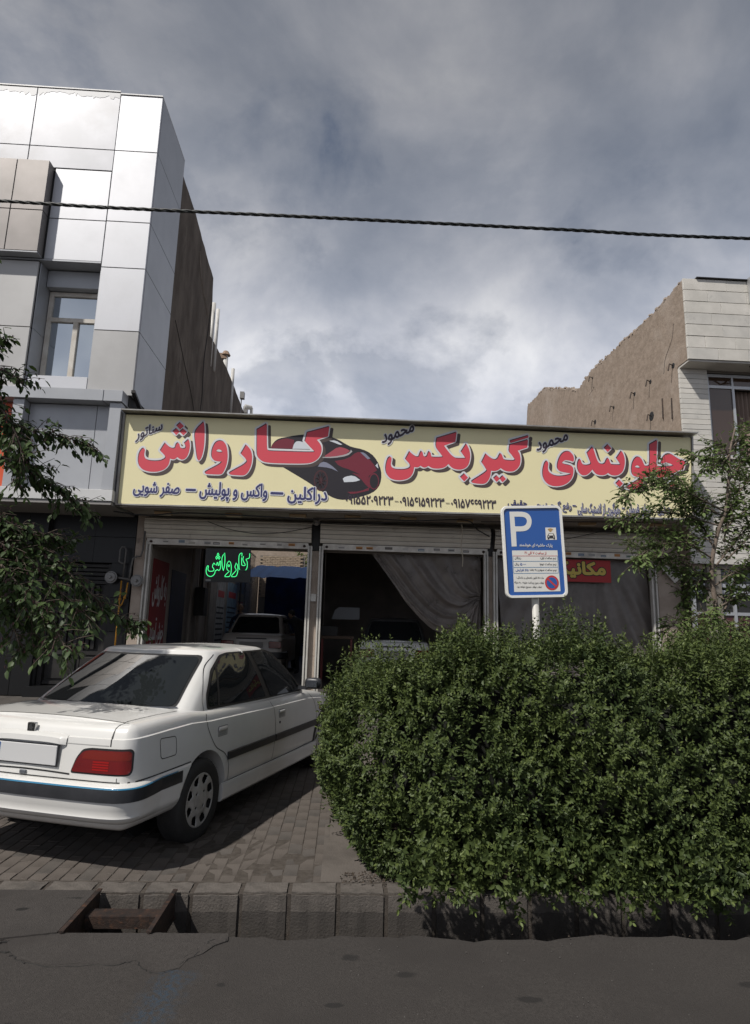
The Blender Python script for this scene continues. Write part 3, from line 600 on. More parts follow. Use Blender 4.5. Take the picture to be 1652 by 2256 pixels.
def stain(m, spots, col, streak=None, pcol=None):
    """worn marks with their own shapes in the surface material (object coordinates = metres)"""
    t = m.node_tree; b = t.nodes['Principled BSDF']; L = t.links.new
    src = b.inputs['Base Color'].links[0].from_socket
    tcn = t.nodes.new('ShaderNodeTexCoord')
    nz = t.nodes.new('ShaderNodeTexNoise'); nz.inputs['Scale'].default_value = 14; nz.inputs['Detail'].default_value = 6; L(tcn.outputs['Object'], nz.inputs['Vector'])
    fine = t.nodes.new('ShaderNodeTexNoise'); fine.inputs['Scale'].default_value = 45; fine.inputs['Detail'].default_value = 6; fine.inputs['Roughness'].default_value = .7; L(tcn.outputs['Object'], fine.inputs['Vector'])

    def M(op, x, y=None, z=None, cl=False):
        n = t.nodes.new('ShaderNodeMath'); n.operation = op; n.use_clamp = cl
        for i, v in enumerate((x, y, z)):
            if v is None: continue
            if isinstance(v, (int, float)): n.inputs[i].default_value = v
            else: L(v, n.inputs[i])
        return n.outputs[0]
    sp = t.nodes.new('ShaderNodeSeparateXYZ'); L(tcn.outputs['Object'], sp.inputs[0])
    tot = None
    for (cx, cy, rx, ry) in spots:
        dx = M('DIVIDE', M('SUBTRACT', sp.outputs[0], cx), rx); dy = M('DIVIDE', M('SUBTRACT', sp.outputs[1], cy), ry)
        r2 = M('ADD', M('MULTIPLY', dx, dx), M('MULTIPLY', dy, dy))
        v = M('SUBTRACT', M('ADD', 1.0, M('MULTIPLY', M('SUBTRACT', nz.outputs[0], .5), 2.2)), r2, cl=True)
        tot = v if tot is None else M('MAXIMUM', tot, v)
    mx = t.nodes.new('ShaderNodeMix'); mx.data_type = 'RGBA'; L(M('MULTIPLY', tot, 1.6, cl=True), mx.inputs[0]); L(src, mx.inputs[6]); mx.inputs[7].default_value = (*col, 1)
    cur = mx.outputs[2]
    if streak:
        (x0, y0), (x1, y1), hw_ = streak
        u = M('DIVIDE', M('SUBTRACT', sp.outputs[1], y0), y1 - y0)
        cxn = M('ADD', x0, M('MULTIPLY', u, x1 - x0))
        d_ = M('DIVIDE', M('ABSOLUTE', M('SUBTRACT', sp.outputs[0], M('ADD', cxn, M('MULTIPLY', M('SUBTRACT', nz.outputs[0], .5), .12)))), hw_)
        w_ = M('SUBTRACT', 1.15, d_, cl=True)
        e_ = M('MULTIPLY', M('LESS_THAN', u, 1.0), M('GREATER_THAN', u, 0.0))
        f_ = M('MULTIPLY', M('MULTIPLY', w_, e_), M('MULTIPLY', M('SUBTRACT', fine.outputs[0], .42, cl=True), 4.2, cl=True), cl=True)
        mx = t.nodes.new('ShaderNodeMix'); mx.data_type = 'RGBA'; L(f_, mx.inputs[0]); L(cur, mx.inputs[6]); mx.inputs[7].default_value = (*pcol, 1); cur = mx.outputs[2]
    L(cur, b.inputs['Base Color'])


stain(M_ASPH, [(.26, 2.75, .045, .035), (.02, 3.05, .05, .02), (.36, 3.3, .06, .03), (-1.3, 2.9, .06, .035), (.9, 3.1, .06, .03), (1.3, 2.7, .05, .03), (-.5, 3.2, .025, .02), (-1.0, 2.5, .05, .03), (.1, 3.45, .05, .04), (2.0, 3.2, .07, .03)], (.028, .026, .025),
      ((-.72, 3.32), (-.86, 1.7), .105), (.036, .058, .085))
stain(M_PATCH, [(-1.75, 3.93, .04, .025), (-1.52, 4.08, .055, .015), (-1.95, 3.75, .03, .02), (-2.2, 4.0, .04, .02)], (.02, .019, .018))

ck = MB()
for pts in ([(-2.3, 3.52), (-1.9, 3.50), (-1.72, 3.55), (-1.6, 3.62), (-1.44, 3.67)], [(-1.85, 3.45), (-1.60, 3.48), (-1.52, 3.41), (-1.35, 3.355), (-1.05, 3.365), (-.95, 3.40), (-.88, 3.325), (-.80, 3.295), (-.73, 3.335), (-.69, 3.43), (-.60, 3.56), (-.54, 3.61)], [(-.74, 3.42), (-.68, 3.5), (-.62, 3.60)]):
    q = [(a + random.uniform(-.012, .012), b_ + random.uniform(-.012, .012)) for a, b_ in catmull(pts, 6)]
    ck.tube([(a, b_, .004) for a, b_ in q], [random.uniform(.002, .006) for _ in q], 5)
ck.build('road_crack', mat('crack_dark', (.014, .013, .012), .95), kind='stuff')

# ditch floor
bx('ditch', M_DARK, None, -9, 14, YR - .05, YK0 + .02, -.6, -.46)['kind'] = 'structure'
bx('pavement_bed', M_SOIL, None, -9, .45, YK1 - .01, 9.4, -.45, -.0035)['kind'] = 'structure'
bx('planting_bed', M_EARTH, None, .45, 14, YK1 - .01, 9.4, -.45, -.03)['kind'] = 'structure'

# kerb: concrete stones
kerb = tag(bpy.data.objects.new('kerb', MB().box(-9, 14, YK0 + .008, YK1 - .006, -.5, -.008).mesh('kerb')), kind='structure')
kerb.data.materials.append(M_SOIL); COL.objects.link(kerb)
x = -3.9; k = 0
while x < 6.8:
    w = .302 + random.uniform(-.006, .006); yo = random.uniform(-.004, .003); zo = random.uniform(-.004, .003)
    bm = bmesh.new(); bmesh.ops.create_cube(bm, size=1)
    for v in bm.verts:
        v.co = Vector((x + w / 2 + v.co.x * (w - .005), (YK0 + YK1) / 2 + yo + v.co.y * (YK1 - YK0), -.235 + zo + v.co.z * .47))
    bmesh.ops.bevel(bm, geom=[e for e in bm.edges if any(v.co.z > -.1 for v in e.verts)], offset=.013, segments=2, affect='EDGES')
    bmesh.ops.subdivide_edges(bm, edges=[e for e in bm.edges if e.calc_length() > .1], cuts=4, use_grid_fill=True)
    for v in bm.verts:
        n_ = math.sin(v.co.x * 47 + k) * math.sin(v.co.z * 61 + v.co.y * 37)
        v.co += Vector((0, .003 * n_, .003 * math.sin(v.co.x * 39 + v.co.y * 55)))
    me = bpy.data.meshes.new('kerbstone'); bm.to_mesh(me); bm.free()
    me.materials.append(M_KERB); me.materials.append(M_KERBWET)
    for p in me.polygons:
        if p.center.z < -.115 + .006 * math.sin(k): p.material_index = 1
    o = link('kerbstone', me, None, kerb); x += w; k += 1

# pavers: individually where they show largest, the rest joined
pave = tag(bpy.data.objects.new('pavement', MB().box(-9, .45, YK1, 9.4, -.10, -.02).mesh('pavement')), kind='structure')
pave.data.materials.append(M_SOIL); COL.objects.link(pave)
PW, PL = .1, .2
proto = []
for i in range(10):
    bm = bmesh.new(); bmesh.ops.create_cube(bm, size=1)
    for v in bm.verts: v.co = Vector((v.co.x * (PW - .0035), v.co.y * (PL - .0035), v.co.z * .06 - .03 + v.co.x * random.uniform(-.006, .006) + v.co.y * random.uniform(-.003, .003)))
    bmesh.ops.bevel(bm, geom=[e for e in bm.edges if all(v.co.z > -.02 for v in e.verts)], offset=.0035, segments=1, affect='EDGES')
    me = bpy.data.meshes.new('paver'); bm.to_mesh(me); bm.free(); me.materials.append(M_PAVER if i % 3 else M_PAVER2); proto.append(me)
cells = []
for i in range(-70, 0):
    for j in range(-1, 26):
        x = i * PW + .01; y = YK1 + .008 + (j + .5) * PL + (PL / 2 if i % 2 else 0)
        if y - PL / 2 < YK1 - .1 or y > 9.3: continue
        clipped = y - PL / 2 < YK1
        q = Vector((x, y, 0)) - Vector((0, 0, CAMH)); big = q.length
        vis = (-2.7 < x < .5 and y < 6.3) and not clipped
        cells.append((0 if vis else 1, big, x, y, clipped))
cells.sort()
rest = MB()
for n_, (a, b, x, y, cl) in enumerate(cells):
    dz = .003 * math.sin(x * 2.1 + y * 1.3) + random.uniform(-.0016, .0012)
    if n_ < 298 and a == 0:
        o = bpy.data.objects.new('paver', random.choice(proto)); COL.objects.link(o); o.parent = pave
        o.location = (x, y, dz); o.rotation_euler = (0, 0, random.uniform(-.012, .012))
    else:
        y0 = max(y - PL / 2 + .0025, YK1 + .003); y1 = y + PL / 2 - .0025
        if y1 - y0 < .02: continue
        x0, x1 = x - PW / 2 + .0025, x + PW / 2 - .0025; c = .0035
        rest.add([(x0, y0, dz - .012), (x1, y0, dz - .012), (x1, y1, dz - .012), (x0, y1, dz - .012), (x0 + c, y0 + c, dz), (x1 - c, y0 + c, dz), (x1 - c, y1 - c, dz), (x0 + c, y1 - c, dz)],
                 [(4, 5, 6, 7), (0, 1, 5, 4), (1, 2, 6, 5), (2, 3, 7, 6), (3, 0, 4, 7)])
rest.build('paver', M_PAVER, pave, kind='stuff', fix=False)
bx('cement_border', M_KERBC, None, -.085, .47, YK1 + .004, 9.3, -.1, .001)['kind'] = 'structure'
# paved slope up to the buildings
FZ = .30
sheet('pavement_slope', M_CEM, [-12, -9, -6, -4, -2, 0, 2, 4, 6, 9, 14], [9.3, 10.4, 11.2, 11.8, 12.25], lambda x, y: -.004 + (y - 9.3) / 2.95 * (FZ - .02))
# a fallen leaf litter line in the ditch and by the kerb
mb = MB()
for _ in range(60):
    x = random.uniform(-.6, 2.2); y = YR + random.uniform(-.03, .0); s = random.uniform(.004, .011); a = random.uniform(0, 6); z = .012
    mb.add([(x, y, z), (x + s * math.cos(a), y + s * math.sin(a), z + .004), (x + s * .7 * math.cos(a + .6), y + s * .7 * math.sin(a + .6), z + .008)], [(0, 1, 2)])
for _ in range(120):
    x = random.uniform(.05, .32); y = YK1 + random.uniform(-.05, .12); s = random.uniform(.01, .025); a = random.uniform(0, 6); z = .012
    mb.add([(x, y, z), (x + s * math.cos(a), y + s * math.sin(a), z + .004), (x + s * .7 * math.cos(a + .6), y + s * .7 * math.sin(a + .6), z + .012)], [(0, 1, 2)])
mb.build('leaf_litter', mat('dry_leaf', (.055, .038, .025), .9, col2=(.03, .022, .016), nscale=30), kind='stuff', fix=False)

# steel inlet frame over the ditch
t = thing('drain_frame', 'rusty steel beam frame bridging the open kerbside ditch', 'drain frame', (-1.2, 3.9, 0))
for (xa, xb) in ((-1.44, -1.415), (-.985, -.955)):
    pass


def ibeam(x, y0, y1, z=.012, w=.026, h=.16):
    m_ = MB()
    m_.box(x - w / 2, x + w / 2, y0, y1, z - .008, z); m_.box(x - .004, x + .004, y0, y1, z - h + .006, z - .008); m_.box(x - w / 2, x + w / 2, y0, y1, z - h, z - h + .006)
    return m_


ibeam(-1.418, 3.66, YK0 - .004, .022).build('beam', M_RUST, t)
ibeam(-.965, 3.66, YK0 - .004, .022).build('beam', M_RUST, t)
MB().box(-1.398, -.985, 3.93, 4.03, -.030, -.022).box(-1.398, -.985, 3.93, 3.938, -.085, -.031).build('crossbar', M_RUST, t)
MB().add([(-1.22, 3.70, -.10), (-1.10, 3.72, -.085), (-1.12, 3.78, -.09), (-1.2, 3.77, -.10)], [(0, 1, 2, 3)]).build('paper_scrap', mat('paper', (.55, .55, .52), .9), kind='stuff', fix=False)

# ------------------------------------------------------------------ building on the left (aluminium composite facade)
M_ALU = mat('silver_composite', (.50, .505, .53), .40, metal=.45, col2=(.43, .435, .455), nscale=1.1, contrast=(.3, .7), rvar=.12)
M_ALUW = mat('white_composite', (.55, .55, .55), .5, metal=.1, col2=(.47, .47, .465), nscale=1.3)
M_ALUB = mat('bronze_grey_composite', (.255, .235, .225), .40, metal=.45, col2=(.21, .195, .185), nscale=1.5)
M_ALUG = mat('grey_composite', (.36, .37, .39), .45, metal=.3, col2=(.31, .32, .34), nscale=1.2)
M_ORANGE = mat('orange_composite', (.52, .075, .022), .45)
M_GAP = mat('joint_black', (.015, .015, .016), .8)
M_FRAMEW = mat('window_frame_white', (.55, .53, .49), .5, col2=(.42, .38, .33), nscale=4)
M_GLASS = mat('window_glass', (.42, .46, .50), .05, spec=1.0, metal=1.0)
M_ALUC = mat('cool_reflection_composite', (.385, .39, .415), .42, metal=.3, col2=(.33, .335, .355), nscale=1.3, col3=(.30, .30, .31), n3scale=.8, c3=(.5, .7))  # silver panels of the top rows, their greyer reflection put into the colour
M_ALUD = mat('weak_reflection_composite', (.40, .395, .39), .45, metal=.2, col2=(.345, .34, .335), nscale=.9)  # silver panels lower down, their weaker reflection put into the colour
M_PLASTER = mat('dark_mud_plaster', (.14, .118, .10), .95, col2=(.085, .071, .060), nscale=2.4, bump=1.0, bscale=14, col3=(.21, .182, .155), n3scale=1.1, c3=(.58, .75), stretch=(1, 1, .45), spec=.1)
M_GRAN = mat('black_granite', (.011, .011, .0115), .34, spec=.25, col2=(.022, .022, .023), nscale=160, contrast=(.5, .75))
M_DKMET = mat('dark_painted_steel', (.015, .014, .014), .55, spec=.3, col2=(.028, .026, .025), nscale=3)
M_BACK = mat('dark_backing', (.03, .03, .03), .9)

t = thing('clad_building', 'three storey building clad in silver, white and bronze panels beside the shop', 'building', (-6, 11, .3))


def panel(par, m, x0, x1, z0, z1, y=11.0, d=.05, g=.007, name='panel'):
    return bx(name, m, par, x0 + g, x1 - g, y, y + d, z0 + g, z1 - g, .004)


# core volume: upper body behind the panels
t_clad = t
cb = MB(); cb.box(-14, -4.06, 11.62, 12.75, 5.5, 12.06).box(-14, -4.06, 11.02, 11.6, 8.40, 12.06).box(-14, -6.03, 11.02, 11.6, 5.5, 8.38).box(-4.82, -4.06, 11.02, 11.6, 5.5, 8.38)
cb.box(-14, -4.12, 12.8, 24, 3.0, 9.4)
cb.build('core', M_BACK, t)
Zr = [12.07, 10.79, 9.23, 8.25, 6.96, 5.69]
for a, b in zip(Zr[1:], Zr[:-1]): panel(t, M_ALU if a > 6 else M_ALUD, -4.84, -4.0, a, b, 10.99)
for xa, xb in ((-6.49, -4.84), (-8.3, -6.49), (-9.9, -8.3), (-11.5, -9.9)):
    panel(t, M_ALUC, xa, xb, 10.80, 12.13, 11.0); panel(t, M_ALUC, xa, xb, 10.33, 10.80, 11.0)
for za, zb in ((9.23, 10.32), (8.36, 9.23)): panel(t, M_ALU, -5.93, -4.845, za, zb, 11.0)
for za, zb in ((9.25, 10.33), (8.39, 9.25)):
    for xa, xb in ((-6.56, -5.95), (-7.6, -6.56), (-8.6, -7.6), (-9.6, -8.6)): panel(t, M_ALUB, xa, xb, za, zb, 10.80, .2)
bx('soffit', M_ALUG, t, -9.6, -4.85, 10.99, 11.6, 8.325, 8.355)
bx('soffit', M_ALUG, t, -9.6, -5.955, 10.80, 10.985, 8.365, 8.387)
for za, zb in ((6.96, 8.31), (5.70, 6.96)):
    panel(t, M_ALUD, -7.6, -6.0, za, zb, 11.0); panel(t, M_ALUD, -9.2, -7.6, za, zb, 11.0)
for za, zb in ((6.96, 8.31), (5.70, 6.96)):
    MB().box(-5.995, -5.975, 11.055, 11.6, za + .005, zb - .005).build('reveal_panel', M_ALUG, t)
    MB().box(-4.865, -4.845, 11.055, 11.6, za + .005, zb - .005).build('reveal_panel', M_ALUG, t)
panel(t, M_ALUG, -5.97, -4.87, 7.95, 8.31, 11.30, .2)
panel(t, M_ALU, -5.97, -4.87, 5.70, 6.05, 11.06, .3)
bx('window_sill', M_FRAMEW, t, -5.97, -4.87, 11.20, 11.6, 6.052, 6.08)
w = MB(); w.box(-5.96, -5.88, 11.46, 11.53, 6.08, 7.94).box(-4.96, -4.88, 11.46, 11.53, 6.08, 7.94).box(-5.88, -4.96, 11.46, 11.53, 7.86, 7.94).box(-5.88, -4.96, 11.46, 11.53, 6.08, 6.15).box(-5.88, -4.96, 11.455, 11.535, 7.32, 7.40).box(-5.44, -5.35, 11.45, 11.54, 6.15, 7.32)
win = w.build('window_frame', M_FRAMEW, t)
for r_ in ((-5.88, -5.44, 6.15, 7.32), (-5.35, -4.96, 6.15, 7.32), (-5.88, -4.96, 7.40, 7.86)):
    bx('pane', M_GLASS, win, r_[0], r_[1], 11.50, 11.51, r_[2], r_[3])
# return side facing the shop roof
Yb = 12.74
for a, b in zip(Zr[1:], Zr[:-1]):
    MB().box(-4.045, -4.0, 11.045, Yb, a + .007, b - .007).build('side_panel', M_ALUG if a > 3 else M_ALUW, t)
bx('side_panel', M_ALUG, t, -4.045, -4.0, 12.0, Yb, 5.05, 5.675)
# coping along the parapet
MB().box(-11.5, -4.85, 10.985, 12.7, 12.135, 12.16).box(-4.845, -4.0, 10.975, 12.745, 12.075, 12.10).build('coping', M_ALUW, t)
# beam and shopfront band
bx('beam', M_ALUG, t, -9.5, -4.42, 10.72, 11.25, 5.48, 5.69, .004); bx('beam', M_ALUG, t, -4.41, -4.08, 10.72, 11.25, 5.48, 5.69, .004)
bx('beam_return', M_ALUG, t, -4.12, -4.08, 11.26, 12.0, 3.68, 5.69)
panel(t, M_ALUG, -4.31, -4.10, 3.87, 5.475, 10.78, .2, .003, 'post'); panel(t, M_ALUG, -6.0, -5.80, 3.87, 5.475, 10.78, .2, .003, 'post'); panel(t, M_ALUG, -8.4, -8.2, 3.87, 5.475, 10.78, .2, .003, 'post')
panel(t, M_ALUG, -5.80, -4.60, 3.88, 5.47, 10.98, .05, .004); panel(t, M_ALUG, -4.60, -4.31, 3.88, 5.47, 10.98, .05, .004)
panel(t, M_ORANGE, -8.2, -6.0, 3.88, 5.47, 10.98, .05, .004)
panel(t, M_ALUW, -5.15, -4.08, 3.66, 3.865, 10.74, .3, .003, 'sill_band'); panel(t, M_ALUW, -9.5, -5.15, 3.66, 3.865, 10.74, .3, .003, 'sill_band')
bx('band_backing', M_BACK, t, -9.5, -4.1, 11.045, 11.98, 3.70, 5.46)
bx('canopy_soffit', mat('soffit_grey', (.22, .21, .20), .7), t, -9.5, -4.1, 10.76, 12.05, 3.60, 3.655)
# lip strip by the sign
MB().prism([(10.9, 5.72), (12.6, 5.05), (12.6, 5.10), (10.9, 5.77)], lambda a, b: (-4.0, a, b), lambda a, b: (-3.93, a, b)).build('flashing', M_DKMET, t)
# plastered side wall with its stepped parapet
prof = [(12.745, 2.9), (12.745, 11.68), (14.0, 11.62), (15.3, 11.36), (16.24, 11.24), (16.35, 10.6), (16.38, 9.55), (17.2, 9.62), (19, 9.68), (23.0, 9.45), (23.0, 2.9)]
pr2 = []
for i in range(len(prof)):
    a, b = Vector(prof[i]), Vector(prof[(i + 1) % len(prof)])
    n_ = max(1, int((b - a).length / .25)) if a.y > 5 and b.y > 5 else 1
    for k in range(n_):
        p = a.lerp(b, k / n_)
        if 0 < k: p += Vector((random.uniform(-.02, .02), random.uniform(-.025, .025)))
        pr2.append(tuple(p))
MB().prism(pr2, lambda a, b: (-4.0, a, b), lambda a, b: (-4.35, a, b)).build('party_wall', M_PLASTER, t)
# black granite ground floor
gr = [(-9.5, -5.62)]
for k, (za, zb) in enumerate(((.25, .93), (.93, 1.42), (1.42, 2.05), (2.05, 2.7), (2.7, 3.2), (3.2, 3.62))):
    for xa, xb in ((-5.98, -5.62), (-7.2, -5.98), (-8.5, -7.2)): bx('granite_slab', M_GRAN, t, xa + .003, xb - .003, 11.86, 11.95, za + .003, zb - .003, .002)
    if za > 2.6:
        bx('granite_slab', M_GRAN, t, -5.617, -4.8, 12.0, 12.04, za + .003, zb - .003, .002); bx('granite_slab', M_GRAN, t, -4.797, -4.03, 12.0, 12.04, za + .003, zb - .003, .002)
    else: bx('granite_slab', M_GRAN, t, -4.41, -4.03, 11.95, 12.02, za + .003, zb - .003, .002)
bx('ground_floor_wall', M_BACK, t, -9.5, -4.02, 12.25, 12.6, .2, 5.5)
bx('ground_floor_wall', M_BACK, t, -9.5, -5.63, 11.955, 12.24, .2, 3.59)
bx('door_step', M_GRAN, t, -5.7, -4.2, 11.8, 12.2, .2, .42)

g = thing('garage_gate', 'black ribbed steel double gate under the panelled canopy', 'gate', (-5.0, 12.15, .42))
bx('frame', M_DKMET, g, -5.60, -5.52, 12.05, 12.2, .42, 2.68); bx('frame', M_DKMET, g, -4.50, -4.42, 12.05, 12.2, .42, 2.68); bx('frame', M_DKMET, g, -5.52, -4.50, 12.05, 12.2, 2.30, 2.36)
for z in (2.38, 2.46, 2.54, 2.62): bx('louvre', M_DKMET, g, -5.52, -4.50, 12.10, 12.14, z, z + .055)
for xa, xb in ((-5.51, -4.90), (-4.885, -4.51)):
    lf = bx('leaf_panel', M_DKMET, g, xa, xb, 12.13, 12.16, .44, 2.29)
    bx('rail', M_DKMET, lf, xa, xb, 12.085, 12.128, .98, 1.05); bx('rail', M_DKMET, lf, xa, xb, 12.085, 12.128, .44, .50)
    bx('stile', M_DKMET, lf, xa, xa + .05, 12.085, 12.128, 1.055, 2.29); bx('stile', M_DKMET, lf, xb - .05, xb, 12.085, 12.128, 1.055, 2.29)
    x = xa + .085
    while x < xb - .09:
        bx('rib', M_DKMET, lf, x, x + .062, 12.07, 12.128, 1.09, 2.27); x += .102
    bx('lower_panel', M_DKMET, lf, xa + .06, xb - .06, 12.10, 12.128, .54, .94, .006)
bx('lock', M_RUST, g, -4.92, -4.865, 12.04, 12.084, 1.55, 1.66); bx('padlock', M_RUST, g, -4.96, -4.92, 12.03, 12.069, 1.38, 1.46)
for k, (x, z, w_, h_) in enumerate(((-5.02, 1.90, .12, .11), (-4.885, 1.86, .05, .20))):
    bx('sticker', mat('sticker_grey', (.42, .43, .45), .6, col2=(.2, .2, .22), nscale=30), g, x, x + w_, 12.062, 12.0665, z, z + h_)

# ------------------------------------------------------------------ building on the right (white stone, mud plaster side)
M_STONE = mat('white_stone', (.52, .50, .46), .55, col2=(.43, .415, .385), nscale=2.6, col3=(.34, .33, .31), n3scale=5, c3=(.60, .72), bump=.15, bscale=30)
M_STONE2 = mat('white_stone_b', (.56, .535, .49), .55, col2=(.47, .45, .41), nscale=3.1, col3=(.36, .35, .33), n3scale=4, c3=(.62, .74), bump=.15, bscale=30)
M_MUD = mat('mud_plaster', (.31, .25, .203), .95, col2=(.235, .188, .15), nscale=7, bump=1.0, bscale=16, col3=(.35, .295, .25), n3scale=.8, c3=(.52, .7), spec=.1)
M_MORT = mat('mortar', (.16, .145, .125), .9)
b = thing('stone_building', 'white stone fronted building with a brown mud plastered side wall', 'building', (9, 11.5, .3))
XR = 6.67
prof = [(11.6, 2.9), (11.57, 7.02), (11.17, 7.02), (11.17, 8.74), (12.36, 8.65), (13.7, 8.71), (15.94, 8.79), (16.9, 8.63), (17.5, 8.92), (18.6, 9.35), (19.9, 9.88), (21.8, 9.95), (22.0, 9.2), (22.0, 2.9)]
pr2 = []
for i in range(len(prof)):
    a, c = Vector(prof[i]), Vector(prof[(i + 1) % len(prof)])
    n_ = max(1, int((c - a).length / .12)) if a.y > 8 and c.y > 8 else 1
    for k in range(n_):
        p = a.lerp(c, k / n_)
        if 0 < k: p += Vector((random.uniform(-.02, .02), random.uniform(-.035, .03)))
        pr2.append(tuple(p))
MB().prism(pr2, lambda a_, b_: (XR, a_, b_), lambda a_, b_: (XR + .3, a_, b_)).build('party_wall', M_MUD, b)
# rough broken edge along its top
mb = MB()
for _ in range(420):
    y = random.uniform(11.2, 21.8); zt = float(np.interp(y, [11.17, 12.36, 13.7, 15.94, 16.9, 17.5, 19.9, 21.8], [8.74, 8.65, 8.71, 8.79, 8.63, 8.92, 9.88, 9.95]))
    s = random.uniform(.02, .06); x = XR + random.uniform(-.02, .1); z = zt + random.uniform(-.05, .03)
    mb.box(x, x + s, y, y + s * 1.5, z, z + s * .8)
mb.build('broken_coping', mat('crumbling_plaster', (.42, .35, .29), .95, col2=(.28, .23, .19), nscale=8), b, kind='stuff')
bx('backing', M_MORT, b, XR + .31, 13, 11.2, 22, 7.05, 8.70); bx('backing', M_MORT, b, XR + .31, 7.24, 11.55, 22, .2, 7.0); bx('backing', M_MORT, b, 8.9, 13, 11.55, 22, .2, 7.0); bx('backing', M_MORT, b, 7.24, 8.9, 11.55, 12.4, 2.9, 5.10)
bx('backing', M_MORT, b, 7.24, 8.9, 12.4, 13, 2.9, 7.0); bx('backing', M_MORT, b, 7.24, 8.9, 11.55, 12.4, 6.92, 7.0)
# overhanging upper storey: wide stone courses
for k in range(7):
    z0 = 7.0 + k * .25; x = XR - .02 + (0 if k % 2 else 0)
    first = True
    while x < 12.5:
        wd = random.choice((.62, .75, .82, .9)) * (.6 if first and k % 2 else 1); first = False
        yo = random.uniform(-.004, .004)
        bx('stone_tile', M_STONE if random.random() < .5 else M_STONE2, b, x + .003, min(x + wd, 12.6) - .003, 11.12 + yo, 11.17 + yo, z0 + .005, z0 + .245, .003); x += wd
bx('soffit', mat('white_soffit', (.45, .43, .40), .8, col2=(.36, .34, .31), nscale=2), b, XR, 12.6, 11.14, 11.54, 6.965, 6.998)
MB().box(XR + .25, 8.05, 11.08, 11.3, 8.755, 8.775).box(8.3, 12.6, 11.06, 11.3, 8.755, 8.80).build('coping', M_DKMET, b)
# narrow courses on the wall below
z = 6.96; row = 0
while z > 3.0:
    h = .108 + random.uniform(-.004, .004); x = XR - .015 - random.uniform(0, .008)
    segs = [(x, 7.24), (8.92, 10.6), (10.6, 12.3)] if z > 5.12 else [(x, random.uniform(7.0, 7.6)), (0, random.uniform(7.9, 8.5)), (0, random.uniform(8.9, 9.6)), (0, 10.8), (0, 12.3)]
    px_ = None
    for a, c in segs:
        if a == 0: a = px_
        px_ = c
        yo = random.uniform(-.006, .004)
        bx('stone_tile', M_STONE if random.random() < .5 else M_STONE2, b, a + .002, c - .002, 11.49 + yo, 11.54, z - h + .006, z, .0025)
    z -= h; row += 1
# window
w = MB(); y0, y1 = 11.56, 11.62
w.box(7.25, 7.30, y0, y1, 5.13, 6.90).box(7.30, 8.85, y0, y1, 6.84, 6.90).box(7.30, 8.85, y0, y1, 6.60, 6.66).box(7.30, 8.85, y0, y1, 5.13, 5.19).box(7.78, 7.83, y0, y1, 5.19, 6.60).box(8.35, 8.39, y0, y1, 5.19, 6.60).box(7.78, 7.82, y0, y1, 6.66, 6.84).box(8.85, 8.9, y0, y1, 5.13, 6.90)
wf = w.build('window_frame', mat('alu_frame', (.42, .43, .44), .4, metal=.5), b)
mgb = mat('brown_glass', (.045, .024, .014), .06, spec=.9, metal=.2)
for r_ in ((7.30, 7.78, 5.19, 6.60), (7.30, 7.78, 6.66, 6.84), (7.82, 8.85, 6.66, 6.84)): bx('pane', mgb, wf, r_[0], r_[1], 11.585, 11.595, r_[2], r_[3])
bx('window_sill', M_FRAMEW, b, 7.2, 8.95, 11.44, 11.6, 5.085, 5.128)
# curtain behind the open part
cu = MB(); n_ = 60
for i in range(n_):
    xa = 7.85 + i / n_ * .95; xb = 7.85 + (i + 1) / n_ * .95
    cu.quad((xa, 11.75 + .03 * math.sin(i * 1.1), 5.15), (xb, 11.75 + .03 * math.sin((i + 1) * 1.1), 5.15), (xb, 11.75 + .03 * math.sin((i + 1) * 1.1), 6.62), (xa, 11.75 + .03 * math.sin(i * 1.1), 6.62))
cu.build('curtain', mat('beige_curtain', (.24, .18, .15), .9), b, smooth=True, fix=False)
# downpipe with funnel and sheet
MB().tube([(8.02, 11.09, 8.28), (8.03, 11.09, 7.3), (8.03, 11.09, 7.02 + .1)], .018, 8).build('conduit', M_ALUG, b)
MB().prism([(7.98, 8.79), (8.28, 8.79), (8.14, 8.55), (8.04, 8.27), (8.0, 8.27)], lambda a_, b_: (a_, 11.02, b_), lambda a_, b_: (a_, 11.11, b_)).build('funnel', mat('galvanised', (.5, .5, .5), .45, metal=.6), b)
MB().box(8.10, 10.5, 11.06, 11.10, 7.32, 8.74).build('sheet_panel', mat('sheet_metal', (.50, .50, .48), .5, metal=.2), b)
MB().tube([(7.95, 11.2, 6.93), (7.98, 10.95, 6.97), (7.9, 10.85, 7.1)], .018).tube([(7.98, 10.95, 6.97), (8.35, 10.7, 7.12)], .016).build('bracket', M_RUST, b)
# dark pits and old iron stubs in the mud wall
for k, (y, z, r_) in enumerate(((12.68, 7.16, .06), (13.44, 7.17, .06), (14.57, 7.25, .05), (15.74, 7.26, .08), (11.72, 7.12, .07), (12.72, 6.37, .12), (15.79, 8.55, .04))):
    o = MB().disc((XR + .004, y, z), (-1, 0, 0), r_, r_ * .75, .012, 9).build('wall_pit', M_GAP, b)
    MB().tube([(XR, y, z), (XR - .09, y - .02, z + .03), (XR - .12, y - .01, z - .12)], .013, 6).build('iron_stub', M_RUST, b)
for y, z in ((12.21, 6.39), (11.85, 6.26)): MB().tube([(XR - .01, y, z + .2), (XR - .02, y, z - .25)], .014, 6).build('iron_stub', M_RUST, b)
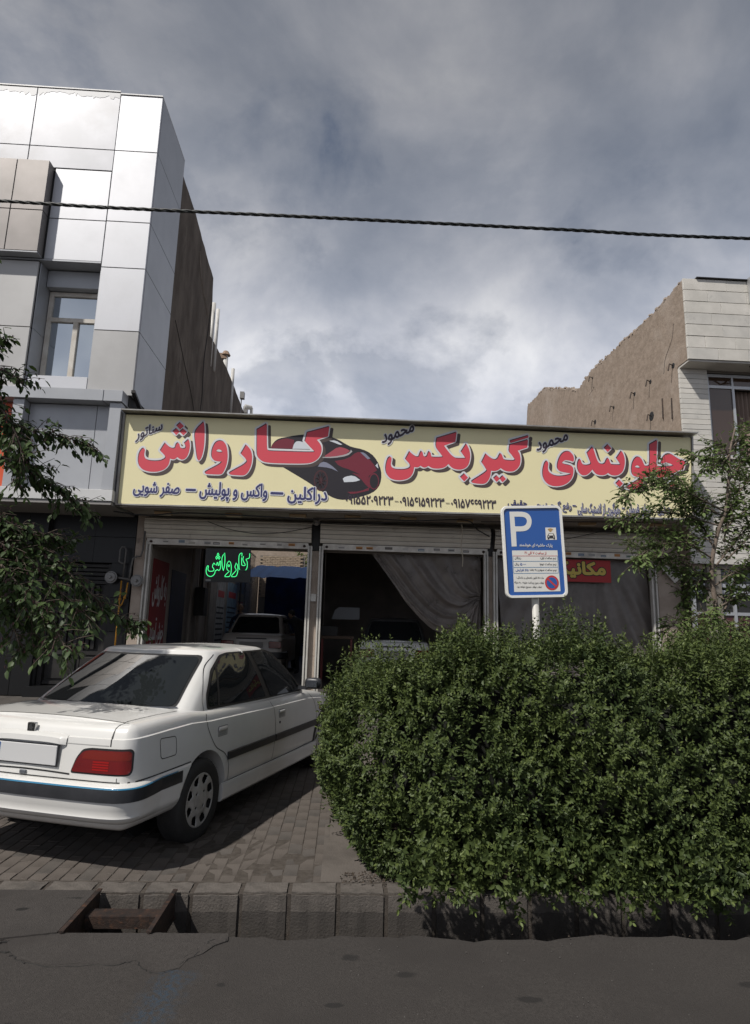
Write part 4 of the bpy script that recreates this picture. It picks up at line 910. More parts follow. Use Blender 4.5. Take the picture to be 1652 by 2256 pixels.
# ground floor shop door beside the tree
bx('transom_box', M_ALUG, b, 6.75, 9.0, 11.6, 11.75, 2.55, 2.62)
dw = MB()
for x in (6.70, 7.05, 7.5, 8.1, 8.9): dw.box(x, x + .055, 11.62, 11.7, .3, 3.4)
dw.box(6.755, 8.9, 11.63, 11.69, 2.42, 2.50).box(6.755, 8.9, 11.63, 11.69, 2.02, 2.08)
df = dw.build('door_frame', M_ALUG, b)
bx('pane', mat('dark_glass', (.012, .012, .013), .08, spec=.8), df, 6.756, 8.9, 11.655, 11.66, 2.62, 3.4)
bx('pane', mat('maroon_sheet', (.06, .02, .02), .5), df, 6.756, 8.9, 11.655, 11.66, .3, 2.02)
bx('mesh_pane', M_GAP, df, 6.756, 8.9, 11.66, 11.665, 2.08, 2.42)
# torn protective film along the top panels
for xa, xb, sd_ in ((-6.48, -4.86, 3), (-8.28, -6.50, 9)):
    rr = random.Random(sd_); q = [(xa, 12.115), (xb, 12.115)]; x = xb
    while x > xa:
        q.append((x, 12.0 + rr.uniform(-.05, .05) + .03 * math.sin(x * 5))); x -= rr.uniform(.02, .07)
    q.append((xa, 12.0))
    vs, fs = fill([q], 0, 0)
    MB().add([(v[0], 10.9965, v[1]) for v in vs], fs).build('film_remnant', mat('white_film', (.62, .62, .62), .5), t_clad, fix=False)
# cracks and repaired bands in the two bare side walls
def crack(par, X, pts, r, m, name='crack'):
    MB().tube([(X, a, c) for a, c in catmull(pts, 5)], r, 4).build(name, m, par)


mrep = mat('lighter_mortar_repair', (.22, .19, .165), .95, col2=(.15, .128, .11), nscale=5, bump=.6, bscale=30)
crack(t_clad, -3.995, [(16.2, 10.4), (16.1, 9.6), (15.9, 8.6), (16.0, 7.6), (15.8, 6.6), (15.9, 5.6)], .014, M_GAP)
crack(t_clad, -3.995, [(13.1, 8.3), (14.3, 7.6), (15.0, 7.2), (16.2, 6.3), (17.2, 5.9)], .008, M_GAP)
crack(t_clad, -3.995, [(14.6, 11.0), (14.9, 10.5), (15.4, 10.2), (15.9, 9.9)], .03, mrep, 'mortar_repair')
crack(b, XR + .004, [(11.6, 8.0), (11.7, 7.7), (12.0, 7.4), (12.1, 7.1)], .010, M_GAP)
crack(b, XR + .004, [(15.8, 8.6), (15.8, 8.3), (15.7, 8.25), (16.1, 8.15)], .008, M_GAP)
crack(b, XR + .004, [(17.9, 6.9), (17.8, 6.4), (17.9, 5.9)], .009, M_GAP)

# ------------------------------------------------------------------ shop building
M_WALLB = mat('beige_render', (.36, .30, .25), .85, col2=(.27, .22, .18), nscale=3, bump=.3, bscale=40, col3=(.14, .11, .09), n3scale=2.4, c3=(.6, .72))
M_IRONW = mat('white_painted_iron', (.50, .485, .45), .5, col2=(.42, .40, .36), nscale=5, col3=(.22, .13, .08), n3scale=12, c3=(.66, .74))
M_SLAT = mat('shutter_slat_paint', (.62, .58, .51), .48, col2=(.54, .50, .44), nscale=3, col3=(.34, .30, .25), n3scale=5, c3=(.6, .74))
M_INT = mat('interior_wall', (.26, .225, .195), .85, col2=(.19, .165, .145), nscale=2)
M_CONC = mat('grimy_concrete', (.20, .18, .16), .9, col2=(.13, .115, .10), nscale=3)
YF = 12.0
s = thing('repair_shop', 'single storey garage shop with three roller shutter bays', 'shop', (1.2, 12, .3))
# roof, lintel, pillars
bx('roof_slab', M_CONC, s, -3.99, XR - .01, 11.95, 16.6, 3.75, 4.05); bx('roof_slab', M_CONC, s, -.66, XR - .01, 16.61, 18.2, 3.75, 4.05)
bx('lintel', M_CONC, s, -3.99, XR - .01, 12.12, 12.3, 3.06, 3.74)
bx('parapet', M_WALLB, s, -3.99, XR - .01, 12.0, 12.2, 4.06, 5.0)
bx('pillar', M_WALLB, s, -4.0, -3.80, 11.93, 12.3, .2, 3.74, .01)
bx('pillar', M_WALLB, s, 6.18, 6.66, 11.93, 12.3, .2, 3.74, .01)
bx('beam_dark', M_DKMET, s, -.645, -.50, 11.97, 12.1, 3.06, 3.6); bx('beam_dark', M_DKMET, s, 2.80, 2.92, 11.97, 12.1, 3.06, 3.6)
for x0, x1 in ((-3.795, -3.70), (-.72, -.635), (-.50, -.42), (2.72, 2.80), (2.90, 2.98), (6.05, 6.16)):
    pf = MB(); pf.box(x0, x0 + .012, 11.90, 12.0, .28, 3.14).box(x1 - .012, x1, 11.90, 12.0, .28, 3.14).box(x0 + .012, x1 - .012, 11.955, 12.0, .28, 3.14).box(x0 + .012, x0 + .03, 11.90, 11.912, .28, 3.14).box(x1 - .03, x1 - .012, 11.90, 11.912, .28, 3.14)
    pf.build('guide_rail', M_IRONW, s)
bx('mullion', M_WALLB, s, -.632, -.503, 11.985, 12.1, .28, 3.05); bx('mullion', M_WALLB, s, 2.803, 2.897, 11.985, 12.1, .28, 3.05)
bx('lock_plate', M_IRONW, s, -.63, -.52, 11.94, 11.983, 2.08, 2.22)
# inside
bx('floor_slab', mat('shop_floor', (.09, .08, .072), .7, col2=(.06, .054, .05), nscale=3), s, -4.3, XR, 12.1, 34, .1, FZ)
bx('floor_slab', MATS['shop_floor'], s, -3.75, XR, 12.6, 27.1, FZ + .003, .40)
bx('inner_wall', M_INT, s, -4.0, -3.76, 12.31, 17.6, .3, 3.74)
bx('inner_wall', M_INT, s, 6.4, 6.66, 12.31, 18, .3, 3.74)
bx('partition', M_INT, s, -.66, -.56, 12.51, 27.1, .3, 3.74); bx('back_wall', M_INT, s, -.55, 6.4, 17.9, 18.1, .3, 3.74)
bx('back_wall', mat('tarp_shade_backdrop', (.016, .022, .060), .9, col2=(.02, .012, .02), nscale=2), s, -3.2, -.67, 25.6, 25.65, .3, 3.75)  # added dark sheet, the shade under the tarpaulin put into its colour

# roller shutters
SH = [(-3.84, -.66), (-.49, 2.84), (2.93, 6.14)]
shut = None
labs = ('partly raised white roller shutter over the car wash bay', 'partly raised white roller shutter above the plastic curtained middle bay', 'partly raised white roller shutter over the red signed right bay')
for k, (x0, x1) in enumerate(SH):
    r_ = thing('roller_shutter', labs[k], 'shutter', ((x0 + x1) / 2, 11.9, 3.1), 'roller shutters of the garage')
    prof = [(11.93, 3.20), (11.90, 3.285), (11.86, 3.37), (11.835, 3.455), (11.85, 3.54), (11.91, 3.60)]
    for i in range(len(prof) - 1):
        (ya, za), (yb, zb) = prof[i], prof[i + 1]
        P = [(ya, za + .004), (ya - .012, za + .02), ((ya + yb) / 2 - .016, (za + zb) / 2), (yb - .010, zb - .012), (yb, zb - .003), (yb + .012, zb - .003), (ya + .012, za + .004)]
        MB().prism(P, lambda a_, b_: (x0, a_, b_), lambda a_, b_: (x1, a_, b_)).build('slat', M_SLAT, r_)
    bx('bottom_bar', mat('shutter_bar', (.66, .63, .57), .5, col2=(.40, .37, .33), nscale=4), r_, x0 + .05, x1 - .05, 11.915, 11.945, 3.075, 3.19, .003)
    MB().disc((x0 + .13, 11.915, 3.13), (0, -1, 0), .028, .022, .03, 10).disc((x1 - .13, 11.915, 3.13), (0, -1, 0), .028, .022, .03, 10).build('lock', M_RUST, r_)
    x = x0 + .35
    while x < x1 - .4:
        c = random.choice([(.35, .33, .28), (.08, .14, .22), (.12, .11, .10), (.42, .40, .36), (.14, .18, .22), (.40, .18, .05), (.20, .20, .19), (.3, .30, .29), (.45, .43, .40)])
        w_ = random.uniform(.10, .15); h_ = random.uniform(.035, .055); z = 3.10 + random.uniform(0, .025)
        st = bx('sticker', mat('sticker_%d' % int(c[0] * 100 + c[2] * 1000), c, .6), r_, x, x + w_, 11.9125, 11.9145, z, z + h_)
        if random.random() < .8: bx('print_line', M_GAP if c[0] > .2 else mat('print_white', (.5, .5, .5), .6), st, x + .012, x + w_ - .012, 11.911, 11.912, z + h_ * .3, z + h_ * .5)
        x += w_ + random.uniform(.03, .24)

# ------------------------------------------------------------------ the long sign
M_SIGNY = mat('sign_vinyl_yellow', (.73, .67, .41), .55, col2=(.70, .64, .39), nscale=.9)
M_SR = mat('print_red', (.56, .055, .08), .55); M_SW = mat('print_pale_grey', (.60, .60, .62), .55); M_SK = mat('print_dark', (.03, .02, .035), .55)
M_SS = mat('print_shadow_brown', (.060, .042, .038), .55); M_SN = mat('print_navy', (.028, .03, .115), .55)
sg = thing('shop_sign', 'long yellow shop sign with big red lettering above the shutters', 'sign', (1.2, 11, 4.5))


def yz(x): return 0


SIGNF = [(-4.03, 3.655), (6.36, 3.745), (6.45, 5.30), (-4.05, 5.30)]
MB().prism(SIGNF, lambda a_, b_: (a_, 10.90, b_), lambda a_, b_: (a_, 11.0, b_)).build('sign_face', M_SIGNY, sg)
bk = MB(); bk.prism([(-4.05, 3.66), (6.36, 3.75), (6.45, 5.29), (-4.05, 5.29)], lambda a_, b_: (a_, 11.005, b_), lambda a_, b_: (a_, 11.45, b_))
bk.build('sign_box', mat('sign_side_metal', (.30, .30, .29), .5, metal=.4), sg)
M_LIP = mat('lip_metal', (.33, .33, .32), .45, metal=.5, col2=(.22, .2, .18), nscale=3)
lp = [(-4.08, 5.325), (-1.0, 5.33), (1.4, 5.335), (4.0, 5.33), (6.50, 5.335)]
for a_, c_ in zip(lp[:-1], lp[1:]):
    o = (random.uniform(-.006, .006))
    MB().prism([(a_[0], a_[1] + o), (c_[0], c_[1] + o), (c_[0], c_[1] + .022 + o), (a_[0], a_[1] + .022 + o)], lambda u, v: (u, 10.72, v), lambda u, v: (u, 11.5, v - .0)).build('lip', M_LIP, sg)
MB().prism([(-4.075, 3.625), (6.37, 3.715), (6.37, 3.745), (-4.075, 3.65)], lambda u, v: (u, 10.875, v), lambda u, v: (u, 11.0, v)).build('edge_trim', M_LIP, sg)
MB().prism([(-4.075, 3.65), (-4.035, 3.65), (-4.055, 5.32), (-4.095, 5.32)], lambda u, v: (u, 10.875, v), lambda u, v: (u, 11.0, v)).build('edge_trim', M_LIP, sg)
MB().prism([(6.37, 3.745), (6.40, 3.745), (6.49, 5.32), (6.46, 5.32)], lambda u, v: (u, 10.875, v), lambda u, v: (u, 11.0, v)).build('edge_trim', M_LIP, sg)
# printed car
MC = {'black': mat('print_black', (.012, .009, .014), .5), 'maroon': mat('print_maroon', (.15, .016, .030), .4), 'rose': mat('print_rose', (.33, .06, .08), .4), 'pale': mat('print_pale', (.55, .58, .62), .5),
      'greyblue': mat('print_greyblue', (.20, .21, .28), .4), 'trim': mat('print_trim', (.36, .34, .35), .5), 'darkred': mat('print_darkred', (.05, .012, .016), .5)}
d = .0
for k, (c, polys) in enumerate(SIGN_CAR):
    vs, fs = fill(polys, 0, 1)
    dd = 10.8985 - k * .00012
    MB().add([(v[0], dd, v[1]) for v in vs], fs).build('printed_car', MC[c], sg, fix=False)
# red letters: shadow, pale outline, dark edge, red face
for name, mm, grow, dx, dz, dep in (('letter_shadow', M_SS, .026, .062, -.058, .0016), ('letter_outline', M_SW, .034, 0, 0, .0032), ('letter_edge', M_SK, 0, 0, 0, .0052), ('letter', M_SR, 0, .013, -.014, .0060)):
    for polys in SIGN_LETTERS:
        vs, fs = fill(polys, 0, 2)
        ring = [(0, 0)] + ([(grow * math.cos(t), grow * math.sin(t)) for t in np.linspace(0, 2 * math.pi, 16, endpoint=False)] if grow else [])
        mb = MB()
        for k, (ru, rv) in enumerate(ring): mb.add([(v[0] + dx + ru, 10.90 - dep - k * .00008, v[1] + dz + rv) for v in vs], fs)
        mb.build(name, mm, sg, fix=False)
FR = lambda u, v, d_: (u, 10.90 - d_, v)


def outlined(s_, box, mfront, rot=0, bold=.028, grow=.05, sh=True):
    if sh: plane_text('lettering_shadow', s_, M_SS, sg, box, FR, .0050, bold, rot=rot, grow=grow * .5, shift=(.014, -.013))
    plane_text('lettering_outline', s_, M_SW, sg, box, FR, .0066, bold, rot=rot, grow=grow)
    plane_text('lettering', s_, mfront, sg, box, FR, .0082, bold, rot=rot)


outlined('سناتور', (-3.83, -3.38, 4.88, 5.12), M_SK, R(24), .03, .055, False)
outlined('محمود', (.61, 1.19, 5.0, 5.23), M_SK, R(24), .03, .055, False)
outlined('محمود', (3.49, 4.08, 4.965, 5.185), M_SK, R(22), .03, .055, False)
outlined('دراکلین', (-1.06, -.36, 3.765, 4.07), M_SN); outlined('–', (-1.36, -1.15, 3.925, 3.95), M_SN)
outlined('واکس و پولیش', (-2.62, -1.43, 3.765, 4.10), M_SN); outlined('–', (-2.86, -2.70, 3.93, 3.955), M_SN)
outlined('صفر شویی', (-3.78, -2.98, 3.80, 4.06), M_SN)
x = -.02
for k, ph in enumerate(('۰۹۱۵۵۲۰۹۲۲۳', '۰۹۱۵۶۱۵۹۲۲۳', '۰۹۱۵۷۶۶۹۲۲۳')):
    xe = (.83, 1.76, 2.71)[k]
    plane_text('phone_number', ph, M_SK, sg, (x, xe, 3.795, 3.955), FR, .0080, .022, rtl=False)
    if k < 2: bx('dash', M_SK, sg, xe + .03, xe + .10, 10.890, 10.892, 3.865, 3.875)
    x = xe + .13
plane_text('lettering', 'حقیقی', M_SN, sg, (2.93, 3.28, 3.84, 3.97), FR, .0080, .03)
outlined('رفع گیج خوری', (3.42, 4.10, 3.78, 3.98), M_SN, 0, .012, .03); outlined('–', (4.13, 4.19, 3.90, 3.915), M_SN, 0, .01, .03)
outlined('جلوگیری از لاستیک سایی', (4.22, 5.02, 3.73, 3.99), M_SN, 0, .012, .03); outlined('–', (5.05, 5.10, 3.885, 3.90), M_SN, 0, .01, .03)
outlined('میزان فرمان', (5.14, 5.62, 3.76, 3.98), M_SN, 0, .012, .03); outlined('تعلیق', (5.72, 5.95, 3.78, 3.95), M_SN, 0, .012, .03)

# canopy under the sign with lamps and loose cables
cn = bx('canopy', mat('canopy_sheet', (.30, .27, .24), .8, col2=(.20, .17, .15), nscale=2.5), s, -4.0, 6.6, 11.46, 12.1, 3.69, 3.72)
MB().prism([(-4.0, 3.60), (6.5, 3.69), (6.5, 3.71), (-4.0, 3.62)], lambda u, v: (u, 10.92, v), lambda u, v: (u, 12.1, v + .03)).build('canopy', MATS['canopy_sheet'], s)
lampm = mat('tan_lamp_box', (.33, .22, .115), .6)
lx = [-3.34, -2.07, -.89, .12, 1.15, 2.23, 3.42, 4.57, 5.9]
L0 = thing('canopy_lamp', 'tan box lamp under the sign, leftmost of the row', 'lamp', (lx[0], 11.3, 3.60), 'tan lamps under the sign', local=True)
MB().box(-.15, .15, -.07, .07, -.05, 0, .006).build('lamp_body', lampm, L0)
MB().box(-.13, .13, -.05, .05, -.058, -.052).build('lens', mat('lamp_lens', (.42, .36, .26), .4), L0)
desc = ['', 'above the neon board', 'before the first post', 'right of the first post', 'above the plastic curtain', 'beside the hanging cord', 'left of the parking sign top', 'above the red sign', 'behind the young tree']
for k, x in enumerate(lx[1:], 1):
    c = copy_tree(L0); c.location = (x, 11.3 + random.uniform(-.05, .05), 3.60 + (x + 4) * .009); c['label'] = 'tan box lamp under the sign, ' + desc[k]
    c.rotation_euler = (0, 0, random.uniform(-.08, .08))
mcab = mat('black_cable', (.012, .012, .012), .5)


def cable(name, P, r, m=None, label=None, cat='cable', group=None, n=6):
    o = MB().tube(catmull(P, 8), r, n).build(name, m or mcab, smooth=True)
    return tag(o, label, cat, group)


zc_ = lambda x: 3.50 + (x + 4) * .009
cable('cable', [(-4.2, 11.2, 3.56), (-3.6, 11.15, zc_(-3.6)), (-2.9, 11.1, zc_(-2.9) + .05), (-1.8, 11.1, zc_(-1.8) + .03), (-.6, 11.15, zc_(-.6))], .014, label='thick black cable looping under the left end of the sign')
cable('cable', [(-2.6, 11.6, 3.5), (-2.2, 11.7, 3.38), (-1.7, 11.75, 3.32), (-1.2, 11.75, 3.36), (-.6, 11.8, 3.5)], .007, label='thin sagging wire in front of the car wash shutter')
cable('cable', [(-.6, 11.2, 3.55), (.3, 11.15, 3.58), (1.2, 11.1, 3.56), (2.2, 11.2, 3.62), (2.5, 11.5, 3.5), (2.8, 11.8, 3.42)], .012, label='black cable running along the middle of the canopy')
cable('cable', [(-.6, 11.3, 3.5), (.1, 11.3, 3.48), (.8, 11.2, 3.53), (1.9, 11.25, 3.56), (2.6, 11.4, 3.59)], .008, label='thinner black wire under the canopy middle')
cable('cable', [(2.9, 11.7, 3.42), (3.6, 11.8, 3.36), (4.3, 11.8, 3.42), (5.2, 11.5, 3.62)], .007, label='thin black wire sagging over the right shutter')
cable('cable', [(2.5, 11.2, 3.6), (3.6, 11.1, 3.62), (4.8, 11.1, 3.66), (6.2, 11.2, 3.70)], .010, label='black cable under the right end of the sign')
cable('cord', [(2.19, 11.45, 3.66), (2.20, 11.45, 3.4), (2.18, 11.45, 3.15), (2.21, 11.45, 2.95), (2.20, 11.45, 2.78)], .009, mat('pale_cord', (.38, .33, .26), .8), 'pale twisted cord hanging in front of the middle shutter', 'cord')
jb = MB(); jb.disc((-.56, 11.62, 3.56), (0, -1, -.3), .07, .05, .14, 10).tube([(-.56, 11.8, 3.62), (-.56, 11.6, 3.55), (-.62, 11.45, 3.5)], .02)
tag(jb.build('floodlight', M_CONC), 'dusty grey floodlight above the first shutter post', 'light')

# ------------------------------------------------------------------ neon board
nb = thing('neon_board', 'black board with glowing green neon lettering in the car wash bay', 'neon sign', (-2.24, 11.96, 2.72))
MB().prism([(-2.643, 2.387), (-1.791, 2.403), (-1.812, 3.047), (-2.67, 3.033)], lambda u, v: (u, 11.955, v), lambda u, v: (u, 11.975, v)).build('board', mat('black_acrylic', (.006, .006, .006), .3), nb)
M_NEON = mat('neon_green', (.02, .3, .1), .4, emit=(.07, 1.0, .30), estr=1.15)
M_NEONOFF = mat('neon_unlit', (.06, .11, .10), .4)
for closed, dim, p in NEON:
    q = p if len(p) < 4 else p
    P = [(a, 11.935, b_) for a, b_ in (q if len(q) < 3 or closed else [tuple(v) for v in catmull(q, 3)])]
    if closed: P = [(a, 11.935, b_) for a, b_ in chaikin(chaikin(q, 80), 80)]
    MB().tube(P, .0062, 6, closed=bool(closed)).build('neon_tube', M_NEONOFF if dim else M_NEON, nb, smooth=True)
bx('maker_plate', mat('grey_plate', (.2, .2, .2), .5), nb, -2.635, -2.54, 11.95, 11.954, 2.41, 2.44)

# ------------------------------------------------------------------ red signs and banners
rs = thing('red_sign', 'red board with yellow lettering hanging in the right bay', 'sign', (4.78, 12.03, 2.83))
bx('board', mat('red_board', (.33, .018, .020), .6), rs, 3.9, 5.29, 12.03, 12.05, 2.61, 3.05)
FRS = lambda u, v, d_: (u, 12.03 - d_, v)
plane_text('lettering_edge', 'مکانیکی', mat('sign_black', (.012, .012, .012), .6), rs, (4.0, 5.17, 2.69, 3.0), FRS, .003, .05, grow=.05)
plane_text('lettering', 'مکانیکی', mat('sign_yellow', (.52, .40, .08), .6), rs, (4.0, 5.17, 2.69, 3.0), FRS, .005, .05)
wb = thing('wall_banner', 'red welcome banner with white lettering on the left wall of the bay', 'banner', (-3.75, 13, 2.1))
bx('cloth', mat('banner_red', (.16, .012, .014), .7), wb, -3.755, -3.74, 12.32, 13.40, .7, 2.85)
FW = lambda u, v, d_: (-3.74 + d_, u, v)
plane_text('lettering', 'به کارواش', mat('banner_white', (.5, .5, .5), .7), wb, (12.40, 13.32, 1.92, 2.55), FW, .004, .02)
plane_text('lettering', 'خوش آمدید', MATS['banner_white'], wb, (12.40, 13.32, 1.15, 1.7), FW, .004, .02)
for nm, y0, y1, z0, z1, c, lab in (('wall_banner', 13.7, 14.9, .8, 2.75, (.012, .016, .045), 'dark blue banner on the left wall behind the red one'),
                                   ('poster', 18.6, 19.9, .9, 2.9, (.30, .30, .29), 'tall white price list poster on the courtyard wall'),
                                   ('poster', 20.3, 22.0, .95, 2.95, (.16, .24, .30), 'pale blue poster with a red headline on the courtyard wall'),
                                   ('poster', 22.3, 23.6, 1.2, 2.7, (.30, .22, .12), 'small tan poster furthest back on the courtyard wall')):
    o = bx(nm, mat('print_%d' % int(y0 * 10), c, .7, col2=tuple(v * .5 for v in c), nscale=4), None, -3.752, -3.74, y0, y1, z0, z1)
    tag(o, lab, 'banner' if 'banner' in nm else 'poster')
    if y0 > 18:
        bx('headline', mat('head_red', (.30, .03, .03), .7), o, -3.739, -3.735, y0 + .2, y1 - .15, z1 - .5, z1 - .3)
        for k in range(7): bx('print_line', M_GAP, o, -3.739, -3.736, y0 + .1, y1 - .15, z0 + .2 + k * .16, z0 + .25 + k * .16)
# hung things on the left wall
tag(MB().box(-3.74, -3.5, 15.9, 16.3, 1.8, 2.5).tube([(-3.6, 16, 2.5), (-3.6, 16, 3.7)], .03).build('wall_heater', M_DKMET), 'dark box hanging on the left shop wall', 'box')
for k, y in enumerate((15.3, 16.2, 17.2)): tag(MB().tube([(-3.7, y, .3), (-3.7, y, 3.74)], .04, 8).build('wall_pipe', M_INT), ('first', 'second', 'third')[k] + ' vertical pipe on the left shop wall counted from the street', 'pipe', 'pipes on the shop wall')

# ------------------------------------------------------------------ courtyard behind
M_BRK = mat('yellow_brick', (.34, .27, .20), .9, col2=(.25, .195, .145), nscale=9, bump=.4, bscale=60)
cw = thing('courtyard_wall', 'yellow brick courtyard wall seen through the car wash bay', 'wall', (-3.2, 26, .3))
bx('mortar_core', M_MORT, cw, -3.99, -3.775, 17.65, 27.6, .3, 3.9); bx('mortar_core', M_MORT, cw, -3.7, -1.75, 27.23, 27.5, .3, 4.60); bx('mortar_core', M_MORT, cw, -1.75, 5, 27.3, 27.5, .3, 3.6)
bxr = MB(); nb_ = 0
for r_ in range(24):
    z = 2.78 + r_ * .075; x = -3.7 + (.11 if r_ % 2 else 0)
    while x < -1.95:
        yo = random.uniform(-.008, .008)
        if nb_ < 270: bx('brick', M_BRK, cw, x + .006, x + .214, 27.18 + yo, 27.22 + yo, z + .006, z + .069); nb_ += 1
        x += .22
for r_ in range(42):
    z = .8 + r_ * .075; y = 17.7 + (.11 if r_ % 2 else 0)
    while y < 27.1:
        if z > 3.2 or y > 23.8: bxr.box(-3.775, -3.745 + random.uniform(-.006, .006), y + .006, y + .214, z + .006, z + .069)
        y += .22
bxr.build('brick', M_BRK, cw, kind='stuff')
nw = bx('neighbour_building', M_MUD, None, -12, 14, 33, 40, .1, 7.4); tag(nw, 'plain brown rendered building closing the view behind the courtyard', 'building')
bx('render_band', M_CONC, cw, -3.774, -3.748, 17.7, 23.7, .3, 3.1)
fn = thing('wall_railing', 'dark iron railing on top of the courtyard brick wall', 'railing', (-3.88, 24, 3.9))
for y in np.arange(20.0, 27.2, .3): MB().tube([(-3.88, y, 3.9), (-3.88, y, 4.55)], .012, 5).build('bar', M_DKMET, fn)
MB().tube([(-3.88, 20, 4.5), (-3.88, 27.2, 4.5)], .015, 5).build('rail', M_DKMET, fn)
tp = MB(); n_ = 14
for i in range(n_):
    for j in range(6):
        f = lambda a, b_: (-3.6 + a / n_ * 2.9, 21.5 + b_ / 6 * 4.2, 3.22 + b_ / 6 * .78 + .018 * math.sin(a * 1.3 + b_) + .02 * math.sin(a * 2.7))
        tp.quad(f(i, j), f(i + 1, j), f(i + 1, j + 1), f(i, j + 1))
tag(tp.build('tarpaulin', mat('blue_tarp', (.20, .38, .78), .6, transl=.6), smooth=True, fix=False), 'blue tarpaulin awning stretched over the courtyard', 'tarpaulin')
for k in range(2): tag(MB().tube([(-3.55 + k * 2.8, 21.6, .3), (-3.55 + k * 2.8, 21.6, 3.27)], .03, 6).build('tarpaulin_post', M_DKMET), ('left', 'right')[k] + ' post holding the blue tarpaulin', 'post')

# ------------------------------------------------------------------ plastic curtains
M_PLAS = mat('clear_plastic_sheet', (.24, .21, .19), .34, spec=.45, alpha=.66, col2=(.15, .13, .118), nscale=4)


def sheet_pts(fun, nu, nv):
    m_ = MB(); vs = [fun(i / nu, j / nv) for j in range(nv + 1) for i in range(nu + 1)]
    fs = [(j * (nu + 1) + i, j * (nu + 1) + i + 1, (j + 1) * (nu + 1) + i + 1, (j + 1) * (nu + 1) + i) for j in range(nv) for i in range(nu)]
    return m_.add(vs, fs)


HEM = np.array(catmull([(.50, 3.09), (.95, 2.50), (1.32, 2.01), (1.82, 1.58), (2.30, 1.60), (2.62, 2.02), (2.71, 2.26)], 12)); HS = np.linspace(0, 1, len(HEM))


def cur1(u, v):
    """every thread runs from the top rail to the gather at the right post; the free hem (u=0) hangs lowest"""
    hx, hz = np.interp(v, HS, HEM[:, 0]), np.interp(v, HS, HEM[:, 1])
    xt = .50 + 2.20 * u; lx_, lz_ = xt + (2.71 - xt) * v, 3.09 + (2.26 - 3.09) * v
    sg_ = math.sin(math.pi * v) * .18 * (1 - u)
    k = (1 - u) ** 1.15
    x = lx_ * (1 - k) + hx * k; z = lz_ * (1 - k) + hz * k - sg_ * u
    fold = math.sin(u * 30 + 2.2 * v) * .030 + math.sin(u * 63 + v * 6) * .013 + math.sin(u * 12 - v * 5) * .03 + math.sin(u * 110 + v * 9) * .004
    env = .35 + .9 * math.sin(math.pi * min(1, v * 1.1)) if v < .9 else .5
    return (x, 12.17 + fold * env * (1 - .5 * v), z)


tag(sheet_pts(cur1, 170, 40).build('plastic_curtain', M_PLAS, smooth=True, fix=False), 'dusty plastic sheet gathered to the right post of the middle bay', 'curtain')


def low1(u, v):
    z = 2.22 - v * 1.6; sp = .10 + v * .75
    x = 2.70 - u * sp * 1.2
    return (x, 12.17 + math.sin(u * 20 + v) * .02, z)


tag(sheet_pts(low1, 40, 12).build('plastic_curtain', M_PLAS, smooth=True, fix=False), 'hanging tail of plastic sheet below the gather of the middle bay', 'curtain')


def cur2(u, v):
    x = 3.0 + u * 3.05; z = 3.07 - v * 2.7
    k = (x - 5.05)
    x2 = x + (.25 * v * math.sin(k * 2.2))
    ray = math.sin(math.atan2(k, 3.9 - z) * 46) * .034 * min(1, v * 1.5)
    return (x2, 12.17 + ray + math.sin(u * 17 + v * 3) * .018 + math.sin(u * 47) * .006, z)


tag(sheet_pts(cur2, 150, 20).build('plastic_curtain', mat('grey_plastic_sheet', (.21, .187, .172), .36, spec=.45, alpha=.74, col2=(.14, .124, .114), nscale=3), smooth=True, fix=False), 'grey plastic sheet closing the whole right bay', 'curtain')
# things inside the middle bay
tb = thing('workbench', 'red framed workbench in the dark middle bay', 'workbench', (.0, 13.6, .3))
MB().box(-.45, .25, 13.4, 13.9, 1.36, 1.42).build('top', mat('wood_dark', (.06, .035, .02), .7), tb)
for x, y in ((-.42, 13.45), (.2, 13.45), (-.42, 13.85), (.2, 13.85)): MB().box(x - .02, x + .02, y - .02, y + .02, .3, 1.355).build('leg', mat('red_paint', (.12, .015, .012), .5), tb)
tag(MB().prism([(-.28, 1.80), (.42, 1.80), (.42, 2.10), (-.1, 2.10), (-.2, 2.03)], lambda a, b_: (a, 15.9, b_), lambda a, b_: (a, 15.95, b_)).build('van_window_panel', mat('van_window_glint', (.30, .31, .33), .3)), 'pale panel in place of a van window at the back of the middle bay', 'window')  # stands in for a van window, its glint put into the pale colour
tag(MB().box(-.45, -.1, 13.45, 13.8, 1.425, 1.62).build('tool_box', M_DKMET), 'dark tool box standing on the workbench', 'tool box')

# ------------------------------------------------------------------ cars
M_PAINT = mat('white_car_paint', (.60, .595, .575), .28, spec=.5, coat=.6, col2=(.555, .545, .52), nscale=2.2, rvar=.12)
M_TRIM = mat('black_bumper_plastic', (.016, .017, .020), .42, col2=(.026, .027, .031), nscale=9)
M_RUB = mat('window_rubber', (.010, .010, .010), .5)
M_CGL = mat('car_glass', (.012, .014, .015), .02, spec=.35)
M_TYRE = mat('tyre_rubber', (.014, .014, .014), .75, col2=(.022, .021, .020), nscale=14, bump=.3, bscale=90)
M_HUB = mat('wheel_cover_silver', (.46, .45, .43), .45, metal=.35, col2=(.34, .33, .31), nscale=9)
M_LAMP = mat('tail_lamp_red', (.105, .004, .006), .12, spec=.9, coat=.8, col2=(.14, .006, .008), nscale=5)
M_LAMPO = mat('tail_lamp_orange', (.15, .010, .006), .12, spec=.9, coat=.8)
M_CHROME = mat('chrome', (.5, .5, .5), .15, metal=1)
M_DARKIN = mat('wheel_well', (.006, .006, .006), .9)


def interp(x, xs_, ys_): return float(np.interp(x, xs_, ys_))


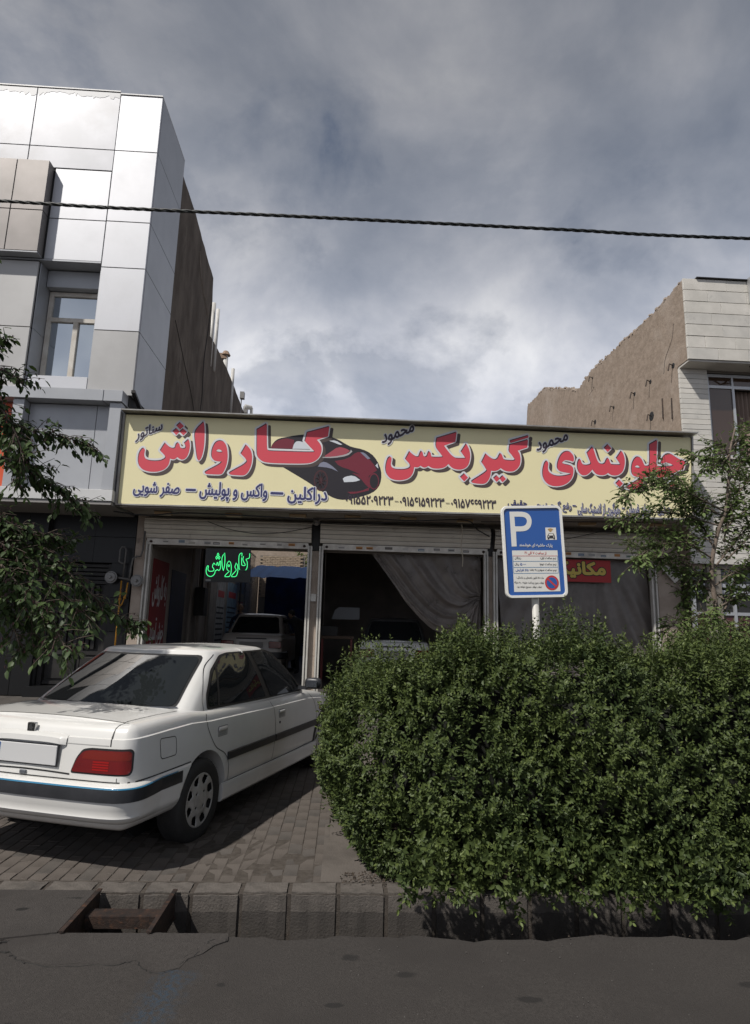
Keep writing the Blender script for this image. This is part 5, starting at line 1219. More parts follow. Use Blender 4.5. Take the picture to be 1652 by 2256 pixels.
class Car:
    def __init__(s, outline, zs, prof, gh, root, sc=(1, 1, 1)):
        s.root = root
        s.out = np.array(catmull(outline, 14)); s.n = len(s.out)
        t = np.gradient(s.out, axis=0); t /= np.linalg.norm(t, axis=1)[:, None]
        s.nor = np.stack([-t[:, 1], t[:, 0]], 1)      # (x,y) normal; rear centre moves to +y so this points inwards
        if s.nor[0][0] < 0: s.nor = -s.nor
        s.nor[0] = (1, 0); s.nor[-1] = (-1, 0)
        s.len = np.concatenate([[0], np.cumsum(np.linalg.norm(np.diff(s.out, axis=0), axis=1))])
        s.zs = zs; s.prof = prof; s.gh = gh

    def zmap(s, z, x):
        if z <= .45: return z
        return .45 + (z - .45) * (interp(x, *s.zs) - .45) / .48

    def off(s, z): return interp(z, [p[0] for p in s.prof], [p[1] for p in s.prof])

    def P(s, a, z, o=0.0):
        """a = arc length from the rear centre along the right side; o outwards"""
        x = np.interp(a, s.len, s.out[:, 0]); y = np.interp(a, s.len, s.out[:, 1])
        nx_ = np.interp(a, s.len, s.nor[:, 0]); ny_ = np.interp(a, s.len, s.nor[:, 1])
        d_ = s.off(z) - o
        return (x + nx_ * d_, y + ny_ * d_, s.zmap(z, x))

    def a_of_x(s, x): # arc length on the flank for a given x
        i0 = int(np.argmax(s.out[:, 1] > .8 * s.out[:, 1].max())) if True else 0
        k = i0 + int(np.argmin(abs(s.out[i0:, 0] - x))); return s.len[k]


def W(p, mirror=False): return (-p[1] if mirror else p[1], p[0], p[2])


def band(car, prof, a0, a1, fade=None, n=120):
    """swept band: prof list of (z, outward offset)"""
    m_ = MB()
    for mir in (False, True):
        vs = []; fs = []
        for i in range(n):
            for z, o in prof:
                a = a0 + ((a1(z) if callable(a1) else a1) - a0) * i / (n - 1)
                vs.append(W(car.P(a, z, o * (fade(a) if fade else 1)), mir))
        q = len(prof)
        for i in range(n - 1):
            for j in range(q - 1): fs.append((i * q + j, i * q + j + 1, (i + 1) * q + j + 1, (i + 1) * q + j))
        for e in (0, n - 1):
            if not (e == 0 and a0 == 0): fs.append(tuple(e * q + j for j in range(q)))
        m_.add(vs, fs)
    return m_


def patch3(fun, poly, res=.03):
    """fill a 2D polygon with a grid and map it with fun"""
    bm = bmesh.new()
    vs = [bm.verts.new((a, b_, 0)) for a, b_ in poly]; bm.faces.new(vs)
    xs_ = [p[0] for p in poly]; ys_ = [p[1] for p in poly]
    x = min(xs_) + res
    while x < max(xs_):
        bmesh.ops.bisect_plane(bm, geom=bm.verts[:] + bm.edges[:] + bm.faces[:], plane_co=(x, 0, 0), plane_no=(1, 0, 0)); x += res
    y = min(ys_) + res
    while y < max(ys_):
        bmesh.ops.bisect_plane(bm, geom=bm.verts[:] + bm.edges[:] + bm.faces[:], plane_co=(0, y, 0), plane_no=(0, 1, 0)); y += res
    bmesh.ops.triangulate(bm, faces=[f for f in bm.faces if len(f.verts) > 4])
    bm.verts.index_update()
    m_ = MB().add([fun(v.co.x, v.co.y) for v in bm.verts], [[v.index for v in f.verts] for f in bm.faces]); bm.free(); return m_


def ribbon(fun, pts, w):
    """thin line following 2D points mapped by fun"""
    q = [tuple(v) for v in catmull(pts, 6)] if len(pts) > 2 else [tuple(np.array(pts[0]) + (np.array(pts[1]) - np.array(pts[0])) * k / 12) for k in range(13)]
    vs = []; fs = []
    for i, p in enumerate(q):
        a = np.array(q[max(i - 1, 0)]); b_ = np.array(q[min(i + 1, len(q) - 1)]); d_ = b_ - a; d_ = d_ / max(1e-9, np.linalg.norm(d_)); nn = np.array([-d_[1], d_[0]]) * w / 2
        vs.append(fun(*(np.array(p) + nn))); vs.append(fun(*(np.array(p) - nn)))
    for i in range(len(q) - 1): fs.append((2 * i, 2 * i + 1, 2 * i + 3, 2 * i + 2))
    return MB().add(vs, fs)


def gh_ring(g, z):
    t = (z - g['z0']) / (g['z1'] - g['z0'])
    w = g['w0'] + (g['w1'] - g['w0']) * t + .012 * math.sin(math.pi * min(max(t, 0), 1))
    xr = g['r0'] + (g['r1'] - g['r0']) * t - .012 * math.sin(math.pi * min(max(t, 0), 1)); xf = g['f0'] + (g['f1'] - g['f0']) * t
    C_ = [(xr, 0), (xr + .015, .35 * w), (xr + .045, .66 * w), (xr + .085, .86 * w), (xr + .14, .95 * w), (xr + .26, .99 * w), (xr + .6, w), ((xr + xf) / 2, w + .012), (xf - .5, w), (xf - .24, .98 * w), (xf - .12, .93 * w), (xf - .06, .80 * w), (xf - .02, .45 * w), (xf, 0)]
    return catmull(C_, 7)


def wheel(parent, cx, cy, cz, r, wd, side, rimr, cover=True):
    prof = [(rimr, 0), (rimr + .012, .004), (r - .045, .010), (r - .015, 0), (r, -.02), (r, -wd + .02), (r - .015, -wd), (rimr, -wd)]
    n = 48; vs = []; fs = []
    for k in range(n):
        a = 2 * math.pi * k / n
        for q, (rr, o) in enumerate(prof):
            vs.append((side * o, rr * math.cos(a), rr * math.sin(a)))
    L_ = len(prof)
    for k in range(n):
        for j in range(L_): fs.append((k * L_ + j, k * L_ + (j + 1) % L_, ((k + 1) % n) * L_ + (j + 1) % L_, ((k + 1) % n) * L_ + j))
    w_ = autosmooth(MB().add(vs, fs).build('wheel', M_TYRE, parent), 40)
    w_.location = (cy * side, cx, cz); LOCAL.add(w_.name)
    MB().disc((-side * .05, 0, 0), (side, 0, 0), rimr + .002, rimr + .002, -.02, 32).build('brake_well', M_DARKIN, w_)
    # cover with eight holes: polar grid with openings
    nr = 26; na = 192; vs = []; fs = []
    rr_ = [.2 * i / nr for i in range(nr + 1)]
    dz = [float(np.interp(q, [0, .045, .075, .09, .105, .125, .145, .160, .178, .19, .2], [.012, .012, .006, .010, .006, .002, .000, .002, .006, .010, .004])) for q in rr_]
    rr_ = [q * rimr / .2 for q in rr_]
    for i, q in enumerate(rr_):
        for k in range(na):
            a = 2 * math.pi * k / na
            vs.append((side * (dz[i] - .016), q * math.cos(a), q * math.sin(a)))
    for i in range(nr):
        for k in range(na):
            a = 2 * math.pi * (k + .5) / na; rm = (rr_[i] + rr_[i + 1]) / 2 * .2 / rimr
            ph = (a * 8 / (2 * math.pi)) % 1; ph = abs(ph - .5) * 2       # 0 in the middle of a hole
            ph = ph
            if .118 < rm < .182:
                ww = .62 * math.sqrt(max(0, 1 - ((rm - .152) / .036) ** 2)) if rm < .152 else .62 - (rm - .152) * 4
                if ph < ww: continue
            p4 = (a * 4 / (2 * math.pi)) % 1; p4 = abs(p4 - .5) * 2
            if .062 < rm < .088 and p4 < .22: continue
            fs.append((i * na + k, i * na + (k + 1) % na, (i + 1) * na + (k + 1) % na, (i + 1) * na + k))
    cov = MB().add(vs, fs).build('wheel_cover', M_HUB, w_, smooth=True, fix=False)
    so = cov.modifiers.new('s', 'SOLIDIFY'); so.thickness = .008; so.offset = -1
    MB().disc((side * -.012, 0, 0), (side, 0, 0), .03, .024, .012, 16).build('hub_cap', M_HUB, w_)
    return w_


def boolean_cut(o, cutters):
    for c in cutters:
        md = o.modifiers.new('b', 'BOOLEAN'); md.operation = 'DIFFERENCE'; md.solver = 'EXACT'; md.object = c
    dg = bpy.context.evaluated_depsgraph_get(); dg.update()
    me = bpy.data.meshes.new_from_object(o.evaluated_get(dg))
    for p in list(o.modifiers): o.modifiers.remove(p)
    old = o.data; o.data = me; bpy.data.meshes.remove(old)


def saloon(root, paint, o_pts, zs, g, arch, wheels, det=True, lamp=None):
    prof = [(.26, .09), (.28, .05), (.32, .014), (.36, .004), (.45, 0), (.60, 0), (.72, .006), (.80, .012), (.834, .016), (.840, .017), (.8455, .029), (.855, .032), (.88, .042), (.90, .053), (.914, .070), (.924, .098), (.929, .14)]
    car = Car(o_pts, zs, prof, g, root)
    # body: stacked rings, closed below and above
    n = car.n; rings = [p[0] for p in prof]
    half = []
    for z in rings:
        half.append([car.P(a, z) for a in car.len])
    full = [[W(p) for p in h] + [W(p, True) for p in h[-2:0:-1]] for h in half]
    m_ = len(full[0]); vs = [p for r_ in full for p in r_]; fs = []
    for i in range(len(full) - 1):
        for k in range(m_): fs.append((i * m_ + k, i * m_ + (k + 1) % m_, (i + 1) * m_ + (k + 1) % m_, (i + 1) * m_ + k))
    # caps: strips between right and left points
    for ri, crown in ((len(full) - 1, .022), (0, 0)):
        q = half[ri]; C_ = 10; base = len(vs); rows = []
        for i in range(n):
            p = q[i]; row = []
            for j in range(C_ + 1):
                if j == 0: row.append(ri * m_ + i)
                elif j == C_: row.append(ri * m_ + (m_ - i if 0 < i < n - 1 else i))
                else:
                    s_ = 1 - 2 * j / C_
                    if i in (0, n - 1): row.append(ri * m_ + i)
                    else: vs.append((p[1] * s_, p[0], p[2] + crown * (1 - s_ * s_) * min(1, i / 14, (n - 1 - i) / 14))); row.append(len(vs) - 1)
            rows.append(row)
        for i in range(n - 1):
            for j in range(C_):
                f = [rows[i][j], rows[i][j + 1], rows[i + 1][j + 1], rows[i + 1][j]]
                f2 = [v for k_, v in enumerate(f) if v not in f[:k_]]
                if len(f2) > 2: fs.append(tuple(f2))
    body = MB().add(vs, fs).build('body', paint, root)
    cut = []
    for (ax_, az, ar) in arch:
        for sd in (-1, 1):
            c = MB().disc((sd * .50, ax_, az), (sd, 0, 0), ar, ar, .6, 56).build('cutter', None, root); cut.append(c)
    boolean_cut(body, cut); autosmooth(body, 32)
    # greenhouse
    zz = [g['z0'] + (g['z1'] - g['z0']) * k / 36 for k in range(37)]
    R_ = [[(p[0], p[1], z) for p in gh_ring(g, z)] for z in zz]
    top = R_[-1]; cxm = (g['r1'] + g['f1']) / 2
    for ins, dz in ((.012, .014), (.035, .026), (.075, .036), (.14, .043)):
        R_.append([(p[0] + (cxm - p[0]) * ins * 1.15, p[1] * (1 - ins * 1.2), g['z1'] + dz) for p in top])
    k_ = len(R_[0]); vs = []; fs = []
    for r_ in R_: vs += [W(p) for p in r_] + [W(p, True) for p in r_[-2:0:-1]]
    m_ = 2 * k_ - 2
    for i in range(len(R_) - 1):
        for k in range(m_): fs.append((i * m_ + k, i * m_ + (k + 1) % m_, (i + 1) * m_ + (k + 1) % m_, (i + 1) * m_ + k))
    b0 = (len(R_) - 1) * m_; rows = []
    for i in range(k_):
        p = R_[-1][i]; row = []
        for j in range(9):
            if j == 0 or i in (0, k_ - 1): row.append(b0 + i)
            elif j == 8: row.append(b0 + m_ - i)
            else:
                s_ = 1 - 2 * j / 8; e = min(1, i / 20, (k_ - 1 - i) / 20)
                vs.append((p[1] * s_, p[0], p[2] + .018 * (1 - s_ * s_) * e)); row.append(len(vs) - 1)
        rows.append(row)
    for i in range(k_ - 1):
        for j in range(8):
            f = [rows[i][j], rows[i][j + 1], rows[i + 1][j + 1], rows[i + 1][j]]; f2 = [v for q_, v in enumerate(f) if v not in f[:q_]]
            if len(f2) > 2: fs.append(tuple(f2))
    roof = MB().add(vs, fs).build('roof', paint, root); autosmooth(roof, 50)

    def rear(y, z, o=.004):
        r_ = gh_ring(g, z); q = [p for p in r_ if p[0] < cxm]
        x = float(np.interp(abs(y), [p[1] for p in q[:29]], [p[0] for p in q[:29]]))
        return (y, x - o * .85, z + o * .5)

    def side(x, z, o=.004, sd=1):
        r_ = gh_ring(g, z); q = r_[22:-22]
        y = float(np.interp(x, [p[0] for p in q], [p[1] for p in q]))
        return (sd * (y + o), x, z + o * .3)
    return car, body, roof, rear, side, cut


def rpoly(poly, r=.04):
    """round the corners of a polygon"""
    q = []; n = len(poly)
    for i in range(n):
        a, b_, c = (np.array(poly[i - 1], float), np.array(poly[i], float), np.array(poly[(i + 1) % n], float))
        u = (a - b_); v = (c - b_); lu = np.linalg.norm(u); lv = np.linalg.norm(v); d_ = min(r, lu * .45, lv * .45)
        p0 = b_ + u / lu * d_; p1 = b_ + v / lv * d_
        for t in (0, .33, .67, 1): q.append(tuple((1 - t) ** 2 * p0 + 2 * t * (1 - t) * b_ + t * t * p1))
    return q


CA = .326
c0 = thing('parked_car', 'white four door saloon parked nose in on the pavement with its boot to the road', 'car', (-2.16, 4.55, 0), rotz=-CA, local=True)
OUT = [(.055, 0), (.058, .2), (.062, .4), (.070, .60), (.080, .70), (.098, .762), (.145, .805), (.22, .824), (.40, .835), (.8, .84), (1.4, .846), (2.3, .85), (3.2, .846), (3.8, .832), (4.15, .79), (4.33, .68), (4.41, .5), (4.44, .25), (4.45, 0)]
ZS = ([0, .1, .5, .8, 1.05, 1.3, 2.2, 3.2, 3.6, 4.2, 4.48], [.925, .935, .95, .955, .935, .930, .912, .898, .86, .76, .68])
GH = dict(z0=.90, z1=1.355, w0=.775, w1=.590, r0=.655, r1=1.30, f0=3.34, f1=2.62)
RW = .297
car, body, roof, rearf, sidef, cuts = saloon(c0, M_PAINT, OUT, ZS, GH, [(.99, .295, .338), (3.66, .31, .335)], None)
from mathutils.bvhtree import BVHTree
BODY_BVH = BVHTree.FromPolygons([v.co[:] for v in body.data.vertices], [tuple(p.vertices) for p in body.data.polygons])
# flank helper: (x,z) on the right/left side
LIM = car.len[-1]


def aof(x):
    m_ = car.out[:, 1] > .80
    idx = np.where(m_)[0]
    return float(np.interp(x, car.out[idx, 0], car.len[idx]))


def flank(o=.002, sd=1):
    def f(x, z):
        zs_ = interp(x, *ZS); zl = z if z <= .45 else .45 + (z - .45) * .48 / (zs_ - .45)
        p = car.P(aof(x), min(zl, .928), o); return (sd * p[1], p[0], p[2])
    return f


def tailf(o=.003, sd=1):
    def f(a, z):
        zs_ = .93; zl = z if z <= .45 else .45 + (z - .45) * .48 / (zs_ - .45)
        p = car.P(a, min(zl, .928), o); return (sd * p[1], p[0], p[2])
    return f


# inner wheel wells
for cx in (1.0, 3.66):
    for sd in (-1, 1):
        MB().disc((sd * .36, cx, .31), (sd, 0, 0), .36, .36, .02, 32).build('wheel_well', M_DARKIN, c0)
bx('underbody', M_DARKIN, c0, -.60, .60, .40, 4.2, .215, .34)
# glass with rubber surrounds
REARW = [(-.632, .972), (.632, .972), (.520, 1.330), (-.520, 1.330)]
patch3(lambda a, b_: rearf(a, b_, .003), rpoly([(-.652, .957), (.652, .957), (.537, 1.345), (-.537, 1.345)], .05), .05).build('window_rubber', M_RUB, c0, smooth=True, fix=False)
rw = patch3(lambda a, b_: rearf(a, b_, .007), rpoly(REARW, .05), .05).build('rear_window', M_CGL, c0, smooth=True, fix=False)
ribbon(lambda a, b_: rearf(a, b_, .010), [(-.66, .964), (-.3, .962), (.3, .962), (.66, .964)], .008).build('chrome_strip', M_CHROME, rw, fix=False)
for sd in (1, -1):
    F1 = lambda a, b_: sidef(a, b_, .003, sd); F2 = lambda a, b_: sidef(a, b_, .008, sd)
    G1 = [(1.12, .945), (1.155, 1.03), (1.32, 1.20), (1.535, 1.322), (1.66, 1.345), (2.02, 1.352), (2.155, .930)]
    G2 = [(2.265, .925), (2.12, 1.352), (2.45, 1.348), (2.60, 1.322), (2.82, 1.19), (3.10, .975), (3.12, .915)]
    patch3(F1, rpoly([(1.085, .925), (1.125, 1.04), (1.30, 1.222), (1.52, 1.342), (1.66, 1.362), (2.5, 1.368), (2.66, 1.335), (2.9, 1.17), (3.2, .93), (3.2, .905), (2.2, .912)], .03), .06).build('window_rubber', M_RUB, c0, smooth=True, fix=False)
    for G_ in (G1, G2):
        patch3(F2, rpoly(G_, .03), .06).build('side_window', M_CGL, c0, smooth=True, fix=False)
    ribbon(lambda a, b_: sidef(a, b_, .010, sd), [(1.27, .94), (1.40, 1.25)], .026).build('window_divider', M_RUB, c0, fix=False)
    FL = flank(.0018, sd)
    # shut lines
    for pts in ([(1.035, .905), (1.005, .83), (1.06, .73), (1.15, .63), (1.29, .56), (1.36, .47), (1.375, .33)], [(2.205, .905), (2.25, .80), (2.275, .65), (2.265, .5), (2.235, .34)], [(3.235, .89), (3.36, .75), (3.42, .6), (3.41, .45), (3.37, .34)], [(1.375, .325), (2.3, .325), (3.37, .335)]):
        ribbon(FL, pts, .0065).build('shut_line', M_RUB, c0, fix=False)
    ribbon(lambda a, b_: sidef(a, b_, .002, sd), [(1.04, .92), (1.07, 1.03), (1.25, 1.235), (1.46, 1.35)], .005).build('shut_line', M_RUB, c0, fix=False)
    fd = rpoly([(.38, .815), (.575, .805), (.585, .675), (.40, .675)], .03)
    ribbon(FL, fd + [fd[0]], .005).build('fuel_flap', M_RUB, c0, fix=False)
    # rubbing strips, handles, sill skirt
    for xa, xb in ((1.335, 2.255), (2.275, 3.405), (3.425, 3.80)):
        MB_ = MB(); A = np.linspace(xa, xb, 24); pr = [(.500, .001), (.503, .016), (.56, .016), (.565, .001)]
        vs = []; fs = []
        for x in A:
            for z, o in pr:
                if xa < 1.4: z = z + (0.0 if x > xa + .02 else 0)
                vs.append(flank(o, sd)(x, z))
        for i in range(23):
            for j in range(3): fs.append((i * 4 + j, i * 4 + j + 1, i * 4 + 5 + j, i * 4 + 4 + j))
        fs += [(0, 1, 2, 3), (92, 93, 94, 95)]
        autosmooth(MB_.add(vs, fs).build('rubbing_strip', M_TRIM, c0), 40)
    for xa, zc2 in ((1.17, .755), (2.36, .755)):
        hp = rpoly([(xa, zc2 - .045), (xa + .15, zc2 - .045), (xa + .155, zc2 + .03), (xa + .005, zc2 + .03)], .015)
        ribbon(FL, hp + [hp[0]], .004).build('handle_recess_shade', mat('handle_shade', (.10, .10, .10), .5), c0, fix=False)
        h = patch3(flank(.010, sd), rpoly([(xa + .005, zc2 - .005), (xa + .145, zc2 - .005), (xa + .147, zc2 + .026), (xa + .007, zc2 + .026)], .01), .04).build('door_handle', M_PAINT, c0, fix=False, smooth=True)
        sm = h.modifiers.new('s', 'SOLIDIFY'); sm.thickness = .008; sm.offset = -1
        patch3(flank(.0022, sd), [(xa + .01, zc2 - .04), (xa + .14, zc2 - .04), (xa + .14, zc2 - .006), (xa + .01, zc2 - .006)], .05).build('handle_recess_shade', mat('handle_hollow_shade', (.25, .25, .24), .5), c0, fix=False)  # flat patch and outline, the hollow's shade put into their grey
    MB().disc(flank(.002, sd)(2.38, .665), (sd, 0, 0), .013, .012, .004, 12).build('key_lock', M_TRIM, c0)
    patch3(flank(.006, sd), rpoly([(3.50, .665), (3.56, .665), (3.56, .71), (3.50, .71)], .01), .05).build('side_repeater', mat('amber', (.35, .12, .02), .2), c0, fix=False)
    # skirt
    A = np.linspace(1.27, 3.40, 40); pr = [(.325, -.004), (.322, .012), (.285, .020), (.245, .016), (.205, .018), (.185, .0), (.185, -.08)]
    vs = []; fs = []
    for x in A:
        for z, o in pr:
            p = car.P(aof(x), .36, o); vs.append((sd * p[1], p[0], z))
    q = len(pr)
    for i in range(39):
        for j in range(q - 1): fs.append((i * q + j, i * q + j + 1, (i + 1) * q + j + 1, (i + 1) * q + j))
    fs += [tuple(range(q)), tuple(39 * q + j for j in range(q))]
    autosmooth(MB().add(vs, fs).build('sill_skirt', M_PAINT, c0), 35)
    # mirror
    mm = MB(); N_, M2 = 10, 16; vs = []; fs = []
    for i in range(N_ + 1):
        for k in range(M2):
            a = math.pi * i / N_; b2 = 2 * math.pi * k / M2
            ex = lambda t: math.copysign(abs(t) ** .6, t)
            vs.append((sd * (.93 + .095 * ex(math.sin(a)) * ex(math.cos(b2))), 3.03 + .055 * ex(math.cos(a)) + .02, .995 + .062 * ex(math.sin(a)) * ex(math.sin(b2))))
    for i in range(N_):
        for k in range(M2): fs.append((i * M2 + k, i * M2 + (k + 1) % M2, (i + 1) * M2 + (k + 1) % M2, (i + 1) * M2 + k))
    mr = mm.add(vs, fs).build('door_mirror', M_TRIM, c0, smooth=True)
    MB().box(sd * .868, sd * .995, 2.985, 2.990, .958, 1.032, .002).build('mirror_glass', M_CHROME, mr)
    MB().box(sd * .76, sd * .86, 3.02, 3.08, .925, .96).build('mirror_arm', M_TRIM, mr)
    # tail lamps
    LP = [(.378, .628), (.790, .628), (.808, .648), (.810, .755), (.790, .771), (.52, .771), (.455, .760), (.415, .715)]
    tl = patch3(tailf(.002, sd), rpoly([(.368, .617), (.804, .617), (.823, .645), (.825, .765), (.804, .783), (.51, .783), (.445, .772), (.402, .715)], .02), .03).build('lamp_gasket', M_RUB, c0, fix=False, smooth=True)
    tl = patch3(tailf(.008, sd), rpoly(LP, .02), .03).build('tail_lamp', M_LAMP, c0, fix=False, smooth=True)
    patch3(tailf(.0095, sd), rpoly([(.452, .712), (.804, .712), (.804, .75), (.788, .766), (.52, .766), (.465, .754)], .012), .03).build('indicator_lens', M_LAMPO, tl, fix=False, smooth=True)
    for k in range(4): patch3(tailf(.0098, sd), [(.54, .645 + k * .016), (.66, .645 + k * .016), (.66, .655 + k * .016), (.54, .655 + k * .016)], .05).build('reflector', mat('lamp_bright', (.27, .010, .010), .15), tl, fix=False)
    TF = tailf(.0018, sd)
    ribbon(TF, [(.648, .905), (.65, .84), (.652, .797)], .008).build('shut_line', M_RUB, c0, fix=False)
    ribbon(TF, [(.722, .604), (.722, .578)], .004).build('shut_line', M_RUB, c0, fix=False)
    ribbon(TF, [(0, .618), (.2, .614), (.365, .608)], .010).build('shut_line', M_RUB, c0, fix=False)
    ribbon(tailf(.0018, sd), [(.0, .576), (.4, .576), (.8, .576), (1.1, .578), (1.35, .580), (1.47, .582)], .008).build('shut_line', M_RUB, c0, fix=False)
    # lid edge on the deck, laid on the body by ray
    def dk(a, b_):
        h = BODY_BVH.ray_cast(Vector((sd * b_, a, 1.2)), Vector((0, 0, -1)))
        return (sd * b_, a, (h[0].z if h[0] else .93) + .0018)
    ribbon(dk, [(.10, .640), (.14, .645), (.25, .655), (.40, .668), (.55, .682), (.68, .697), (.75, .705)], .0065).build('shut_line', M_RUB, c0, fix=False)
    ribbon(tailf(.0018, sd), [(.0, .80), (.3, .80), (.64, .80)], .005).build('body_crease_shade', mat('crease_shade', (.33, .33, .32), .5), c0, fix=False)  # grey line on smooth paint, the crease's shade put into its colour
# bumper
fade = lambda a: 1 if a < .80 else (max(.22, 1 - (a - .80) * 2.6))
BEND = aof(.66)
lowp = [(.572, .000), (.570, .03), (.562, .058), (.553, .066), (.474, .074), (.45, .070), (.42, .066), (.39, .058), (.37, .064), (.35, .054), (.33, .028), (.312, -.01), (.305, -.08)]
bmp = band(car, lowp, 0, lambda z: aof(.99 - math.sqrt(max(.001, .343 ** 2 - (max(z, .33) - .295) ** 2)) - .004), fade).build('rear_bumper', M_PAINT, c0)
autosmooth(bmp, 40)
autosmooth(band(car, [(.548, .064), (.546, .078), (.51, .082), (.472, .082), (.466, .066)], 0, BEND, fade).build('bumper_strip', M_TRIM, bmp), 40)
autosmooth(band(car, [(.556, .062), (.555, .070), (.549, .076), (.5485, .064)], 0, aof(.60), fade).build('bumper_pinstripe', mat('blue_pinstripe', (.015, .13, .24), .4), bmp), 60)
for c in cuts: bpy.data.objects.remove(c)
# garnish, plate, badge, lock
gp = MB(); 
A = np.linspace(-.31, .31, 40); vs = []; fs = []
pr = [(.862, .002), (.858, .022), (.838, .030), (.803, .030), (.796, .004)]
for a in A:
    e = 1 if abs(a) < .27 else max(.25, 1 - (abs(a) - .27) / .04 * .75)
    for z, o in pr:
        p = tailf(.002 + (o - .002) * e)(abs(a), z - (abs(a) / .31) ** 4 * .015); vs.append((math.copysign(p[0], a) if a else p[0], p[1], p[2]))
for i in range(39):
    for j in range(4): fs.append((i * 5 + j, i * 5 + j + 1, i * 5 + 6 + j, i * 5 + 5 + j))
autosmooth(gp.add(vs, fs).build('plate_garnish', M_PAINT, c0), 40)
pl = MB().box(-.26, .26, .040, .048, .655, .782, .003).build('number_plate', mat('plate_white', (.50, .50, .50), .4), c0)
bx('plate_band', mat('plate_blue', (.04, .10, .30), .4), pl, -.255, -.215, .0385, .0398, .660, .777)
bx('plate_frame', M_TRIM, c0, -.27, .27, .0485, .0515, .647, .789)
bd = MB().prism(rpoly([(-.031, .848), (.029, .845), (.034, .915), (-.034, .917)], .012), lambda a, b_: (a, .068, b_), lambda a, b_: (a, .09, b_)).build('badge', M_CHROME, c0)
MB().prism(rpoly([(-.027, .852), (.025, .849), (.030, .911), (-.030, .913)], .010), lambda a, b_: (a, .0665, b_), lambda a, b_: (a, .0677, b_)).build('badge_field', M_RUB, bd)
lion = [(-.012, .858), (-.006, .858), (-.003, .870), (.004, .872), (.008, .860), (.013, .860), (.010, .874), (.014, .880), (.018, .876), (.019, .884), (.010, .890), (.004, .898), (.006, .906), (-.004, .908), (-.012, .902), (-.014, .893), (-.020, .896), (-.018, .888), (-.010, .884), (-.018, .880), (-.019, .873), (-.010, .876), (-.010, .868)]
vs, fs = fill([lion], 0, 0); MB().add([(v[0], .0655, v[1]) for v in vs], fs).build('badge_lion', mat('badge_grey', (.12, .12, .12), .3, metal=.7), bd, fix=False)
lk = patch3(tailf(.010), rpoly([(0, .582), (.035, .582), (.035, .608), (0, .608)], .006), .03)
MB().box(-.035, .02, .044, .056, .584, .608, .003).build('boot_lock', mat('lock_grey', (.13, .14, .16), .35, metal=.5), c0)
# aerial base and window sticker details inside the glass
for k, (cx_w, yy) in enumerate(((.955, 1), (.955, -1), (3.64, 1), (3.64, -1))): wheel(c0, cx_w, .840 if cx_w < 2 else .822, .276 if cx_w < 2 else RW, .303 if cx_w < 2 else RW, .19, yy, .198)
# front end
for sd in (-1, 1): MB().box(sd * .42, sd * .74, 4.30, 4.42, .56, .68, .02).build('headlamp', mat('headlamp_glass', (.4, .42, .45), .1, spec=.9), c0)
band2 = [(.50, .02), (.49, .06), (.36, .06), (.30, .02)]
autosmooth(band(car, band2, aof(4.0), LIM, None, 60).build('front_bumper', M_PAINT, c0), 40)

# the small old saloon in the bay and its twin in the middle bay
M_GREYP = mat('grey_car_paint', (.34, .31, .28), .35, coat=.5)
c1 = thing('small_saloon', 'old beige saloon standing tail out in the car wash bay', 'car', (-2.16, 15.1, .41), rotz=R(-3), local=True)
O2 = [(.05, 0), (.055, .3), (.07, .55), (.10, .68), (.16, .735), (.4, .76), (1.2, .775), (2.2, .78), (3.2, .76), (3.6, .70), (3.72, .5), (3.75, 0)]
Z2 = ([0, .5, .8, 1.2, 2.8, 3.3, 3.8], [.98, .99, .98, .95, .92, .85, .72])
G2_ = dict(z0=.93, z1=1.42, w0=.70, w1=.56, r0=.36, r1=.82, f0=2.85, f1=2.2)
car2, b2, r2, rear2, side2, cut2 = saloon(c1, M_GREYP, O2, Z2, G2_, [(.82, .28, .30), (3.05, .28, .30)], None)
for c in cut2: bpy.data.objects.remove(c)
patch3(lambda a, b_: rear2(a, b_, .006), rpoly([(-.60, 1.0), (.60, 1.0), (.50, 1.39), (-.50, 1.39)], .05), .08).build('rear_window', M_CGL, c1, smooth=True, fix=False)
for sd in (1, -1):
    patch3(lambda a, b_: side2(a, b_, .006, sd), rpoly([(.75, 1.0), (1.0, 1.38), (1.5, 1.39), (1.5, .98)], .03), .1).build('side_window', M_CGL, c1, smooth=True, fix=False)
    patch3(lambda a, b_: side2(a, b_, .006, sd), rpoly([(1.58, .98), (1.58, 1.39), (2.1, 1.38), (2.6, .97)], .03), .1).build('side_window', M_CGL, c1, smooth=True, fix=False)
    MB().box(sd * .42, sd * .72, .02, .075, .66, .82, .01).build('tail_lamp', M_LAMP, c1)
    wheel(c1, .82, .765, .27, .27, .16, sd, .17); wheel(c1, 3.05, .765, .27, .27, .16, sd, .17)
bx('number_plate', mat('plate_dull', (.20, .19, .18), .5), c1, -.28, .28, .03, .045, .66, .80)
bx('handle_bar', M_RUB, c1, -.36, .36, .03, .05, .865, .89)
autosmooth(band(car2, [(.56, 0), (.55, .06), (.44, .06), (.40, 0)], 0, 1.1, None, 60).build('bumper', M_TRIM, c1), 40)
c2 = copy_tree(c1); c2.location = (1.08, 12.9, .36); c2.rotation_euler = (0, 0, R(-4)); c2['label'] = 'white saloon with a red tail lamp half hidden behind the hedge in the middle bay'
for ch in c2.children:
    if ch.name.startswith(('body', 'roof')):
        ch.data = ch.data.copy(); ch.data.materials.clear(); ch.data.materials.append(M_PAINT if ch.name.startswith('body') else mat('dark_roof_paint', (.05, .05, .05), .4))  # roof colour carries the darkness of the bay

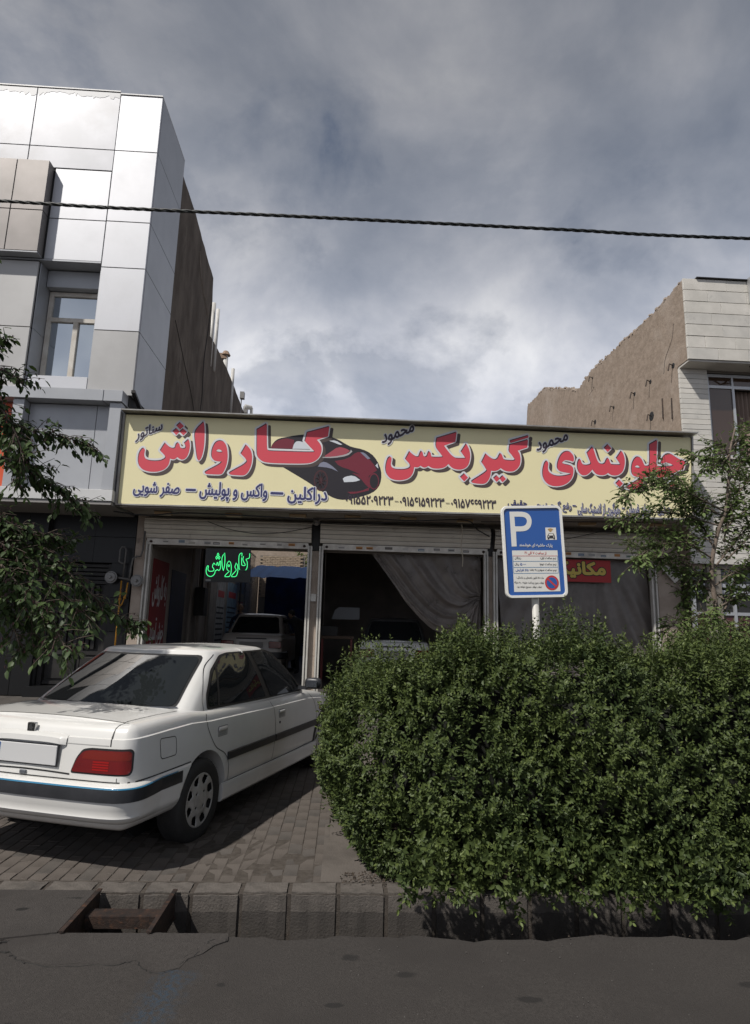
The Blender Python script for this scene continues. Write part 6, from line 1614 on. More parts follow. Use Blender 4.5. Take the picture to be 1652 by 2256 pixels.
# ------------------------------------------------------------------ hedge
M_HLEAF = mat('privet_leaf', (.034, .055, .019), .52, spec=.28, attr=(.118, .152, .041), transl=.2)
M_MLEAF = mat('mulberry_leaf', (.026, .048, .017), .5, spec=.3, attr=(.068, .105, .030), transl=.25)
M_YLEAF = mat('young_mulberry_leaf', (.085, .128, .042), .6, spec=.2, attr=(.17, .225, .085), transl=.32)
M_TWIG = mat('twig_bark', (.085, .062, .045), .85, col2=(.05, .038, .028), nscale=30)
M_BARK = mat('grey_bark', (.16, .125, .10), .9, col2=(.09, .07, .055), nscale=14, bump=.6, bscale=60)
hd = thing('hedge', 'dense clipped privet hedge along the kerb in front of the parking sign', 'hedge', (2.6, 5.4, 0))
HX0, HY0, HX1, HY1, RC = -.12, 3.99, 6.8, 6.75, .85
pl_ = [(HX0 + .16, HY1), (HX0 + .09, 6.1), (HX0 + .03, 5.5), (HX0 + .03, 5.0), (HX0 + .14, 4.6), (HX0 + .40, 4.26), (HX0 + .78, 4.05), (HX0 + 1.3, HY0), (2.6, HY0 - .03), (4.2, HY0), (5.6, HY0), (HX1, HY0 + .1)]
pc = np.array(catmull(pl_, 12)); pl_len = np.concatenate([[0], np.cumsum(np.linalg.norm(np.diff(pc, axis=0), axis=1))])
pt = np.gradient(pc, axis=0); pt /= np.linalg.norm(pt, axis=1)[:, None]; pn = np.stack([pt[:, 1], -pt[:, 0]], 1)
if pn[60][1] > 0: pn = -pn


def hnoise(x, y, z):
    return (.045 * np.sin(x * 3.1 + z * 2.3) + .04 * np.sin(x * 5.7 - y * 3 + z * 4.1) + .03 * np.sin(x * 9.3 + z * 8.7 + y * 7) + .02 * np.sin(x * 17 + z * 15 + y * 13))


def htop(x): return np.interp(x, [-.2, .1, .5, .9, 1.1, 1.35, 1.7, 3, 6], [1.14, 1.32, 1.46, 1.54, 1.52, 1.44, 1.50, 1.50, 1.44])


def hedge_sample(n, shrink=0.0):
    a = RNG.uniform(0, pl_len[-1], n); v = RNG.uniform(0, 1, n)
    x0 = np.interp(a, pl_len, pc[:, 0]); y0 = np.interp(a, pl_len, pc[:, 1]); nx_ = np.interp(a, pl_len, pn[:, 0]); ny_ = np.interp(a, pl_len, pn[:, 1])
    H = htop(x0)
    # profile: up the face, round over, then inwards on top
    L1 = 1.25; Lr = .40; Lt = 1.1; tot = L1 + Lr + Lt
    s_ = v * tot
    z = np.zeros(n); ins = np.zeros(n); nz = np.zeros(n); nh = np.ones(n)
    f = s_ < L1; u = s_ / L1
    z[f] = (.0 + u[f] * (H[f] - .27)); zz = z / H
    ins[f] = .26 * np.clip(1 - zz[f] / .38, 0, 1) ** 1.6 + .05 * np.clip((zz[f] - .5) / .4, 0, 1)
    nz[f] = -.45 * np.clip(1 - zz[f] / .4, 0, 1) + .15
    g_ = (s_ >= L1) & (s_ < L1 + Lr); t = (s_ - L1) / Lr * math.pi / 2
    z[g_] = H[g_] - .27 + .27 * np.sin(t[g_]); ins[g_] = .05 + .27 * (1 - np.cos(t[g_])); nz[g_] = np.sin(t[g_]); nh[g_] = np.cos(t[g_])
    h_ = s_ >= L1 + Lr; ins[h_] = .32 + (s_[h_] - L1 - Lr); z[h_] = H[h_]; nz[h_] = 1; nh[h_] = 0
    ins = ins + shrink
    x = x0 - nx_ * ins; y = y0 - ny_ * ins
    nn = np.stack([nx_ * nh, ny_ * nh, nz], 1); nn = unit(nn)
    P = np.stack([x, y, z - shrink * nz * .6], 1)
    P += nn * hnoise(x, y, z)[:, None]
    return P, nn


# added inner sheet against see-through, the hedge's inner shade put into its colour
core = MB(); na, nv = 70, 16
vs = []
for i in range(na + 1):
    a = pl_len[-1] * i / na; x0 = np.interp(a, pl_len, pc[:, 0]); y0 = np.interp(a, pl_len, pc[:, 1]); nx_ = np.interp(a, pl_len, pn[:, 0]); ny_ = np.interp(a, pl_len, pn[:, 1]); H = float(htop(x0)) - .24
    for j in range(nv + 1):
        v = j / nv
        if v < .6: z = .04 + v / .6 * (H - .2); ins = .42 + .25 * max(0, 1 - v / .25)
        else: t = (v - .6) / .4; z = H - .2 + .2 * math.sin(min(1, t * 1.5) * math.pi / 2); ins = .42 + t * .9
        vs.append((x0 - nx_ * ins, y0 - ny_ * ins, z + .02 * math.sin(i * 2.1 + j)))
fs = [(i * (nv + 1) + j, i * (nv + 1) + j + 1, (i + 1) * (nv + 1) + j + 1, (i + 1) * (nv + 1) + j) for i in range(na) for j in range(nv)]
core.add(vs, fs).build('inner_shade_sheet', mat('hedge_inner_shade', (.008, .010, .005), .95, col2=(.004, .005, .003), nscale=25), hd, kind='stuff', fix=False, smooth=True)


def shoots(P, Dr, L, per, leafs, tip=True, seed=3, spread=.95):
    """shoots with opposite leaf pairs; returns leaf arrays and stems"""
    rng = np.random.default_rng(seed); n = len(P)
    Dr = unit(Dr); s1 = unit(np.cross(Dr, rng.normal(size=(n, 3)))); s2 = np.cross(Dr, s1)
    lp, ld, ln, ls, lt = [], [], [], [], []
    clump = .5 + .5 * np.sin(P[:, 0] * 4.3 + P[:, 2] * 5.1) * np.sin(P[:, 0] * 1.7 - P[:, 2] * 2.2 + P[:, 1])
    for k in range(per):
        fr = (k + .6) / per
        base = P + Dr * (L * fr)[:, None]
        ax = s1 if k % 2 else s2
        for sg_ in (-1, 1):
            d_ = unit(ax * sg_ * spread + Dr * (.35 + .5 * fr) + rng.normal(size=(n, 3)) * .22 + np.array([0, 0, -.10]))
            lp.append(base); ld.append(d_); ln.append(unit(Dr + rng.normal(size=(n, 3)) * .25))
            ls.append(leafs * rng.uniform(.7, 1.15, n) * (1 - .45 * fr ** 3))
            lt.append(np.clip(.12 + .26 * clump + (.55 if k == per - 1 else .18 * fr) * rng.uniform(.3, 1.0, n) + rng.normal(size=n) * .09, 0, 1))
    if tip:
        lp.append(P + Dr * L[:, None]); ld.append(unit(Dr + rng.normal(size=(n, 3)) * .3)); ln.append(unit(rng.normal(size=(n, 3)))); ls.append(leafs * .55 * np.ones(n)); lt.append(np.full(n, .85))
    return map(np.concatenate, (lp, ld, ln, ls, lt))


NS = 12500
P, nn = hedge_sample(NS)
gap = np.sin(P[:, 0] * 7.3 + P[:, 2] * 3.1) * np.sin(P[:, 2] * 9.1 - P[:, 0] * 4.4 + P[:, 1] * 5) + .5 * np.sin(P[:, 0] * 15 + P[:, 2] * 17)
keep = (gap > -1.05) | (RNG.uniform(0, 1, NS) < .5)
P, nn = P[keep], nn[keep]; NS = len(P)
L = RNG.uniform(.09, .20, NS)
Dr = unit(nn * .75 + np.array([0, 0, .55]) + RNG.normal(size=(NS, 3)) * .38)
P = P - Dr * (L * .75)[:, None] - nn * (RNG.uniform(0, 1, NS) ** 2 * .16)[:, None]
out_ = list(shoots(P, Dr, L, 7, .043))
# long unclipped shoots standing above the top
P2, n2 = hedge_sample(2600); k = (n2[:, 2] > .55); P2 = P2[k]
L2 = RNG.uniform(.12, .26, len(P2)) * (1 + .5 * np.clip(np.sin(P2[:, 0] * 6.5) * np.sin(P2[:, 0] * 2.1 + 1), 0, 1))
D2 = unit(np.array([0, 0, 1.0]) + RNG.normal(size=(len(P2), 3)) * .16)
o2 = list(shoots(P2 - D2 * .06, D2, L2, 9, .044, seed=5))
# low skirt hanging over the kerb
P3 = np.stack([RNG.uniform(.35, 5.5, 900), RNG.uniform(3.86, 4.2, 900), RNG.uniform(.02, .35, 900)], 1)
P3[:, 1] = 4.12 - .20 * RNG.uniform(0, 1, 900) - .1 * np.sin(P3[:, 0] * 5) ** 2 + .25 * np.clip(.6 - P3[:, 0], 0, 1); P3[:, 2] += .06
D3 = unit(np.array([0, -.7, -.15]) + RNG.normal(size=(900, 3)) * .45)
o3 = list(shoots(P3, D3, RNG.uniform(.08, .16, 900), 5, .052, seed=8))
A = [np.concatenate([a, b_, c]) for a, b_, c in zip(out_, o2, o3)]
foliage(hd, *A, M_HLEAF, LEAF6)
st = MB()
for i in range(0, len(P2), 3): st.tube([P2[i] - D2[i] * .1, P2[i] + D2[i] * (L2[i] * .9 - .06)], .0014, 4, cap=False)
st.build('stem', mat('green_stem', (.07, .085, .03), .7), hd, kind='stuff', fix=False)


# ------------------------------------------------------------------ trees
def tree(name, label, trunk, trad, branches, m, lsize, twigs, seed, loc, droop=.5, extra=(), berries=False, brr=.011):
    rng = np.random.default_rng(seed)
    t = thing(name, label, 'tree', loc)
    tp_ = [tuple(v) for v in catmull(trunk, 6)]
    MB().tube(tp_, [trad * (1 - .75 * i / len(tp_)) for i in range(len(tp_))], 10).build('trunk', M_BARK, t, smooth=True)
    bm_ = MB(); lp, ld, ln, ls, lt = [], [], [], [], []; bp = []
    for bi, br in enumerate(branches):
        q = np.array(catmull(br, 8)); m__ = len(q)
        ob = MB().tube([tuple(v) for v in q], [max(.003, brr * (1 - .8 * i / m__)) for i in range(m__)], 6).build('branch', M_BARK, t, smooth=True)
        ln_ = np.concatenate([[0], np.cumsum(np.linalg.norm(np.diff(q, axis=0), axis=1))])
        nt_ = int(ln_[-1] * twigs)
        for k in range(nt_):
            a = ln_[-1] * min(1, (.12 + .88 * (k + rng.uniform(0, 1)) / nt_)); b0 = np.array([np.interp(a, ln_, q[:, j]) for j in range(3)])
            i = min(m__ - 2, int(np.searchsorted(ln_, a)) - 0); i = max(0, min(i, m__ - 2)); ax = unit(q[i + 1] - q[i])
            d_ = unit(ax * .7 + rng.normal(size=3) * .62 + np.array([0, 0, .10])); L_ = rng.uniform(.07, .24)
            e = b0 + d_ * L_ + np.array([0, 0, -.03 * droop])
            bm_.tube([tuple(b0), tuple((b0 + e) / 2 + np.array([0, 0, .012])), tuple(e)], [.0035, .003, .0018], 4, cap=False)
            nl = int(rng.integers(4, 8))
            for j in range(nl):
                f = (j + .7) / nl; p = b0 + (e - b0) * f
                sd_ = unit(np.cross(d_, [0, 0, 1.0]) + 1e-6) * (1 if j % 2 else -1)
                dd = unit(d_ * .6 + sd_ * .75 + np.array([0, 0, -droop]) + rng.normal(size=3) * .25)
                lp.append(p + dd * .012); ld.append(dd); ln.append(unit(np.array([0, 0, 1.0]) + rng.normal(size=3) * .35)); ls.append(lsize * rng.uniform(.6, 1.2)); lt.append(np.clip(rng.normal(.35, .2) + .25 * (f > .85), 0, 1))
                if berries and rng.uniform() < .35: bp.append(p + rng.normal(size=3) * .012)
    bm_.build('twig', M_TWIG, t, kind='stuff', fix=False)
    if bp:
        bb = MB()
        for p in bp:
            bb.tube([p, p + np.array([0, 0, -.018])], [.005, .004], 5)
        bb.build('fruit', mat('mulberry_fruit', (.045, .012, .014), .5), t, kind='stuff', fix=False)
    foliage(t, lp, ld, ln, ls, lt, m, LEAF6, nbig=300)
    return t


LT = [(-4.1, 4.9, -.05), (-4.05, 4.92, .8), (-4.12, 4.95, 1.6), (-4.0, 4.95, 2.4), (-4.05, 5.0, 3.2), (-4.0, 5.0, 4.0), (-4.05, 5.0, 4.6)]
rg = random.Random(5)


def near_trunk(T, p):  # nearest trunk point lower than p
    return min(T, key=lambda q: (q[0] - p[0]) ** 2 + (q[1] - p[1]) ** 2 + (q[2] - (p[2] - .1)) ** 2)


LB_ = []
for b_ in LEFT_BRANCHES:
    LB_.append([near_trunk(LT, b_[0])] + list(b_))
for z0, dx, dy, dz in ((2.4, .9, -.7, .5), (2.8, .7, .9, .5), (3.2, 1.0, -.3, .7), (3.4, -.8, -.6, .6), (3.6, -.7, .6, .7), (4.0, .4, -.8, .7), (4.3, .6, .3, .6), (2.2, 1.0, -.35, .15), (2.0, .9, .45, -.1), (3.0, -.9, .1, .5), (4.5, .0, .1, .6),
                       (2.3, 1.2, .1, -.2), (1.9, .8, -.1, -.35)):
    p0 = near_trunk(LT, (-4, 5, z0)); LB_.append([p0, (p0[0] + dx * .5, p0[1] + dy * .5, z0 + dz * .6), (p0[0] + dx, p0[1] + dy, z0 + dz)])
tree('mulberry_tree', 'dark leaved mulberry tree reaching in from the left over the parked car', LT, .11, LB_, M_MLEAF, .074, 62, 21, (-4.1, 4.9, 0), droop=.75, berries=True, brr=.014)
RTK = [(3.95, 6.25, -.03)] + list(RIGHT_TRUNK)[1:]
RB_ = list(RIGHT_BRANCHES) + [[(3.9, 6.2, 1.9), (4.3, 6.5, 2.3), (4.9, 6.6, 2.6)], [(3.95, 6.2, 2.4), (4.4, 6.0, 2.9), (4.9, 5.9, 3.3)], [(3.95, 6.2, 2.6), (4.3, 6.6, 3.1), (4.6, 6.8, 3.6)], [(3.9, 6.2, 2.0), (3.6, 6.7, 2.4), (3.3, 7.0, 2.7)], [(3.9, 6.2, 1.7), (4.3, 5.9, 1.8), (4.8, 5.8, 2.0)], [(3.9, 6.2, 2.9), (3.7, 6.6, 3.2), (3.5, 6.8, 3.4)]]
tree('young_tree', 'young light green tree with a thin crooked trunk behind the hedge at the right edge', RTK, .034, RB_, M_YLEAF, .060, 76, 33, (3.95, 6.25, 0), droop=.25, brr=.010)
# small tree crown far behind the courtyard
cb_ = []
for k in range(26):
    a = rg.uniform(0, 6.28); e = rg.uniform(-.3, 1.2); L_ = rg.uniform(.8, 1.6)
    cb_.append([(-1.2, 29, 3.4), (-1.2 + .4 * L_ * math.cos(a), 29 + .5 * L_ * math.sin(a), 3.9 + .4 * e * L_), (-1.2 + L_ * math.cos(a) * .9, 29 + L_ * math.sin(a) * .6, 4.1 + .75 * e * L_)])
tree('courtyard_tree', 'yellow green tree behind the courtyard brick wall', [(-1.2, 29, .3), (-1.2, 29, 2), (-1.2, 29, 4)], .1, cb_, mat('yellow_green_leaf', (.09, .14, .03), .5, attr=(.14, .18, .05), transl=.35), .16, 16, 44, (-1.2, 29.5, .3))  # yellow green leaves with a lighter tone varied per leaf

# ------------------------------------------------------------------ parking sign
def rrect(u0, u1, v0, v1, r, n=6):
    q = []
    for cx, cy, a0 in ((u1 - r, v1 - r, 0), (u0 + r, v1 - r, 90), (u0 + r, v0 + r, 180), (u1 - r, v0 + r, 270)):
        for k in range(n + 1):
            a = R(a0 + 90 * k / n); q.append((cx + r * math.cos(a), cy + r * math.sin(a)))
    return q


ps = thing('parking_sign', 'blue parking sign with a white P on a white pole standing in the hedge', 'road sign', (1.72, 5.52, 0))
CU, CV, TL = 1.712, 2.342, .046


def PS(u, v, d_):
    """sign plane: leans anticlockwise and is turned slightly"""
    x = u * math.cos(TL) - v * math.sin(TL); z = u * math.sin(TL) + v * math.cos(TL)
    return (CU + x, 5.5 - d_ - x * .02, CV + z)


M_SBLUE = mat('sign_blue', (.012, .075, .29), .4, coat=.2); M_SWH = mat('sign_white', (.60, .59, .56), .45); M_SFR = mat('sign_frame_white', (.66, .65, .61), .4, coat=.3)
hw, hh = .2825, .420
fr = rrect(-hw, hw, -hh, hh, .055); fi = rrect(-hw + .026, hw - .026, -hh + .026, hh - .026, .035)
n = len(fr)
m_ = MB(); lay = [(fr, -.012), (fr, .012), ([(a * .985, b_ * .99) for a, b_ in fr], .020), ([(a * 1.01, b_ * 1.006) for a, b_ in fi], .020), (fi, .006)]
vs = [PS(a, b_, d_) for pp, d_ in lay for a, b_ in pp]; fs = []
for i in range(len(lay) - 1):
    for k in range(n): fs.append((i * n + k, i * n + (k + 1) % n, (i + 1) * n + (k + 1) % n, (i + 1) * n + k))
fs.append(tuple(range(n)))
autosmooth(m_.add(vs, fs).build('frame', M_SFR, ps), 30)
MB().prism(rrect(-hw + .02, hw - .02, -hh + .02, hh - .02, .03), lambda a, b_: PS(a, b_, .0075), lambda a, b_: PS(a, b_, -.005)).build('blue_plate', M_SBLUE, ps)


def flat(name, poly, m, d_, par=ps, sm=0, holes=()):
    vs, fs = fill([poly] + list(holes), 0, sm)
    return MB().add([PS(v[0], v[1], d_) for v in vs], fs).build(name, m, par, fix=False)


def bxs(a, b_, x0=215, x1=1270, y0=75, y1=1625):  # sign picture coordinates to plate coordinates
    u = (a - 742 + (b_ - 850) * -.048) / 1055 * .575; v = (850 - b_ - (a - 742) * .035) / 1530 * .845
    return (u, v)


def pp(*p): return [bxs(*q) for q in p]


outP = pp((338, 198), (540, 192), (620, 205), (680, 245), (710, 310), (712, 380), (690, 450), (640, 500), (570, 522), (444, 528), (452, 775), (368, 780))
hole = pp((420, 280), (430, 443), (560, 440), (610, 415), (635, 360), (625, 315), (590, 285), (530, 278))
vs, fs = fill([chaikin(outP, 60), chaikin(hole, 60)], 0, 0)
MB().add([PS(v[0], v[1], .009) for v in vs], fs).build('letter_p', M_SWH, ps, fix=False)
flat('white_panel', pp((372, 845), (1135, 828), (1168, 1495), (400, 1520)), M_SWH, .009)
flat('pictogram_field', pp((940, 452), (1118, 450), (1130, 652), (946, 658)), M_SWH, .009)
M_SBK = mat('sign_black_print', (.02, .02, .022), .5); M_SRD = mat('sign_red_print', (.42, .03, .03), .5); M_SLB = mat('sign_lightblue_line', (.03, .16, .32), .5)
cp_ = pp((968, 605), (972, 590), (990, 555), (1000, 548), (1065, 546), (1078, 552), (1095, 585), (1100, 600), (1098, 645), (1072, 645), (1072, 630), (1000, 632), (1000, 648), (976, 648))
flat('car_pictogram', cp_, M_SBK, .0105)
flat('car_pictogram', pp((988, 585), (1002, 556), (1062, 554), (1080, 582)), M_SWH, .0112)
for cx in (993, 1077): flat('car_pictogram', pp(*[(cx + 11 * math.cos(t), 606 + 9 * math.sin(t)) for t in np.linspace(0, 6.0, 10)]), M_SWH, .0112)
for k, rr in enumerate((18, 34, 50, 66)):
    arc = [(1024 + (rr + 7) * math.cos(t), 535 - (rr + 7) * .98 * math.sin(t)) for t in np.linspace(.85, 2.29, 8)] + [(1024 + (rr - 3) * math.cos(t), 535 - (rr - 3) * .98 * math.sin(t)) for t in np.linspace(2.29, .85, 8)]
    flat('signal_wave', pp(*arc), mat('wave_ochre', (.45, .24, .03), .5), .0105)
for (xa, ya, xb, yb) in ((382, 934, 1132, 920), (388, 1022, 1135, 1006), (390, 1122, 1135, 1104), (395, 1220, 1142, 1200)):
    flat('table_line', pp((xa, ya - 3), (xb, yb - 3), (xb, yb + 4), (xa, ya + 4)), M_SLB if ya > 1100 else M_SRD if ya == 934 else M_SLB, .0102)
flat('table_line', pp((382, 934), (388, 934), (400, 1220), (394, 1220)), M_SLB, .0102); flat('table_line', pp((1128, 920), (1134, 920), (1144, 1200), (1138, 1200)), M_SLB, .0102)
FP = PS


def stext(s_, m, a0, a1, b0, b1, bold=.01, rtl=True, name='lettering'):
    u0, v0 = bxs(a0, (b0 + b1) / 2); u1, v1 = bxs(a1, (b0 + b1) / 2); vc = (v0 + v1) / 2; hv = (b1 - b0) / 1530 * .845 / 2
    plane_text(name, s_, m, ps, (u0, u1, vc - hv, vc + hv), FP, .0108, bold, rtl=rtl, rot=-.035 * .845 / .575 * .0 - .033)


stext('پارک حاشیه ای هوشمند', M_SWH, 495, 1050, 722, 790, .02)
stext('از ساعت ۷ الی ۲۱', M_SRD, 582, 945, 855, 908, .015)
stext('نیم ساعت اول:', M_SBK, 840, 1105, 935, 990); stext('رایگان', M_SBK, 412, 520, 945, 990)
stext('نیم ساعت دوم:', M_SBK, 830, 1108, 1035, 1090); stext('ریال', M_SBK, 412, 485, 1045, 1090); stext('۵۰۰۰', mat('sign_blue_print', (.02, .08, .3), .5), 505, 600, 1045, 1085, .02, False)
stext('نیم ساعت سوم و به بعد:', M_SBK, 660, 1108, 1130, 1185); stext('۱۵٪ افزایش', MATS['sign_blue_print'], 425, 640, 1140, 1190, .015)
stext('ماده ۱۵ قانون راهنمایی و رانندگی :', M_SBK, 435, 890, 1262, 1305); stext('توقف بدون پرداخت هزینه ، به منزله', M_SBK, 403, 893, 1345, 1390); stext('تخلف توقف ممنوع خواهد بود.', M_SBK, 440, 858, 1415, 1460)
cc = (1027, 1362); ring = lambda r_, n_=40: [(cc[0] + r_ * math.cos(t), cc[1] + r_ * 1.04 * math.sin(t)) for t in np.linspace(0, 2 * math.pi, n_, endpoint=False)]
flat('no_parking_disc', pp(*ring(116)), M_SRD, .0104); flat('no_parking_disc', pp(*ring(86)), M_SBLUE, .0112)
flat('no_parking_bar', pp((945, 1305), (965, 1285), (1108, 1415), (1090, 1437)), M_SRD, .012)
MB().tube([(1.765, 5.56, -.4), (1.745, 5.548, 1.2), (1.712, 5.535, 2.60)], .032, 16).build('pole', mat('pole_white', (.56, .55, .51), .45, col2=(.48, .46, .42), nscale=6), ps, smooth=True)
MB().box(CU - .06, CU + .06, 5.508, 5.525, 2.15, 2.19).box(CU - .06, CU + .06, 5.508, 5.525, 2.52, 2.56).build('clamp', M_SFR, ps)

# ------------------------------------------------------------------ overhead cable: three twisted strands
wp = catmull([(-26, 6.3, 6.7), (-14, 6.1, 6.12), (-3.76, 6.0, 5.945), (-2.63, 6.0, 5.937), (-.91, 6.0, 5.955), (.2, 6.0, 5.965), (2.32, 6.0, 5.98), (4.39, 6.0, 6.0), (12, 6.1, 6.3), (26, 6.3, 7.2)], 90)
wc = thing('overhead_cable', 'thick twisted black overhead cable crossing the sky', 'cable', (0, 6, 5.96))
ln_ = np.concatenate([[0], np.cumsum(np.linalg.norm(np.diff(np.array(wp), axis=0), axis=1))])
for k in range(3):
    q = []
    for p, l in zip(wp, ln_):
        if abs(p[0]) > 9 and (int(l * 20) % 3): pass
        a = l * 2 * math.pi / .34 + k * 2 * math.pi / 3
        q.append((p[0], p[1] + .0100 * math.cos(a), p[2] + .0100 * math.sin(a)))
    MB().tube(q, .0098, 6).build('strand', mat('cable_rubber', (.010, .013, .013), .55), wc, smooth=True)

# ------------------------------------------------------------------ gas regulators on the side of the gate
gp_ = thing('gas_regulator', 'pair of round gas regulators with grey and yellow pipes beside the gate', 'gas pipes', (-4.1, 11.85, 2.4))
M_PIPE = mat('grey_pipe', (.13, .125, .12), .6, metal=.3, col2=(.09, .085, .08), nscale=12); M_YEL = mat('yellow_pipe', (.42, .20, .015), .5, col2=(.30, .13, .01), nscale=10); M_REG = mat('regulator_grey', (.20, .195, .19), .5, metal=.4)
for x, z in ((-4.36, 2.42), (-3.88, 2.37)):
    o = MB().disc((x, 11.84, z), (0, -1, 0), .112, .112, .02, 28).disc((x, 11.82, z), (0, -1, 0), .098, .085, .025, 28).disc((x, 11.795, z), (0, -1, 0), .03, .025, .05, 12).build('regulator_body', M_REG, gp_); autosmooth(o, 35)
MB().tube([(-4.25, 11.86, 2.42), (-3.98, 11.86, 2.38)], .022).tube([(-4.15, 11.86, 2.42), (-4.14, 11.86, 2.95), (-4.17, 11.86, 3.0), (-4.22, 11.86, 3.0), (-4.25, 11.86, 2.95), (-4.25, 11.86, 2.72), (-4.2, 11.86, 2.69), (-4.16, 11.86, 2.69)], .017).build('pipe', M_PIPE, gp_, smooth=True)
MB().tube([(-4.03, 11.86, 2.38), (-4.02, 11.86, 2.6), (-4.0, 11.86, 2.78), (-3.93, 11.86, 2.83), (-3.86, 11.86, 2.83), (-3.83, 11.86, 2.95), (-3.83, 11.9, 3.5)], .018).build('pipe', M_PIPE, gp_, smooth=True)
y_ = MB().tube([(-4.17, 11.86, 2.36), (-4.17, 11.86, 1.6), (-4.17, 11.86, .8)], .014).tube([(-4.05, 11.86, 2.33), (-4.07, 11.86, 2.1), (-4.12, 11.86, 1.93), (-4.165, 11.86, 1.88)], .014)
for x, z in ((-4.17, 2.12), (-4.17, 2.02), (-4.07, 2.14), (-4.085, 2.05), (-4.17, 1.9)): y_.disc((x, 11.86, z - .02), (0, 0, 1), .026, .026, .04, 8)
y_.build('yellow_pipe', M_YEL, gp_, smooth=True)

# ------------------------------------------------------------------ roof pipes
M_VENT = mat('white_vent_pipe', (.52, .51, .49), .5, col2=(.42, .41, .39), nscale=2)
v1 = thing('vent_pipes', 'pair of white vent pipes with a rusty cowl behind the plastered wall', 'vent', (-4.2, 19.6, 9.6))
MB().tube([(-4.15, 19.3, 8.5), (-4.15, 19.3, 10.32)], .085, 12).tube([(-4.0, 19.9, 8.5), (-4.0, 19.9, 10.1)], .06, 12).build('pipe', M_VENT, v1, smooth=True)
MB().disc((-4.15, 19.3, 10.30), (0, 0, 1), .16, .08, .14, 8).box(-4.38, -4.1, 19.2, 19.4, 10.16, 10.34).build('cowl', mat('rust_cowl', (.25, .17, .12), .8), v1)
v2 = thing('vent_pipes', 'pair of tall white pipes rising at the step of the plastered wall', 'vent', (-4.1, 17, 9.6))
MB().tube([(-4.05, 16.75, 8.8), (-4.05, 16.75, 10.75)], .065, 12).tube([(-4.0, 17.1, 8.8), (-4.0, 17.1, 10.75)], .055, 12).build('pipe', M_VENT, v2, smooth=True)
v3 = thing('roof_camera', 'small white camera on a short pole above the yellow sign', 'camera', (-1.87, 11.3, 5.0))
MB().tube([(-1.87, 11.3, 4.9), (-1.87, 11.3, 5.66)], .028, 10).build('pole', M_VENT, v3, smooth=True)
MB().disc((-1.87, 11.3, 5.67), (-1, -.6, -.1), .04, .05, .13, 12).disc((-1.95, 11.25, 5.66), (-1, -.6, -.1), .03, .03, .05, 12).build('camera_body', M_VENT, v3)
v4 = thing('roof_aerial', 'small metal aerial box on the low end of the plastered wall', 'aerial', (-4.0, 21.9, 9.4))
MB().tube([(-4.0, 21.8, 9.2), (-4.0, 21.8, 9.74)], .02).build('mast', M_REG, v4); bx('box', M_REG, v4, -4.05, -3.9, 21.7, 21.9, 9.75, 10.0); bx('box', M_REG, v4, -4.0, -3.85, 22.3, 22.5, 9.4, 9.65)

# plate with a house number by the right pillar
hp = thing('number_board', 'tilted white number board beside the right pillar of the shop', 'sign', (6.4, 11.8, 2.9))
a = R(-48)
HPF = lambda u, v, d_: (6.42 + u * math.cos(a) - v * math.sin(a), 11.85 - d_, 2.86 + u * math.sin(a) + v * math.cos(a))
MB().prism([(-.22, -.11), (.22, -.11), (.22, .11), (-.22, .11)], lambda u, v: HPF(u, v, 0), lambda u, v: HPF(u, v, .01)).build('board', M_IRONW, hp)
plane_text('lettering', '۳۲۴', M_GAP, hp, (-.02, .19, -.07, .07), HPF, .012, .02, rtl=False)


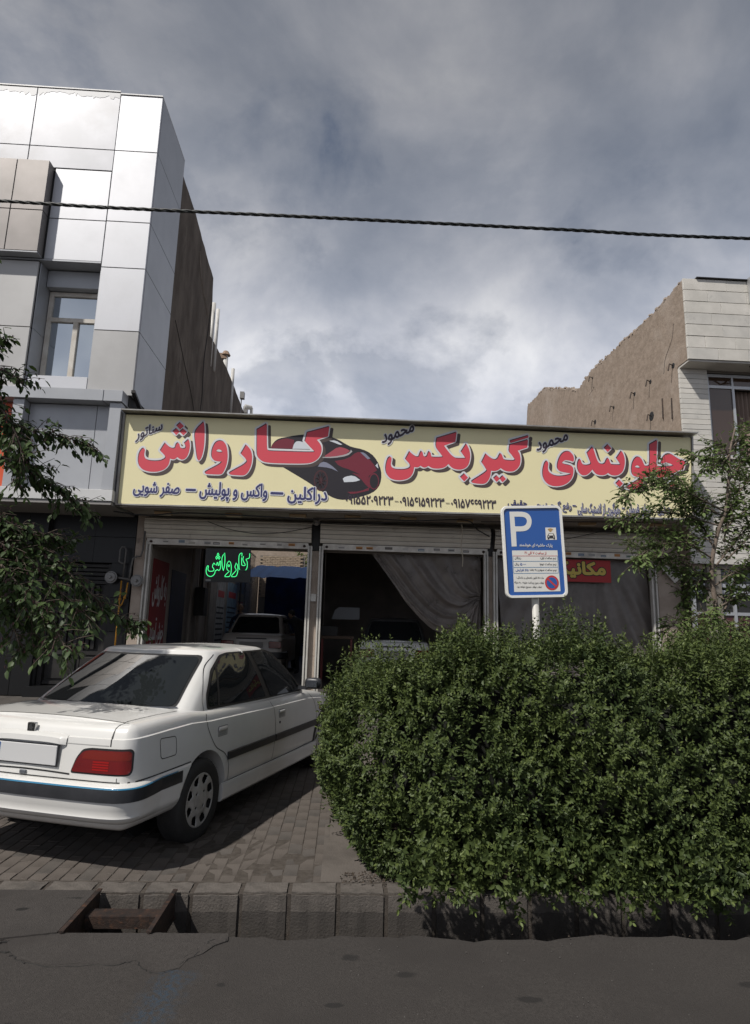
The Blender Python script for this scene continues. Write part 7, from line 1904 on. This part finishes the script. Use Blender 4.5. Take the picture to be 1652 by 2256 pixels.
# ------------------------------------------------------------------ people in the bay
def person(label, loc, rotz, joints, edges, rads, top, legs, headp, cat='person', skin=(.30, .19, .13), lab=None):
    t = thing('person', label, cat, loc, rotz=rotz, local=True)
    me = bpy.data.meshes.new('body'); me.from_pydata(joints, edges, []); me.update()
    o = bpy.data.objects.new('body', me); COL.objects.link(o)
    sk = o.modifiers.new('skin', 'SKIN'); sk.use_smooth_shade = True
    for v, r_ in zip(me.skin_vertices[0].data, rads): v.radius = (r_, r_ * .82)
    me.skin_vertices[0].data[0].use_root = True
    su = o.modifiers.new('sub', 'SUBSURF'); su.levels = 2; su.render_levels = 2
    dg = bpy.context.evaluated_depsgraph_get(); dg.update()
    nm = bpy.data.meshes.new_from_object(o.evaluated_get(dg)); o.modifiers.clear(); o.data = nm
    nm.materials.clear()
    for mm in (top, legs, mat('skin', skin, .6)): nm.materials.append(mm)
    hp_ = Vector(headp)
    zh = joints[0][2]
    for p in nm.polygons:
        c = p.center
        p.material_index = 1 if c.z < zh + .02 else 0
        if (c - hp_).length < .17: p.material_index = 2
        for h in hands_: 
            if (c - Vector(h)).length < .13: p.material_index = 2
    setparent(o, t)
    # head with nose, ears and hair
    hb = bmesh.new(); bmesh.ops.create_uvsphere(hb, u_segments=20, v_segments=14, radius=.1)
    for v in hb.verts:
        v.co.x *= .80; v.co.z *= 1.18; v.co.y *= .95
        if v.co.z < -.03: v.co.x *= 1 - (-.03 - v.co.z) * 3; v.co.y += (-.03 - v.co.z) * .15
    m2 = bpy.data.meshes.new('head'); hb.to_mesh(m2); hb.free()
    h = link('head', m2, mat('skin', skin, .6), t, smooth=True); h.location = hp_; LOCAL.add(h.name)
    MB().add([(-.014, .09, -.02), (.014, .09, -.02), (0, .122, -.025), (0, .09, .03)], [(0, 1, 2), (0, 2, 3), (1, 3, 2)]).build('nose', mat('skin', skin, .6), h)
    for sx in (-1, 1):
        MB().disc((sx * .078, -.005, -.005), (sx, -.3, 0), .026, .018, .012, 10).build('ear', mat('skin', skin, .6), h)
        MB().disc((sx * .03, .082, .008), (0, 1, 0), .012, .008, .006, 8).build('eye', M_GAP, h)
    MB().box(-.022, .022, .084, .092, -.062, -.055).build('mouth', mat('lip', (.16, .07, .06), .6), h)
    hb = bmesh.new(); bmesh.ops.create_uvsphere(hb, u_segments=20, v_segments=12, radius=.106)
    for v in hb.verts: v.co.x *= .82; v.co.z *= 1.18; v.co.y = v.co.y * .97 - .012
    bmesh.ops.delete(hb, geom=[v for v in hb.verts if v.co.z < .015 - max(0, -v.co.y) * .6 or (v.co.y > .055 and v.co.z < .06)], context='VERTS')
    m3 = bpy.data.meshes.new('hair'); hb.to_mesh(m3); hb.free(); link('hair', m3, mat('black_hair', (.012, .010, .009), .7), h, smooth=True)
    # five fingers on every hand
    for hx, hd_ in hands_dir_:
        hx = Vector(hx); d_ = Vector(hd_).normalized(); sd_ = d_.cross(Vector((0, 0, 1))).normalized()
        for k, (off_, ln2) in enumerate(((-.03, .06), (-.01, .075), (.01, .078), (.03, .065))):
            p0 = hx + sd_ * off_ + d_ * .03; MB().tube([p0, p0 + d_ * ln2 * .6, p0 + d_ * ln2 * .95 + Vector((0, 0, -.02))], [.0095, .009, .006], 6).build('finger', mat('skin', skin, .6), t, smooth=True)
        p0 = hx + sd_ * .035; MB().tube([p0, p0 + sd_ * .025 + d_ * .02, p0 + sd_ * .03 + d_ * .05], [.011, .010, .007], 6).build('thumb', mat('skin', skin, .6), t, smooth=True)
    return t


M_CL1 = mat('dark_work_clothes', (.014, .014, .018), .9); M_CL2 = mat('dark_trousers', (.012, .012, .014), .9); M_CL3 = mat('navy_shirt', (.02, .028, .06), .9)
# bending man leaning on the roof of the small car (facing +Y locally, then rotated towards the car)
J = [(0, 0, .92), (0, .14, 1.12), (0, .30, 1.30), (0, .40, 1.40), (0, .47, 1.46), (-.11, .0, .86), (-.12, .03, .47), (-.12, -.04, .08), (-.12, .10, .04), (.11, 0, .86), (.13, -.06, .47), (.13, -.16, .08), (.13, -.03, .04),
     (-.19, .36, 1.34), (-.24, .56, 1.32), (-.20, .80, 1.40), (-.19, .87, 1.41), (.19, .36, 1.34), (.22, .44, 1.06), (.18, .62, .98), (.17, .69, .98)]
E_ = [(0, 1), (1, 2), (2, 3), (3, 4), (0, 5), (5, 6), (6, 7), (7, 8), (0, 9), (9, 10), (10, 11), (11, 12), (2, 13), (13, 14), (14, 15), (15, 16), (2, 17), (17, 18), (18, 19), (19, 20)]
RA = [.15, .145, .16, .07, .055, .095, .065, .045, .04, .095, .065, .045, .04, .06, .045, .034, .036, .06, .045, .034, .036]
hands_ = [J[16], J[20]]; hands_dir_ = [(J[16], (.1, 1, .05)), (J[20], (0, 1, -.1))]
person('man in dark work clothes bending over the right side of the small beige saloon', (-1.02, 16.2, .40), R(38), J, E_, RA, M_CL1, M_CL2, (0, .55, 1.50))
J = [(0, 0, .95), (0, 0, 1.15), (0, .02, 1.38), (0, .03, 1.50), (0, .04, 1.56), (-.10, 0, .88), (-.11, .02, .48), (-.11, -.02, .08), (-.11, .12, .04), (.10, 0, .88), (.11, .02, .48), (.11, -.02, .08), (.11, .12, .04),
     (-.20, .0, 1.38), (-.26, .06, 1.12), (-.22, .28, 1.02), (-.21, .35, 1.02), (.20, 0, 1.38), (.26, .06, 1.12), (.22, .28, 1.02), (.21, .35, 1.02)]
hands_ = [J[16], J[20]]; hands_dir_ = [(J[16], (0, 1, 0)), (J[20], (0, 1, 0))]
person('man in a navy shirt standing behind the small beige saloon by the posters', (-2.85, 17.6, .40), R(185), J, E_, RA, M_CL3, M_CL2, (0, .05, 1.66))
